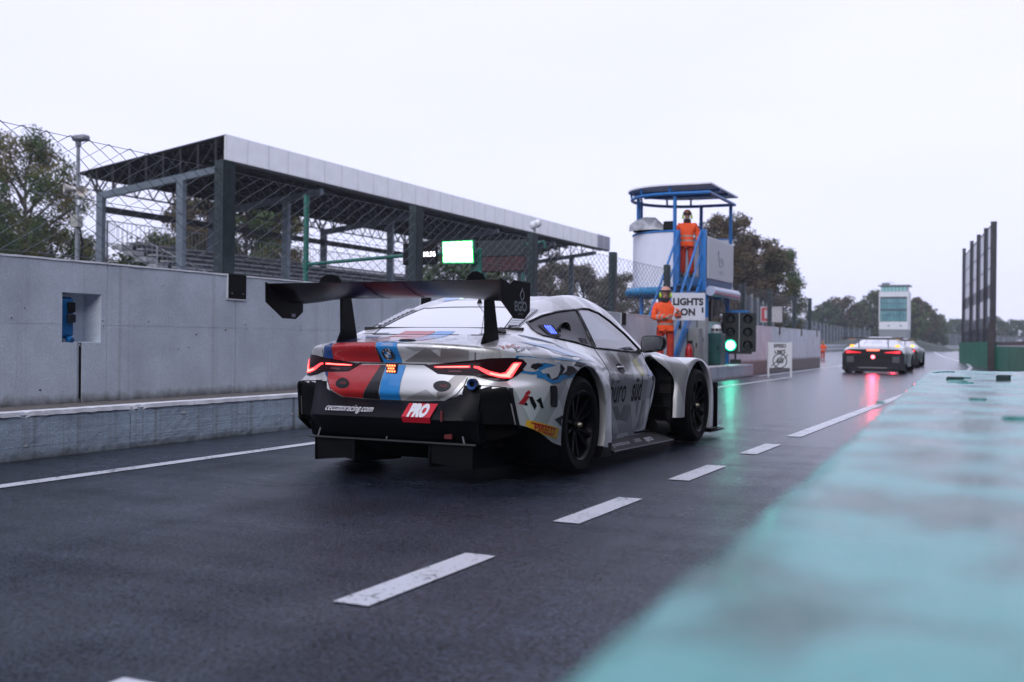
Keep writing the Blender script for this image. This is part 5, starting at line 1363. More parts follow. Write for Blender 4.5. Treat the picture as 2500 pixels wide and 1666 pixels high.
decal('roof_blue', [(-.45, .55), (-.30, .95), (-.18, .9), (-.40, .42)], 'z', SK_); decal('roof_blue', [(-.15, 1.0), (.02, .7), (.06, .45), (-.10, .5), (-.2, .8)], 'z', mat('livery_pale_blue', (.20, .36, .58), .3, coat=.8))
# maker's roundel
rp, rn = hit('y', -.005, .85)
Mr = Matrix.Translation(rp+rn*.004) @ rn.to_track_quat('Z', 'Y').to_matrix().to_4x4()
MB().lathe([(.001, .003), (.045, .003), (.047, 0), (.047, -.006)], 32, Mr).build('emblem_ring', BK, body); 
EW = mat('emblem_white', (.7, .72, .75), .3); EB = mat('emblem_blue', (.02, .22, .6), .3)
for k in range(4):
    a0 = k*pi/2; fan = [(0, 0)]+[(.027*cos(a0+pi/2*j/8), .027*sin(a0+pi/2*j/8)) for j in range(9)]
    MB().add([Mr @ Vector((x, y, .0045)) for x, y in fan], [tuple(range(len(fan)))]).build('emblem_quarter', EB if k % 2 else EW, body)
MB().lathe([(.027, .0042), (.027, .0055), (.029, .0055), (.029, .0042)], 32, Mr).lathe([(.044, .003), (.0445, .005), (.0475, .005), (.0475, .002)], 32, Mr).build('emblem_chrome', mat('chrome', (.6, .6, .62), .15, 1), body)
ux_ = Mr.to_3x3() @ Vector((1, 0, 0)); uy_ = Mr.to_3x3() @ Vector((0, 1, 0))
# orient letters upright whatever the local frame
uz_w = Vector((0, 0, 1)); ry = (uz_w-rn*uz_w.dot(rn)).normalized(); rx = ry.cross(rn)
for ch_, ang in (('B', 42), ('M', 0), ('W', -42)):
    a = radians(90+ang); cpos = rp+rn*.0095+(rx*cos(a)+ry*sin(a))*.0365; ly = (rx*cos(a)+ry*sin(a)); lx = ly.cross(rn)
    text_flat('emblem_letter', ch_, cpos, lx, ly, .018, EW, body, bold=.0006)
LT = mat('letter_white', (.7, .72, .76), .4); LK = mat('letter_ink', (.006, .006, .008), .5, spec=.15)
dtext('lettering', 'LIVERIES', (.002, .909), .024, 'y', LT, .006, res=.008)
# tail lamps
LAMP = mat('lamp_smoked', (.02, .001, .0025), .12, spec=.35); LAMPK = mat('lamp_black', (.004, .002, .003), .15, spec=.3)
LED = mat('lamp_led', (1, .05, .05), emit=(1, .045, .05), estr=3.2); LED2 = mat('lamp_led_hot', (1, .1, .1), emit=(1, .16, .13), estr=4.5)
for s in (1, -1):
    def P_(l): return [(s*a, b) for a, b in l]
    o = decal('tail_lamp', P_([(.255, .779), (.44, .797), (.60, .814), (.70, .826), (.80, .829), (.855, .824), (.878, .795), (.865, .762), (.835, .722), (.80, .690), (.76, .686), (.68, .700), (.61, .722), (.46, .724), (.36, .729)]), 'y', LAMP, .006, 1, .025, car)
    decal('lamp_bezel', P_([(.245, .780), (.44, .800), (.60, .818), (.70, .831), (.80, .834), (.862, .829), (.885, .795), (.871, .757), (.839, .716), (.803, .683), (.756, .679), (.676, .693), (.60, .715), (.46, .717), (.353, .723)]), 'y', LAMPK, .004, 1, .025, car)
    decal('led_strip', P_([(.325, .771), (.575, .7795), (.575, .7665), (.335, .7625)]), 'y', LED, .009, 1, .03, o)
    decal('led_hook', P_([(.60, .7795), (.63, .776), (.70, .745), (.76, .731), (.785, .738), (.812, .795), (.822, .803), (.852, .803), (.848, .790), (.818, .705), (.81, .698), (.76, .703), (.69, .722), (.62, .763), (.60, .766)]), 'y', LED, .009, 1, .022, o)
    decal('led_core', P_([(.345, .769), (.565, .776), (.565, .770), (.345, .765)]), 'y', LED2, .0105, 1, .03, o)
    decal('led_core', P_([(.70, .737), (.76, .723), (.79, .728), (.818, .793), (.842, .797), (.808, .715), (.81, .706), (.765, .710), (.70, .726)]), 'y', LED2, .0105, 1, .022, o)
    decal('reflector', P_([(.43, .744), (.52, .747), (.52, .737), (.43, .735)]), 'y', mat('lamp_dull', (.12, .03, .035), .2), .009, 1, .03, o)
    # oval release pockets
    ov = [(s*.395+.062*cos(a)*(1+.12*s*sin(a)), .643+.036*sin(a)) for a in [2*pi*k/20 for k in range(20)]]
    decal('latch_pocket', ov, 'y', mat('pocket_black', (.008, .008, .009), .25), .005, 1, .02, car)
    dtext('latch_arrow', 'PUSH', (s*.395+.012, .643), .022, 'y', mat('arrow_red', (.35, .05, .04), .4), .008)
# rain light
rp, rn = hit('y', .008, .752)
rl_ = MB().bbox(-.043, .043, -.016, .02, -.034, .032, .006).build('rain_light', mat('rain_housing', (.09, .005, .005), .3), car); rl_.location = rp
DOT = mat('rain_led', (1, .2, .1), emit=(1, .22, .08), estr=3.5)
for rowz, n in ((.019, 4), (0, 3), (-.019, 4)):
    for k in range(n):
        MB().lathe([(.0075, 0), (.006, .003), (.0005, .004)], 10, Matrix.Translation(((k-(n-1)/2)*.0185, -.017, rowz)) @ Matrix.Rotation(pi/2, 4, 'X')).build('led', DOT, rl_)
# tow hook, fuel latch, antenna, deck handle, bubble
tp, tn = hit('y', .62, .675)
tw = MB().lathe([(.020, 0), (.020, .03), (.036, .034), (.036, .0), (.033, -.006)], 20, Matrix.Translation(tp+Vector((0, -.03, -.012))) @ Matrix.Rotation(pi/2, 4, 'X')).build('tow_tube', mat('anodised_blue', (.015, .06, .2), .3, .6), car, 40)
MB().lathe([(.021, .0), (.001, .0)], 16, Matrix.Translation(tp+Vector((0, -.032, -.012))) @ Matrix.Rotation(pi/2, 4, 'X')).build('tow_bore', BLACK, tw)
ap, _n = hit('z', 0, .30)
MB().lathe([(.022, 0), (.012, .025), (.004, .045), (.003, .06), (.0005, .062)], 10, Matrix.Translation(ap)).build('antenna', BLACK, car, 50)
hp, hn = hit('z', .03, -.80)
MB().lathe([(.001, .012), (.05, .012), (.06, .004), (.062, 0)], 20, Matrix.Translation(hp) @ Matrix.Diagonal((1.1, .8, 1, 1))).build('deck_latch', mat('pocket_black', (.008, .008, .009), .25), car, 50)
bp_, _n = hit('z', .30, -.52)
MB().grid([[(-.10, -.18, -.01), (0, -.18, .0), (.12, -.18, -.01)], [(-.11, -.05, -.01), (0, -.03, .045), (.13, -.05, -.01)], [(-.06, .12, 0), (.02, .14, .05), (.12, .12, 0)], [(0, .26, -.01), (.04, .26, .01), (.1, .26, -.01)]]).build('deck_blister', PAINT, car, 50, loc=bp_-Vector((0, 0, .022)))
qp_, _n = hit('z', .50, -.33)
MB().grid([[(-.07, -.06, -.005), (0, -.06, .012), (.07, -.06, -.005)], [(-.05, .0, .0), (0, .02, .035), (.06, 0, 0)], [(-.02, .07, 0), (0, .08, .004), (.03, .07, 0)]]).build('air_scoop', BLACK, car, 50, loc=qp_-Vector((0, 0, .008)))

# ---- side livery
for s in (1, -1):
    fl = s < 0
    pass
    if s > 0:
        dtext('lettering', 'büro', (.895, .555), .285, 'x', LK, .003, s, xs=.66); dtext('lettering', 'süd', (1.335, .555), .285, 'x', LK, .003, s, xs=.62, bold=.005)
        dtext('lettering', '7', (1.735, .555), .25, 'x', LK, .004, s, xs=.6, bold=.008, shear=.25)
    decal('number_field', [(1.60, .64), (1.83, .64), (1.81, .46), (1.60, .47)], 'x', mat('field_grey', (.5, .52, .56), .35, coat=.6), .002, s)
    decal('blue_flash', [(1.66, .76), (1.715, .765), (1.80, .66), (1.60, .66), (1.65, .70)], 'x', mat('flash_blue', (.02, .08, .35), .35, coat=.6), .002, s)
    decal('yellow_flash', [(1.36, .80), (1.46, .81), (1.54, .72), (1.52, .665), (1.42, .67)], 'x', mat('flash_yellow', (.55, .52, .22), .35, coat=.6), .0018, s)
    DP = mat('door_grey', (.34, .35, .36), .36, .2, coat=.4); DL = mat('door_grey_light', (.5, .51, .52), .36, .2, coat=.4)
    decal('door_panel', [(.688, .652), (1.0, .646), (1.60, .63), (1.60, .26), (1.5, .215), (.82, .215), (.72, .26)], 'x', DP, .0012, s)
    decal('door_shard', [(.78, .44), (.92, .44), (1.02, .33), (.86, .33)], 'x', GYD, .0022, s); decal('door_shard', [(.95, .33), (1.05, .44), (1.26, .44), (1.16, .30)], 'x', GYD, .0022, s); decal('door_shard', [(1.38, .46), (1.56, .46), (1.46, .24), (1.36, .24)], 'x', GYD, .0022, s)
    decal('door_stripe', [(1.20, .46), (1.32, .46), (1.40, .25), (1.30, .23)], 'x', DL, .0024, s); decal('door_stripe', [(1.42, .46), (1.50, .46), (1.40, .25), (1.36, .25)], 'x', DL, .0026, s); decal('door_stripe', [(.70, .46), (.78, .46), (1.0, .22), (.88, .22)], 'x', DL, .0024, s)
    decal('door_shard', [(.82, .86), (.96, .855), (1.12, .66), (1.02, .66)], 'x', GY, .0015, s); decal('door_shard', [(1.05, .852), (1.18, .85), (1.28, .76), (1.16, .70)], 'x', GY, .0015, s)
    # handle pocket
    hd = decal('door_handle', [(.985+.085*cos(a), .735+.04*sin(a)) for a in [2*pi*k/16 for k in range(16)]], 'x', mat('pocket_black', (.008, .008, .009), .25), .004, s, .02, car)
    p, n = hit('x', .985, .742, s); MB().bbox(-.008, .012, -.07, .06, -.007, .009, .005).build('grip', PAINT, hd, loc=p+n*.008)
    # horned beast painted over the rear arch
    WT = mat('livery_white', (.72, .73, .75), .34, .55, coat=.5); SB2 = mat('livery_blue_line', (.02, .17, .40), .3, coat=.8); LB = mat('livery_pale_blue', (.20, .36, .58), .3, coat=.8)
    arcp = lambda r0, a: (.03+r0*cos(a), .352+r0*sin(a))
    band_ = [arcp(.428, radians(118-k*5)) for k in range(12)]+[arcp(.428+.012+.035*min(1, k/4), radians(63+k*5)) for k in range(12)]
    decal('black_band', band_, 'x', BK, .003, s)
    decal('blue_outline', [(-.727, .847), (-.755, .811), (-.762, .768), (-.728, .737), (-.649, .724), (-.575, .738), (-.555, .770), (-.50, .783), (-.45, .795), (-.546, .828), (-.639, .845)], 'x', SB2, .003, s, .02)
    decal('white_curl', [(-.717, .838), (-.731, .778), (-.695, .747), (-.643, .741), (-.604, .754), (-.637, .777), (-.618, .793), (-.545, .80), (-.353, .772), (-.381, .79), (-.546, .825), (-.665, .84)], 'x', WT, .0045, s, .02)
    decal('black_curl', [(-.737, .817), (-.742, .790), (-.707, .775), (-.697, .80), (-.715, .815)], 'x', BK, .006, s, .02); decal('black_curl', [(-.642, .793), (-.661, .772), (-.628, .752), (-.602, .772), (-.556, .785), (-.596, .80)], 'x', BK, .006, s, .02)
    decal('blue_outline', [(-.53, .79), (-.62, .755), (-.632, .705), (-.575, .692), (-.52, .664), (-.425, .668), (-.38, .69), (-.291, .694), (-.205, .703), (-.16, .67), (-.150, .711), (-.264, .75), (-.393, .80)], 'x', SB2, .0035, s, .02)
    decal('black_beast', [(-.529, .731), (-.555, .715), (-.50, .685), (-.446, .692), (-.412, .717), (-.335, .721), (-.306, .703), (-.205, .724), (-.16, .688), (-.102, .739), (-.192, .77), (-.279, .777), (-.379, .79), (-.392, .751), (-.446, .706), (-.507, .697)], 'x', BK, .005, s, .02)
    decal('white_curl', [(-.543, .765), (-.596, .749), (-.582, .729), (-.529, .731), (-.514, .691), (-.446, .706), (-.399, .751), (-.393, .785), (-.448, .78)], 'x', WT, .0065, s, .02)
    decal('white_tooth', [(-.362, .787), (-.29, .777), (-.318, .743), (-.388, .722), (-.333, .758)], 'x', WT, .0065, s, .02); decal('white_tooth', [(-.218, .776), (-.099, .763), (-.098, .721), (-.172, .709), (-.151, .74)], 'x', WT, .0065, s, .02)
    decal('pale_stroke', [(-.545, .833), (-.298, .834), (-.125, .815), (.15, .781), (-.154, .809), (-.326, .817)], 'x', LB, .0035, s)
    decal('feather_dark', [(-.415, 1.0), (-.346, .972), (-.235, .950), (-.134, .925), (-.248, .937), (-.36, .958)], 'x', mat('feather_ink', (.06, .10, .17), .35), .004, s)
    decal('feather', [(-.507, .945), (-.426, .931), (-.287, .897), (-.04, .840), (-.158, .842), (-.329, .88), (-.466, .92)], 'x', LB, .0045, s); decal('feather', [(-.218, .952), (-.072, .908), (.142, .84), (.366, .785), (.05, .85), (-.1, .885)], 'x', mat('livery_blue_grey', (.26, .32, .42), .35, coat=.7), .0035, s)
    decal('feather_mass', [(-.426, .925), (-.246, .926), (-.071, .879), (.173, .823), (.317, .785), (-.04, .838), (-.272, .85), (-.37, .868), (-.398, .897)], 'x', mat('livery_lilac', (.36, .38, .48), .35, coat=.7), .0025, s)
    # emblem, slot, tyre brand patch
    decal('emblem_red', [(-0.733, .625), (-0.718, .611), (-0.745, .591), (-0.764, .602)], 'x', mat('emblem_red', (.3, .01, .015), .4), .003, s); decal('emblem_red', [(-0.761, .597), (-0.732, .585), (-0.777, .531), (-0.803, .539)], 'x', mat('emblem_red', (.3, .01, .015), .4), .003, s)
    decal('emblem_ink', [(-0.738, .582), (-0.713, .584), (-0.683, .523), (-0.702, .494), (-0.729, .541)], 'x', LK, .003, s); decal('emblem_ink', [(-0.685, .556), (-0.643, .576), (-0.620, .501), (-0.649, .508), (-0.659, .538)], 'x', LK, .003, s); decal('emblem_ink', [(-0.775, .528), (-0.761, .548), (-0.747, .526)], 'x', LK, .003, s)
    decal('slot', [(-.535, .648), (-.475, .648), (-.46, .63), (-.465, .52), (-.48, .505), (-.545, .51), (-.555, .53), (-.545, .635)], 'x', mat('pocket_black', (.008, .008, .009), .25), .004, s, .02, car)
    YL = mat('patch_yellow', (.62, .36, .02), .35, coat=.5)
    decal('brand_patch', [(-.755, .433), (-.432, .358), (-.455, .287), (-.765, .362)], 'x', YL, .003, s)
    if s > 0:
        RB = mat('patch_red', (.35, .012, .015), .4)
        dtext('lettering', 'PIRELLI', (-.605, .357), .068, 'x', RB, .005, s, rot=radians(-13), xs=1.02, bold=.002)
        decal('brand_bar', [(-.735, .418), (-.48, .361), (-.48, .352), (-.725, .406)], 'x', RB, .005, s)
        dtext('lettering', 'RAC', (-.70, .055), .085, 'd', mat('letter_coral', (.6, .16, .1), .4), .004, s, rot=radians(-12), bold=.002, shear=.2); dtext('lettering', 'ESPIRIT', (-.60, -.02), .075, 'd', mat('letter_slate', (.12, .13, .16), .4), .004, s, rot=radians(-12), shear=.2)
    decal('blue_shard', [(-.50, .424), (-.375, .448), (-.365, .352)], 'x', BK, .003, s)
    # fuel filler and number display in the quarter panel
    fpz, fn = hit('x', .285, 1.03, s)
    Mf = Matrix.Translation(fpz+fn*.004) @ Matrix(((0, 0, s, 0), (s, 0, 0, 0), (0, 1, 0, 0), (0, 0, 0, 1)))
    MB().lathe([(.001, -.03), (.06, -.03), (.066, -.005), (.085, .006), (.092, .0)], 24, Mf @ Matrix.Diagonal((1.1, .72, 1, 1))).build('fuel_filler', mat('filler_dark', (.03, .03, .033), .25, .3), car, 40)
    decal('number_display', [(-.055, 1.062), (.135, 1.062), (.145, .98), (-.045, .985)], 'x', BLACK, .006, s, .03, car)
    if s > 0: dtext('digits', '000', (.045, 1.022), .085, 'x', mat('display_blue', (.1, .15, 1), emit=(.07, .12, 1.0), estr=3), .009, s, xs=.8, bold=.002)
    decal('switch_plate', [(.44, .975), (.56, .965), (.545, .925), (.45, .93)], 'x', BLACK, .005, s, .03, car)

# ---- front fenders
FN = [  # lip inner, lip outer, shoulder, crown, inner joint
 [(.93, 2.475, .27), (.975, 2.465, .27), (.985, 2.40, .268), (.955, 2.30, .27), (.92, 2.29, .27)],
 [(.93, 2.475, .42), (.978, 2.468, .42), (.987, 2.41, .42), (.955, 2.31, .425), (.92, 2.30, .425)],
 [(.93, 2.52, .565), (.98, 2.515, .567), (.988, 2.45, .59), (.955, 2.345, .62), (.915, 2.30, .64)],
 [(.93, 2.62, .67), (.98, 2.615, .675), (.985, 2.55, .705), (.94, 2.42, .735), (.80, 2.06, .822)],
 [(.93, 2.76, .745), (.98, 2.755, .75), (.98, 2.71, .778), (.92, 2.62, .798), (.755, 2.40, .822)],
 [(.93, 2.92, .772), (.98, 2.92, .777), (.975, 2.92, .795), (.91, 2.92, .803), (.745, 2.86, .785)],
 [(.93, 3.08, .735), (.98, 3.085, .74), (.97, 3.11, .762), (.90, 3.16, .77), (.74, 3.2, .748)],
 [(.93, 3.22, .64), (.975, 3.23, .643), (.965, 3.31, .68), (.89, 3.40, .695), (.735, 3.45, .69)],
 [(.93, 3.32, .47), (.97, 3.33, .47), (.955, 3.46, .50), (.87, 3.6, .53), (.72, 3.66, .56)],
 [(.93, 3.33, .30), (.97, 3.345, .30), (.95, 3.50, .31), (.86, 3.68, .33), (.70, 3.8, .36)],
 [(.93, 3.30, .12), (.965, 3.32, .11), (.945, 3.50, .11), (.85, 3.7, .11), (.70, 3.84, .12)]]
FN = np.array(FN); ua = chord(FN); ub = chord(np.swapaxes(FN, 0, 1))
G_ = np.stack([catmull(ua, FN[:, k, :], samp(ua, .035)) for k in range(5)], axis=1)
G_ = np.stack([pchip(ub, G_[i], samp(ub, .025)) for i in range(len(G_))], axis=0)
for s in (1, -1):
    MB().grid((G_*np.array([s, 1, 1])).tolist(), flip=(s > 0)).build('front_fender', PAINT, car, 45)
    MB().grid([[(s*.93, 2.475, .27), (s*.74, 2.48, .25)], [(s*.93, 2.475, .42), (s*.74, 2.48, .42)], [(s*.93, 2.52, .565), (s*.74, 2.52, .565)], [(s*.93, 2.62, .67), (s*.72, 2.62, .67)], [(s*.93, 2.76, .745), (s*.7, 2.76, .745)], [(s*.93, 2.92, .772), (s*.7, 2.92, .772)], [(s*.93, 3.08, .735), (s*.7, 3.08, .735)], [(s*.93, 3.22, .64), (s*.7, 3.22, .64)], [(s*.93, 3.32, .47), (s*.7, 3.32, .47)], [(s*.93, 3.33, .3), (s*.7, 3.33, .3)], [(s*.93, 3.3, .12), (s*.7, 3.3, .12)]]).build('wheel_house', BLACK, car)
    MB().add([(s*.74, 1.80, .14), (s*.90, 2.30, .14), (s*.90, 2.30, .64), (s*.80, 2.06, .80), (s*.72, 2.3, .8), (s*.66, 2.4, .14)], [(0, 1, 5), (5, 4, 3, 2, 1)]).build('inlet_back', mat('inlet_mesh', (.006, .006, .007), .6), car)
    for k in range(4):
        z = .24+k*.12; MB().box(min(s*.70, s*.90), max(s*.70, s*.90), 2.26, 2.28, z, z+.012).build('inlet_slat', BLACK, car)
    MB().tube([(s*.82, 2.0, .2), (s*.86, 2.2, .18)], .07, 12).build('side_exhaust', mat('exhaust', (.03, .028, .027), .4, .7), car, 40)
    # hood vents
    p, n = hit('z', s*.42, 2.75); MB().bbox(-.12, .12, -.16, .16, -.004, .006, .003).build('hood_vent', BLACK, car, loc=p+n*.002)

# ---- wheel houses, wheels
def wheel(x, y, s, wdt, gold=False):
    w = empty('wheel', (x, y, .352)); w.parent = car
    Mx = Matrix.Rotation(pi/2*s, 4, 'Y')
    h = wdt/2
    MB().lathe([(.235, -h+.02), (.262, -h+.003), (.31, -h), (.337, -h+.018), (.350, -h+.05), (.352, 0), (.350, h-.05), (.337, h-.018), (.31, h), (.262, h-.003), (.243, h-.014), (.235, h-.03)], 56, Mx).build('tyre', RUBBER, w, 35)
    RIM = mat('rim_black', (.003, .003, .004), .35, spec=.15)
    MB().lathe([(.236, -h+.02), (.236, h-.03), (.246, h-.010), (.250, h-.004), (.246, h-.001), (.238, h-.006), (.228, h-.03), (.215, h-.1), (.21, -h+.03)], 56, Mx).build('rim', RIM, w, 40)
    MB().lathe([(.0005, h-.03), (.03, h-.032), (.036, h-.05), (.06, h-.06), (.062, h-.12)], 20, Mx).build('hub', RIM, w, 40)
    MB().lathe([(.0005, h-.004), (.012, h-.004), (.020, h-.014), (.022, h-.035)], 12, Mx).build('wheel_nut', mat('nut_metal', (.3, .27, .2), .35, .8), w, 40)
    MB().lathe([(.0005, -h+.08), (.19, -h+.08), (.19, -h+.1)], 28, Mx).build('brake_disc', mat('disc', (.04, .04, .042), .4, .5), w)
    sp = MB()
    for k in range(10):
        a = 2*pi*k/10+(.07 if k % 2 else -.07)
        dx, dy = cos(a), sin(a); nx, ny = -dy, dx
        for r0, r1, w0, w1, z0, z1 in ((.045, .14, .015, .011, h-.055, h-.04), (.14, .228, .011, .016, h-.04, h-.022)):
            vs = []
            for rr, ww, zz in ((r0, w0, z0), (r1, w1, z1)):
                for sg in (-1, 1):
                    for dz in (0, -.022): vs.append(Mx @ Vector((dx*rr+nx*ww*sg, dy*rr+ny*ww*sg, zz+dz)))
            sp.add(vs, [(0, 2, 6, 4), (1, 5, 7, 3), (0, 4, 5, 1), (2, 3, 7, 6), (4, 6, 7, 5)])
    sp.build('spokes', RIM, w)
    return w
for s in (1, -1):
    wheel(s*.845, 0, s, .31); wheel(s*.84, 2.895, s, .30)
    P = []
    for k in range(25):
        a = radians(-30)+radians(240)*k/24; P.append([(s*.975, .03+.424*cos(a), .352+.424*sin(a)), (s*.62, .03+.424*cos(a), .352+.424*sin(a))])
    MB().grid(P).build('wheel_house', BLACK, car); MB().add([(s*.62, -.5, .1), (s*.62, .5, .1), (s*.62, .5, .8), (s*.62, -.5, .8)], [(0, 1, 2, 3)]).build('wheel_house_wall', BLACK, car)
# brake caliper glimpse in gold at the front
MB().bbox(.90, .93, 2.80, 2.83, .13, .24, .01).build('tyre_mark', mat('gold', (.35, .25, .06), .4), car)

# ---- side skirt
for s in (1, -1):
    MB().add([(s*.885, .66, .185), (s*.99, .62, .115), (s*1.0, .66, .10), (s*.88, .66, .06), (s*.88, 1.76, .175), (s*.995, 2.08, .095), (s*.995, 2.08, .082), (s*.86, 1.8, .06), (s*.86, 2.1, .15)],
             [(0, 1, 5, 4), (1, 2, 6, 5), (2, 3, 7, 6), (4, 5, 8), (0, 3, 2, 1)]).build('side_skirt', CARBON, car)
    MB().add([(s*.886, .68, .19), (s*.886, 1.75, .18), (s*.89, 1.75, .20), (s*.89, .68, .21)], [(0, 1, 2, 3)]).build('sill_strip', CARBON, car)
    MB().tube([(s*.995, .64, .108), (s*.998, 2.08, .09)], .006, 6).build('skirt_edge', mat('skirt_edge', (.12, .12, .13), .3), car)
    MB().bbox(min(s*.94, s*1.0), max(s*.94, s*1.0), 3.25, 3.52, .098, .112, .004).build('dive_blade', CARBON, car)
def skirt_pt(y, t, s=1):
    f = (y-.66)/(1.9-.66); a = Vector((.885-.005*f, y, .186-.01*f)); b = Vector((.992, y-.03, .112-.016*f)); return a.lerp(b, t)
def skirt_text(txt, y, size, m, **kw):
    v, f = text_mesh(txt, size, **kw)
    P = []
    for a, b in v:
        yy = y+a; q = skirt_pt(yy, .55-b/.13); P.append(q+Vector((.0025, 0, .003)))
    MB().add(P, f).build('lettering', m, body)
LG2 = mat('letter_grey', (.32, .34, .38), .4)
skirt_text('gtronsimulations.com', .93, .062, LG2, xs=.72); skirt_text('LIVERIES', 1.32, .055, LG2, xs=.8); skirt_text('sparco', 1.58, .085, LG2, xs=.8, bold=.003)
MB().add([skirt_pt(.70, .75), skirt_pt(.715, .75), skirt_pt(.715, .97), skirt_pt(.70, .97)], [(0, 1, 2, 3)]).build('white_mark', LT, body)

# ---- rear bumper, diffuser
RBp = []
for x, yA, zA, yB, zB, yC, zC, yD, zD in ((0, -.955, .536, -1.04, .50, -1.092, .432, -.985, .30), (.3, -.945, .536, -1.033, .50, -1.085, .43, -.975, .295), (.42, -.935, .548, -1.02, .505, -1.078, .43, -.97, .295),
        (.52, -.93, .60, -1.0, .53, -1.06, .428, -.955, .29), (.60, -.915, .655, -.96, .56, -1.03, .43, -.94, .285), (.66, -.90, .652, -.925, .54, -.96, .42, -.93, .28)):
    RBp.append([(x, yA, zA), (x, yB, zB), (x, yC+.006, zC+.012), (x, yC, zC), (x, yC+.03, zC-.05), (x, yD, zD), (x, yD+.08, zD-.04)])
RBp = np.array(RBp)
for s in (1, -1): MB().grid((RBp*np.array([s, 1, 1])).tolist(), flip=(s < 0)).build('rear_bumper', CARB_M, car, 30)
decal_b = MB().grid([[(x, y, z) for x in (-.5, 0, .5)] for y, z in ((-.93, .66), (-.93, .3))]).build('bumper_core', BLACK, car)
for s in (1, -1):
    # black vent corner behind the wheel: recessed floor, top lip and outer duct ear
    MB().add([(s*.66, -.86, .64), (s*.83, -.76, .625), (s*.86, -.72, .34), (s*.66, -.84, .28)], [(0, 1, 2, 3)]).build('vent_floor', mat('vent_black', (.003, .003, .0035), .8, spec=.05), car)
    MB().add([(s*.585, -.925, .66), (s*.79, -.872, .650), (s*.855, -.845, .64), (s*.86, -.76, .63), (s*.66, -.85, .635)], [(0, 1, 2, 3, 4)]).build('vent_lip', CARB_M, car)
    MB().add([(s*.855, -.70, .635), (s*.852, -.85, .64), (s*.858, -.855, .62), (s*.882, -.80, .40), (s*.885, -.785, .385), (s*.89, -.68, .36), (s*.838, -.70, .635), (s*.835, -.85, .64), (s*.841, -.855, .62), (s*.865, -.80, .40), (s*.868, -.785, .385), (s*.872, -.68, .36)], [(0, 1, 2, 3, 4, 5), (11, 10, 9, 8, 7, 6)]+[(k, (k+1) % 6, 6+(k+1) % 6, 6+k) for k in range(6)]).build('duct_ear', CARB_M, car)
    MB().prism([(-.66, .60), (-.87, .60), (-.95, .40), (-.93, .28), (-.66, .28)], min(s*.655, s*.665), max(s*.655, s*.665), 'x').build('bumper_fin', CARB_M, car)
# bumper lettering
def bt(name, txt, c, size, m, off=.004, **kw):
    v, f = text_mesh(txt, size, **kw); P = []
    for a, b in v:
        x = c[0]+a; z = c[1]+b; t = (.50-z)/(.50-.444); y = -1.04-.052*t + .09*max(0, abs(x)-.3)**1.5; P.append((x, y-off, z))
    MB().add(P, f).build(name, m, body)
bt('lettering', 'ceccatoracing.com', (-.262, .482), .062, LT, .007, xs=.84, shear=.18)
PR = mat('pro_red', (.55, .012, .03), .35)
def bquad(pts, m, name, off):
    P = []
    for x, z in pts:
        if z > .444: t = (.50-z)/(.056); y = -1.04-.052*t
        else: y = -1.092+(.444-z)*.55
        P.append((x, y-off+.09*max(0, abs(x)-.3)**1.5, z))
    return P
Pq = bquad([(.183, .528), (.40, .530), (.388, .444), (.173, .444)], PR, '', .003); Pq2 = bquad([(.173, .444), (.388, .444), (.383, .405), (.172, .405)], PR, '', .006)
MB().add(Pq, [(0, 1, 2, 3)]).add(Pq2, [(0, 1, 2, 3)]).build('class_patch', PR, body)
bt('lettering', 'PRO', (.282, .482), .10, LT, .006, xs=.72, shear=.12, bold=.008)
MB().box(.455, .47, -1.075, -1.06, .42, .49).bbox(.44, .50, -1.0, -.985, .30, .35, .004).build('tow_strap', mat('strap_red', (.12, .008, .012), .6), car)
# diffuser shelf, struts, fences
MB().add([(-.67, -.965, .262), (.67, -.965, .262), (.67, -.965, .272), (-.67, -.965, .272), (-.62, -.55, .20), (.62, -.55, .20)], [(0, 1, 2, 3), (0, 4, 5, 1), (3, 2, 5, 4)]).build('diffuser_shelf', CARB_M, car)
MB().tube([(-.66, -.968, .268), (.66, -.968, .268)], .007, 6).build('shelf_edge', mat('edge_grey', (.05, .05, .055), .4), car)
for x in (-.62, -.30, .30, .62):
    MB().prism([(-.95, .262), (-.95, .105), (-.35, .075), (-.35, .2)], x-.006, x+.006, 'x').build('diffuser_fence', CARB_M, car)
for s in (1, -1): MB().add([(s*.62, -.948, .262), (s*.30, -.948, .262), (s*.30, -.93, .135), (s*.62, -.93, .105)], [(0, 1, 2, 3)]).build('diffuser_flap', BLACK, car)
for x in (-.58, -.02, .58): MB().tube([(x, -.975, .275), (x-.02*(1 if x > 0 else -1), -.97, .34)], .006, 6).build('diffuser_strut', mat('strut_metal', (.4, .4, .42), .3, .8), car)
MB().add([(-.88, 3.6, .07), (.88, 3.6, .07), (.88, -.3, .065), (.62, -.55, .14), (-.62, -.55, .14), (-.88, -.3, .065)], [(0, 1, 2, 3, 4, 5)]).build('underfloor', BLACK, car)
MB().add([(-.62, -.9, .27), (.62, -.9, .27), (.62, -.6, .12), (-.62, -.6, .12)], [(0, 1, 2, 3)]).build('rear_undertray', BLACK, car)
MB().grid([[(x, 3.9-.25*(abs(x)/.95)**2, z) for x in (-.95, -.5, 0, .5, .95)] for z in (.09, .3, .55)]).build('front_bumper', CARBON, car, 50)
MB().prism([(-.99, 3.3), (-.99, 3.75), (-.5, 4.0), (.5, 4.0), (.99, 3.75), (.99, 3.3)], .07, .085).build('front_splitter', CARBON, car)

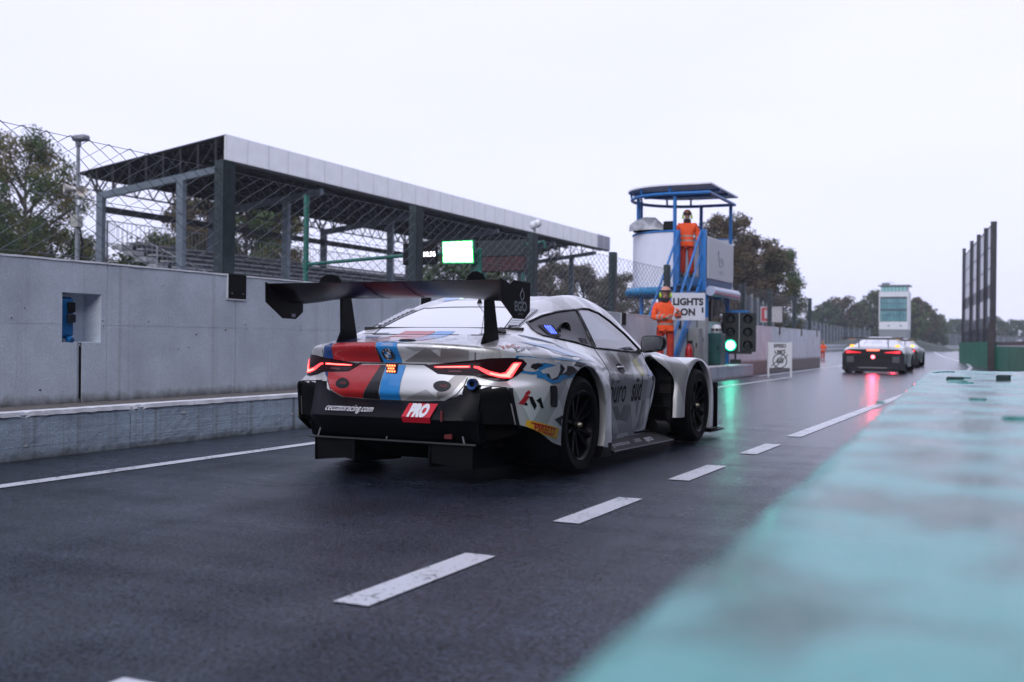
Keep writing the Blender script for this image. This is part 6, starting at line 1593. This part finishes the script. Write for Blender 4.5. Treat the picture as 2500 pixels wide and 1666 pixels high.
# ---- rear wing
WST = []
for x, zl in ((-.912, 1.213), (-.85, 1.214), (-.72, 1.226), (-.60, 1.243), (-.45, 1.252), (-.2, 1.254), (0, 1.254), (.2, 1.254), (.45, 1.250), (.60, 1.238), (.72, 1.224), (.85, 1.214), (.912, 1.213)):
    yl, yt, zt_ = -.735, -1.135, 1.326; pr = []
    for t, up, lo in ((0, 0, 0), (.03, .016, -.012), (.12, .026, -.024), (.3, .022, -.036), (.55, .006, -.036), (.8, -.004, -.022), (1, .002, -.003)):
        pr.append((t, up, lo))
    base = lambda t: (yl+(yt-yl)*t, zl+(zt_-zl)*(t**1.35))
    ring_ = [(base(t)[0], base(t)[1]+up) for t, up, lo in pr]+[(base(t)[0], base(t)[1]+lo) for t, up, lo in pr[::-1]]
    WST.append([(x, a, b) for a, b in ring_]+[(x, ring_[0][0], ring_[0][1])])
wingm = MB().grid(WST).build('rear_wing', mat('wing_carbon', (.004, .0045, .006), .3, spec=.3), car, 40)
# stripe colours on the underside of the main plane
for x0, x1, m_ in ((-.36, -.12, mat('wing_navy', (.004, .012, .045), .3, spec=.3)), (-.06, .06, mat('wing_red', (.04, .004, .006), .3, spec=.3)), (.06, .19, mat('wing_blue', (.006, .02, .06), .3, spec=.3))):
    P = []
    for x in np.linspace(x0, x1, 5):
        row = []
        for i in range(7, 14):
            k = min(range(len(WST)-1), key=lambda q: abs((WST[q][0][0]+WST[q+1][0][0])/2-x)); t = (x-WST[k][0][0])/(WST[k+1][0][0]-WST[k][0][0])
            a, b = Vector(WST[k][i]), Vector(WST[k+1][i]); q = a.lerp(b, t); row.append((q.x, q.y-.002, q.z-.003))
        P.append(row)
    MB().grid(P).build('wing_stripe', m_, wingm, 40)
EPL = [(-1.145, 1.337), (-1.017, 1.304), (-.968, 1.333), (-.721, 1.327), (-.723, 1.14), (-.806, 1.087), (-.95, 1.089), (-1.14, 1.20)]
for s in (1, -1):
    ep = MB().prism(EPL, min(s*.912, s*.921), max(s*.912, s*.921), 'x').build('wing_endplate', mat('endplate_black', (.004, .0045, .0055), .4, spec=.2), car)
    if s > 0:
        text_flat('lettering', 'EGO', (.9225, -.865, 1.165), (0, 1, 0), (0, 0, 1), .085, LG2, ep, xs=1.05, bold=.003); text_flat('lettering', 'DRIVEN', (.9225, -.865, 1.118), (0, 1, 0), (0, 0, 1), .022, LG2, ep)
        dm = [(-.845, 1.285), (-.815, 1.24), (-.845, 1.19), (-.875, 1.24)]
        MB().lathe([(.024, 0), (.024, .002), (.030, .002), (.030, 0)], 20, Matrix.Translation((.922, -.845, 1.24)) @ Matrix.Rotation(pi/2, 4, 'Y')).tube([(.9225, a, b) for a, b in dm], .0025, 4, closed=True).build('emblem', LG2, ep)
    else:
        MB().add([(-.909, -.86, 1.10), (-.909, -.815, 1.10), (-.909, -.815, 1.125), (-.909, -.86, 1.125)], [(3, 2, 1, 0)]).build('sticker', mat('sticker_grey', (.3, .33, .45), .4), ep)
    MB().prism([(-.775, .905), (-.715, 1.0), (-.722, 1.27), (-.6, 1.262), (-.515, .95), (-.515, .92)], min(s*.577, s*.589), max(s*.577, s*.589), 'x').build('wing_pylon', CARBON, car)
    fin = [(-.99, 1.31), (-.955, 1.372), (-.90, 1.398), (-.83, 1.403), (-.75, 1.388), (-.70, 1.345), (-.695, 1.25)]
    MB().prism(fin, min(s*.579, s*.587), max(s*.579, s*.587), 'x').build('wing_mount', CARBON, car)

# ---- mirrors
for s in (1, -1):
    mr = empty('door_mirror', (0, 0, 0)); mr.parent = car
    pts = [(.872, .99), (.90, 1.003), (.96, 1.006), (1.035, 1.0), (1.06, .985), (1.066, .95), (1.05, .89), (1.02, .872), (.93, .858), (.88, .856), (.862, .87), (.858, .94)]
    cxm, czm = .965, .935; P = []
    for yy, sc in ((1.585, .97), (1.60, 1.0), (1.66, .98), (1.72, .86), (1.76, .6), (1.775, .25)):
        P.append([(s*(cxm+(a-cxm)*sc), yy, czm+(b-czm)*sc) for a, b in pts+pts[:1]])
    MB().grid(P).build('mirror_shell', BLACK, mr, 50)
    MB().add([(s*(cxm+(a-cxm)*.93), 1.588, czm+(b-czm)*.9) for a, b in pts], [tuple(range(len(pts)))]).build('mirror_glass', mat('mirror_glass', (.07, .075, .085), .08, 1.0), mr)
    MB().add([(s*.83, 1.56, .86), (s*.83, 1.72, .86), (s*.93, 1.7, .865), (s*.93, 1.6, .865), (s*.83, 1.58, .885), (s*.83, 1.70, .885), (s*.93, 1.69, .885), (s*.93, 1.61, .885)], [(0, 1, 2, 3), (7, 6, 5, 4), (0, 3, 7, 4), (1, 5, 6, 2)]).build('mirror_foot', BLACK, mr)

# ---- cockpit seen through the glass
INT = mat('interior_black', (.014, .014, .015), .6); CAGE = mat('cage_grey', (.16, .165, .17), .4)
MB().grid([[(-.72, y, .80), (-.68, y, .45), (.68, y, .45), (.72, y, .80)] for y in (-.3, 1.9)]).build('tub', INT, car)
MB().box(-.66, .66, -.30, -.27, .45, 1.04).build('bulkhead', INT, car); MB().grid([[(x, 1.78, .82), (x, 1.95, .87), (x, 2.2, .84)] for x in (-.68, 0, .68)]).build('dash_top', INT, car)
for s in (1, -1): MB().tube([(s*.60, .25, .5), (s*.56, .35, 1.12), (s*.53, .6, 1.21), (s*.55, 1.2, 1.21), (s*.64, 1.7, 1.0), (s*.70, 1.85, .84), (s*.68, 1.9, .5)], .02, 8).tube([(s*.56, .35, 1.10), (s*.45, -.25, .95)], .018, 8).build('roll_cage', CAGE, car, 50)
MB().tube([(-.56, .36, 1.13), (.56, .36, 1.13)], .02, 8).tube([(-.56, .36, 1.1), (.58, .28, .6)], .018, 8).tube([(.6, .4, .68), (.64, 1.7, .62)], .02, 8).build('cage_cross', CAGE, car, 50)
se = MB(); se.bbox(-.55, -.12, .45, .62, .5, 1.05, .05).bbox(-.56, -.47, .45, .85, .9, 1.08, .03).bbox(-.2, -.11, .45, .85, .9, 1.08, .03).bbox(-.55, -.12, .5, 1.0, .45, .6, .04).build('race_seat', INT, car)
MB().lathe([(.15, -.012), (.162, 0), (.15, .012), (.14, 0)], 20, Matrix.Translation((-.34, 1.45, .80)) @ Matrix.Rotation(radians(70), 4, 'X'), closed=True).tube([(-.34, 1.46, .8), (-.34, 1.8, .76)], .02, 8).build('steering_wheel', INT, car, 50)
bmB.free(); bm.free()
# ================================================================== PEOPLE
def skin(name, J, E, mats, parent, root=None, sub=2):
    """J: {name: (pos, radius)}; E: list of joint pairs -> one continuous mesh grown over the skeleton"""
    keys = list(J); idx = {k: i for i, k in enumerate(keys)}
    me = bpy.data.meshes.new(name+'_skeleton'); me.from_pydata([J[k][0] for k in keys], [(idx[a], idx[b]) for a, b in E], [])
    o = bpy.data.objects.new(name+'_skeleton', me); COL.objects.link(o)
    sk = o.modifiers.new('skin', 'SKIN'); sk.use_smooth_shade = True
    for i, k in enumerate(keys):
        r = J[k][1]; r = r if isinstance(r, tuple) else (r, r)
        me.skin_vertices[0].data[i].radius = r; me.skin_vertices[0].data[i].use_root = (k == (root or keys[0]))
    sb = o.modifiers.new('sub', 'SUBSURF'); sb.levels = sub; sb.render_levels = sub
    dg = bpy.context.evaluated_depsgraph_get(); dg.update()
    me2 = bpy.data.meshes.new_from_object(o.evaluated_get(dg)); me2.name = name
    bpy.data.objects.remove(o); bpy.data.meshes.remove(me)
    me2.materials.clear(); ob = mesh_obj(name, me2, mats, parent)
    me2.polygons.foreach_set('use_smooth', [True]*len(me2.polygons)); return ob
ORG = mat('hivis_orange', (.86, .085, .008), .7, var=.12, vscale=7, bump=.5, bscale=14); ORGD = mat('trousers_red', (.42, .03, .012), .75, var=.2, vscale=9, bump=.5, bscale=14)
SIL = mat('reflective_band', (.3, .29, .27), .4); SKIN_M = mat('skin_tone', (.42, .25, .19), .5); LIME = mat('earmuff_lime', (.5, .75, .02), .4); HAIRD = mat('dark_scarf', (.012, .01, .012), .8)
GOG = mat('goggles', (.02, .02, .022), .15); BOOT = mat('boot', (.02, .018, .016), .6)
def finger_hand(J, E, wrist, wname, dirv, palm_n, s, curl):
    """palm and five separate bent fingers continuing the forearm"""
    d = Vector(dirv).normalized(); n = Vector(palm_n).normalized(); side = d.cross(n)*s; w = Vector(wrist)
    J[wname+'_palm'] = (tuple(w+d*.05), (.03, .02)); E.append((wname, wname+'_palm'))
    for k, (o, ln) in enumerate(((-.026, .030), (-.009, .036), (.009, .034), (.026, .027))):
        a = w+d*.085+side*o; b = a+(d*cos(curl)+n*sin(curl))*ln; c = b+(d*cos(2*curl)+n*sin(2*curl))*ln*.9
        for q, p, r in (('a', a, .0105), ('b', b, .0095), ('c', c, .008)): J[f'{wname}_f{k}{q}'] = (tuple(p), r)
        E += [(wname+'_palm', f'{wname}_f{k}a'), (f'{wname}_f{k}a', f'{wname}_f{k}b'), (f'{wname}_f{k}b', f'{wname}_f{k}c')]
    a = w+d*.03+side*.034; b = a+(side*.6+d*.6+n*.5).normalized()*.035; c = b+(d*.8+n*.6).normalized()*.028
    J[wname+'_t1'] = (tuple(a), .012); J[wname+'_t2'] = (tuple(b), .0105); J[wname+'_t3'] = (tuple(c), .009)
    E += [(wname+'_palm', wname+'_t1'), (wname+'_t1', wname+'_t2'), (wname+'_t2', wname+'_t3')]
def person(loc, rz, label, arms, helmet_col, bag=False, lean=0.0, scale=1.0):
    """arms: {'l': (elbow, wrist, dir, palm), 'r': ...} in local coords; faces -y"""
    p = empty('person', loc, rz, label, 'person', 'marshals in orange'); p.scale = (scale,)*3
    J = {}; E = []
    J['pelvis'] = ((0, 0, .95), (.12, .09)); J['waist'] = ((0, 0, 1.1), (.115, .09)); J['chest'] = ((0, 0, 1.32), (.14, .10)); J['neck'] = ((0, 0, 1.48), .055); J['head0'] = ((0, -.012, 1.555), (.066, .075)); J['head1'] = ((0, -.015, 1.635), (.078, .092)); J['head2'] = ((0, -.005, 1.70), (.07, .085)); J['head3'] = ((0, 0, 1.745), .04)
    E += [('pelvis', 'waist'), ('waist', 'chest'), ('chest', 'neck'), ('neck', 'head0'), ('head0', 'head1'), ('head1', 'head2'), ('head2', 'head3')]
    for s, nm in ((1, 'l'), (-1, 'r')):
        el, wr, dr, pn = arms[nm]
        J['sh'+nm] = ((s*.19, 0, 1.40), .06); J['el'+nm] = (el, .042); J['wr'+nm] = (wr, .028)
        E += [('chest', 'sh'+nm), ('sh'+nm, 'el'+nm), ('el'+nm, 'wr'+nm)]
        finger_hand(J, E, wr, 'wr'+nm, dr, pn, s, .7)
        J['hip'+nm] = ((s*.10, 0, .86), .085); J['kn'+nm] = ((s*.11, -.015, .48), .058); J['an'+nm] = ((s*.115, .01, .09), .042); J['to'+nm] = ((s*.125, -.14, .035), .036)
        E += [('pelvis', 'hip'+nm), ('hip'+nm, 'kn'+nm), ('kn'+nm, 'an'+nm), ('an'+nm, 'to'+nm)]
    skin('body', J, E, [SKIN_M], p, 'pelvis', 1)
    # nose and brow
    MB().lathe([(.001, .03), (.012, .01), (.016, -.012), (.001, -.02)], 8, Matrix.Translation((0, -.105, 1.63))).build('nose', SKIN_M, p, 60)
    MB().box(-.022, .022, -.104, -.094, 1.578, 1.588).build('mouth', mat('lips', (.3, .1, .09), .5), p)
    for s in (1, -1): MB().lathe([(.001, .006), (.010, .003), (.012, -.004)], 8, Matrix.Translation((s*.032, -.099, 1.652)) @ Matrix.Rotation(pi/2, 4, 'X')).build('eye', GOG, p)
    # jacket: one shell with hem, collar, sleeves
    JJ = {}; EE = []
    JJ['hem'] = ((0, 0, .78), (.205, .16)); JJ['w0'] = ((0, 0, .95), (.20, .155)); JJ['w1'] = ((0, 0, 1.12), (.185, .145)); JJ['ch'] = ((0, 0, 1.31), (.195, .15)); JJ['top'] = ((0, 0, 1.43), (.12, .11)); JJ['col'] = ((0, -.005, 1.515), (.078, .085))
    EE += [('ch', 'w1'), ('w1', 'w0'), ('w0', 'hem'), ('ch', 'top'), ('top', 'col')]
    for s, nm in ((1, 'l'), (-1, 'r')):
        el, wr, dr, pn = arms[nm]; w2 = Vector(el).lerp(Vector(wr), .93)
        JJ['sh'+nm] = ((s*.205, 0, 1.385), .092); JJ['um'+nm] = (tuple(Vector((s*.205, 0, 1.385)).lerp(Vector(el), .55)), .082); JJ['el'+nm] = (el, .076); JJ['fm'+nm] = (tuple(Vector(el).lerp(w2, .5)), .068); JJ['wr'+nm] = (tuple(w2), .058)
        EE += [('ch', 'sh'+nm), ('sh'+nm, 'um'+nm), ('um'+nm, 'el'+nm), ('el'+nm, 'fm'+nm), ('fm'+nm, 'wr'+nm)]
    jk = skin('jacket', JJ, EE, [ORG, SIL], p, 'ch', 2)
    bm3 = bmesh.new(); bm3.from_mesh(jk.data)
    for z0, z1 in ((.965, 1.005), (1.09, 1.125)):
        for zc in (z0, z1): bmesh.ops.bisect_plane(bm3, geom=[f for f in bm3.faces if abs(f.calc_center_median().x) < .25]+[e for e in bm3.edges if abs(e.verts[0].co.x) < .25]+[v for v in bm3.verts if abs(v.co.x) < .25], plane_co=(0, 0, zc), plane_no=(0, 0, 1))
        for f in bm3.faces:
            c = f.calc_center_median()
            if z0 < c.z < z1 and hypot(c.x, c.y) < .25: f.material_index = 1
    for nm in ('l', 'r'):
        el, wr = Vector(arms[nm][0]), Vector(arms[nm][1]); ax = (wr-el).normalized()
        for a, b in ((.30, .42), (.62, .74)):
            L_ = (wr-el).length
            near = lambda v: ((v-el)-ax*((v-el).dot(ax))).length < .11 and -.02 < (v-el).dot(ax) < L_+.03
            for t in (a, b):
                gf = [f for f in bm3.faces if near(f.calc_center_median())]; ge = {e for f in gf for e in f.edges}; gv = {v for f in gf for v in f.verts}
                bmesh.ops.bisect_plane(bm3, geom=gf+list(ge)+list(gv), plane_co=el+ax*(L_*t), plane_no=ax)
            for f in bm3.faces:
                c = f.calc_center_median()
                if near(c) and a*L_ < (c-el).dot(ax) < b*L_: f.material_index = 1
    r = random.Random(int(loc[1]*100))
    for v in bm3.verts:   # soft folds in the cloth
        k = .006*sin(v.co.z*46+v.co.x*19+r.random()*.4)+.004*sin(v.co.x*60+v.co.z*23); v.co += v.normal*k
    bm3.to_mesh(jk.data); bm3.free()
    TJ = {'pel': ((0, 0, .93), (.15, .12))}; TE = []
    for s, nm in ((1, 'l'), (-1, 'r')):
        TJ['hp'+nm] = ((s*.105, 0, .82), .108); TJ['kn'+nm] = ((s*.112, -.012, .48), .086); TJ['ca'+nm] = ((s*.115, 0, .25), .088); TJ['an'+nm] = ((s*.118, .005, .09), .08)
        TE += [('pel', 'hp'+nm), ('hp'+nm, 'kn'+nm), ('kn'+nm, 'ca'+nm), ('ca'+nm, 'an'+nm)]
        MB().bbox(s*.12-.05, s*.12+.05, -.19, .09, 0, .11, .03).build('boot', BOOT, p)
    tr = skin('trousers', TJ, TE, [ORGD], p, 'pel', 2)
    MB().bbox(-.16, -.03, -.172, -.155, .83, .93, .008).build('pocket', ORG, p); MB().bbox(.03, .16, -.172, -.155, .83, .93, .008).build('pocket', ORG, p)
    MB().lathe([(.085, -.05), (.10, -.02), (.098, .03), (.088, .06), (.06, .05)], 16, Matrix.Translation((0, -.01, 1.50))).build('scarf', HAIRD, p, 60)
    HM = mat('helmet_%d' % int(helmet_col[0]*1000), helmet_col, .35, var=.25, vscale=16)
    MB().lathe([(.001, .125), (.045, .118), (.085, .088), (.108, .04), (.114, .0), (.116, -.02), (.108, -.022)], 20, Matrix.Translation((0, -.006, 1.69)) @ Matrix.Diagonal((1, 1.12, 1, 1))).build('helmet', HM, p, 60)
    MB().lathe([(.112, -.026), (.118, -.006), (.12, .016), (.112, .03)], 20, Matrix.Translation((0, -.008, 1.70)) @ Matrix.Diagonal((1, 1.13, 1, 1))).build('goggles', GOG, p, 60)
    for s in (1, -1):
        MB().lathe([(.001, .03), (.034, .03), (.046, .018), (.048, -.004), (.04, -.02)], 14, Matrix.Translation((s*.105, .005, 1.62)) @ Matrix.Rotation(s*pi/2, 4, 'Y') @ Matrix.Diagonal((1.25, .95, 1, 1))).build('ear_muff', LIME, p, 50)
        MB().lathe([(.03, .031), (.02, .035), (.001, .035)], 12, Matrix.Translation((s*.105, .005, 1.62)) @ Matrix.Rotation(s*pi/2, 4, 'Y')).build('muff_cap', BLACK, p)
    return p
# marshal holding the board (board lies to the local +x side)
face_cam = atan2(-6.95, 23.3)  # direction from camera
rzA = radians(24.7-7)
pa = person((-6.98, 23.22, .366), rzA+radians(4), 'marshal in orange jacket and pink helmet holding the LIGHTS ON board', {
    'l': ((.30, -.08, 1.16), (.20, -.20, 1.22), (.35, -.45, .35), (.3, -.6, 0)), 'r': ((-.265, -.07, 1.13), (.02, -.235, 1.13), (.75, -.2, .3), (.3, -.7, 0))}, (.55, .24, .17))
bd = empty('lights_board', (-6.49, 23.31, 1.735), rzA+radians(3), 'white board lettered LIGHTS ON held up by the marshal', 'sign'); 
MB().bbox(-.365, .365, -.01, .01, -.30, .30, .004).build('board', mat('board_white', (.6, .62, .7), .5, var=.03), bd)
BI = mat('board_ink', (.012, .012, .014), .6)
text_flat('lettering', 'LIGHTS', (-.01, -.0125, .10), (1, 0, 0), (0, 0, 1), .205, BI, bd, bold=.010, xs=.97, space=1.02)
text_flat('lettering', 'ON', (-.01, -.0125, -.125), (1, 0, 0), (0, 0, 1), .205, BI, bd, bold=.010, xs=.97, space=1.05)
MB().bbox(.29, .325, -.02, -.01, -.13, -.01, .008).build('handle_slot', BLACK, bd)
# marshal up in the tower
pb = person((-7.92, 28.25, 2.66), radians(24.7-11), 'marshal in orange jacket and brown helmet standing in the tower', {
    'l': ((.30, .02, 1.14), (.27, -.06, .90), (0, -.15, -1), (-.5, -.5, 0)), 'r': ((-.30, .02, 1.14), (-.27, -.06, .90), (0, -.15, -1), (.5, -.5, 0))}, (.25, .07, .03))
# far marshal beyond the end of the wall
pc = person(tuple(at(2009, 64)), radians(200), 'small distant marshal in orange beyond the end of the pit wall', {
    'l': ((.30, .02, 1.14), (.27, -.06, .90), (0, -.15, -1), (-.5, -.5, 0)), 'r': ((-.30, .02, 1.14), (-.27, -.06, .90), (0, -.15, -1), (.5, -.5, 0))}, (.6, .1, .02), scale=.62)

# ================================================================== CARS AHEAD
def gt_car(name, loc, rz, label, body_col, glow, flash):
    c = empty(name, loc, rz, label, 'race car')
    PB = mat('far_paint_%d' % int(body_col[0]*1000), body_col, .3, coat=.6); BKR = mat('far_black', (.02, .02, .025), .35, spec=.3)
    # half section rings (x, z) along y from tail (0) to nose
    ST = [(0.0, [(0, .80), (.45, .80), (.78, .79), (.93, .72), (.96, .6), (.95, .42), (.93, .3)]),
          (.12, [(0, .86), (.45, .855), (.78, .84), (.95, .76), (.985, .62), (.985, .45), (.97, .3)]),
          (.5, [(0, .92), (.45, .91), (.74, .88), (.95, .82), (1.0, .66), (1.0, .45), (.99, .3)]),
          (1.0, [(0, 1.02), (.42, 1.01), (.66, .93), (.93, .85), (1.0, .7), (1.0, .5), (.99, .25)]),
          (1.5, [(0, 1.14), (.42, 1.13), (.62, 1.05), (.86, .84), (.95, .7), (.93, .5), (.9, .2)]),
          (2.1, [(0, 1.22), (.40, 1.21), (.58, 1.13), (.84, .84), (.92, .68), (.92, .5), (.9, .18)]),
          (2.6, [(0, 1.19), (.42, 1.17), (.62, 1.07), (.86, .82), (.93, .66), (.92, .5), (.9, .18)]),
          (3.2, [(0, .93), (.45, .92), (.72, .86), (.93, .80), (1.0, .66), (.99, .5), (.98, .2)]),
          (3.8, [(0, .80), (.45, .79), (.74, .78), (.94, .76), (1.0, .62), (.99, .45), (.97, .2)]),
          (4.4, [(0, .62), (.45, .62), (.74, .62), (.9, .58), (.95, .48), (.94, .36), (.92, .2)])]
    ys = np.array([s[0] for s in ST]); A = np.array([[(x, s[0], z) for x, z in s[1]] for s in ST]); q = np.linspace(0, 4.4, 45)
    Gd = np.stack([catmull(ys, A[:, k, :], q) for k in range(7)], axis=1); uu = chord(np.swapaxes(A, 0, 1)); qq = samp(uu, .07)
    Gd = np.stack([catmull(uu, Gd[i], qq) for i in range(len(q))], axis=0)
    full = [[tuple(v*np.array([-1, 1, 1])) for v in row[::-1]]+[tuple(v) for v in row[1:]] for row in Gd]
    MB().grid(full).build('body', PB, c, 50)
    # dark tail fascia
    fa = [(-.93, .70), (-.78, .79), (.78, .79), (.93, .70), (.95, .45), (.90, .22), (.55, .16), (-.55, .16), (-.90, .22), (-.95, .45)]
    MB().prism(fa, -.03, .05, 'y').build('tail_fascia', BKR, c)
    MB().box(-.8, .8, -.05, -.03, .50, .60).build('mesh_grille', mat('far_grille', (.005, .005, .006), .7), c)
    for s in (1, -1): MB().box(min(s*.62, s*.84), max(s*.62, s*.84), -.06, -.03, .36, .56).build('grille_frame', mat('far_frame', (.09, .1, .11), .4), c)
    MB().box(-.45, .45, -.12, -.06, .17, .195).build('diffuser_lip', mat('far_lip', (.3, .31, .33), .4), c); MB().prism([(-.1, .18), (-.1, .05), (.6, .1), (.6, .2)], -.8, .8, 'x').build('diffuser', BKR, c)
    LR = mat('far_led', (1, .03, .03), emit=(1, .03, .05), estr=3.0)
    for s in (1, -1):
        MB().add([(s*.36, -.055, .675), (s*.86, -.05, .66), (s*.88, -.045, .735), (s*.80, -.05, .745), (s*.40, -.055, .70)], [(0, 1, 2, 3, 4)]).build('tail_lamp', mat('far_lamp', (.3, .01, .015), .2, emit=(1, .03, .04), estr=1.3), c)
        MB().add([(s*.70, -.058, .68), (s*.84, -.055, .675), (s*.85, -.052, .72), (s*.72, -.057, .72)], [(0, 1, 2, 3)]).build('lamp_hot', LR, c)
        MB().bbox(min(s*.66, s*.80), max(s*.66, s*.80), .35, .55, .84, .95, .03).build('flasher', mat('flash_%d' % int(flash[1]*100), flash, .3, emit=flash, estr=1.6), c)
    MB().box(-.2, .2, -.05, -.03, .745, .785).build('brake_light', mat('far_brake', (1, .1, .05), emit=(1, .14, .08), estr=4), c)
    rl = MB().lathe([(.001, .03), (.05, .025), (.065, 0)], 14, Matrix.Translation((0, -.05, .54)) @ Matrix.Rotation(pi/2, 4, 'X')).build('rain_light', mat('far_rain', (1, .1, .1), emit=(1, .16, .2), estr=5 if glow > 50 else 3), c)
    if glow:
        d = bpy.data.lights.new('rain_lamp', 'SPOT'); d.energy = glow; d.color = (1, .03, .07); d.shadow_soft_size = .08; d.spot_size = radians(165); d.spot_blend = .4
        lo = bpy.data.objects.new('rain_lamp', d); COL.objects.link(lo); lo.parent = c; lo.location = (0, -.2, .56); lo.rotation_euler = (radians(90), 0, pi)
    MB().prism([(-.28, 1.155), (.05, 1.11), (.05, 1.125), (-.28, 1.185)], -.93, .93, 'x').build('rear_wing', BKR, c)
    for s in (1, -1):
        MB().prism([(-.3, 1.2), (.1, 1.2), (.1, 1.08), (-.3, 1.1)], min(s*.93, s*.94), max(s*.93, s*.94), 'x').build('wing_endplate', BKR, c)
        MB().prism([(.1, .86), (.3, .86), (.0, 1.13), (-.12, 1.13)], min(s*.46, s*.475), max(s*.46, s*.475), 'x').build('wing_pylon', BKR, c)
        for y in (.62, 3.3):
            w = MB().lathe([(.2, -.15), (.3, -.15), (.345, -.11), (.35, 0), (.345, .11), (.3, .15), (.2, .15)], 28, Matrix.Translation((s*.86, y, .35)) @ Matrix.Rotation(pi/2, 4, 'Y')).build('tyre', RUBBER, c, 40)
            MB().lathe([(.2, .12), (.19, .1), (.001, .1)], 20, Matrix.Translation((s*.86, y, .35)) @ Matrix.Rotation(s*pi/2, 4, 'Y')).build('rim', BKR, w)
        MB().box(min(s*.78, s*.99), max(s*.78, s*.99), -.02, .3, .1, .66).build('arch_panel', BKR, c)
    MB().grid([[(x, .62+t*.85, .935+t*.2) for x in (-.4, 0, .4)] for t in (0, .5, 1)]).build('rear_screen', mat('far_screen', (.4, .42, .48), .1, coat=1), c)
    return c
def ground_at(px, py): 
    d = _fw+_R*((px-1250)/2670)-_U*((py-833)/2670); t = .945/-d.z; return Vector((d.x*t, d.y*t, 0))
far1 = gt_car('race_car', Vector((-4.3, 38.2, 0)), radians(0), 'white race car ahead with dark tail, red lamps and bright rain light', (.68, .69, .72), 60, (1, .42, .05))
far2 = gt_car('race_car', Vector((-4.7, 49.0, 0)), radians(0), 'second pale race car half hidden in front of the white one', (.55, .52, .56), 18, (1, .85, .1))

# ================================================================== HAZE of drizzle
hz = MB().box(-420, 420, -60, 560, -1.2, 26).build('haze', None)
hm = bpy.data.materials.new('drizzle_haze'); hm.use_nodes = True; hnt = hm.node_tree; hnt.nodes.clear()
ho = N(hnt, 'ShaderNodeOutputMaterial'); hv = N(hnt, 'ShaderNodeVolumePrincipled'); hv.inputs['Color'].default_value = (.86, .91, 1, 1); hv.inputs['Density'].default_value = .0005; hv.inputs['Anisotropy'].default_value = .2
hnt.links.new(hv.outputs[0], ho.inputs['Volume']); hz.data.materials.append(hm)
tag(hz, 'thin drizzle haze in the air over the track', kind='stuff')
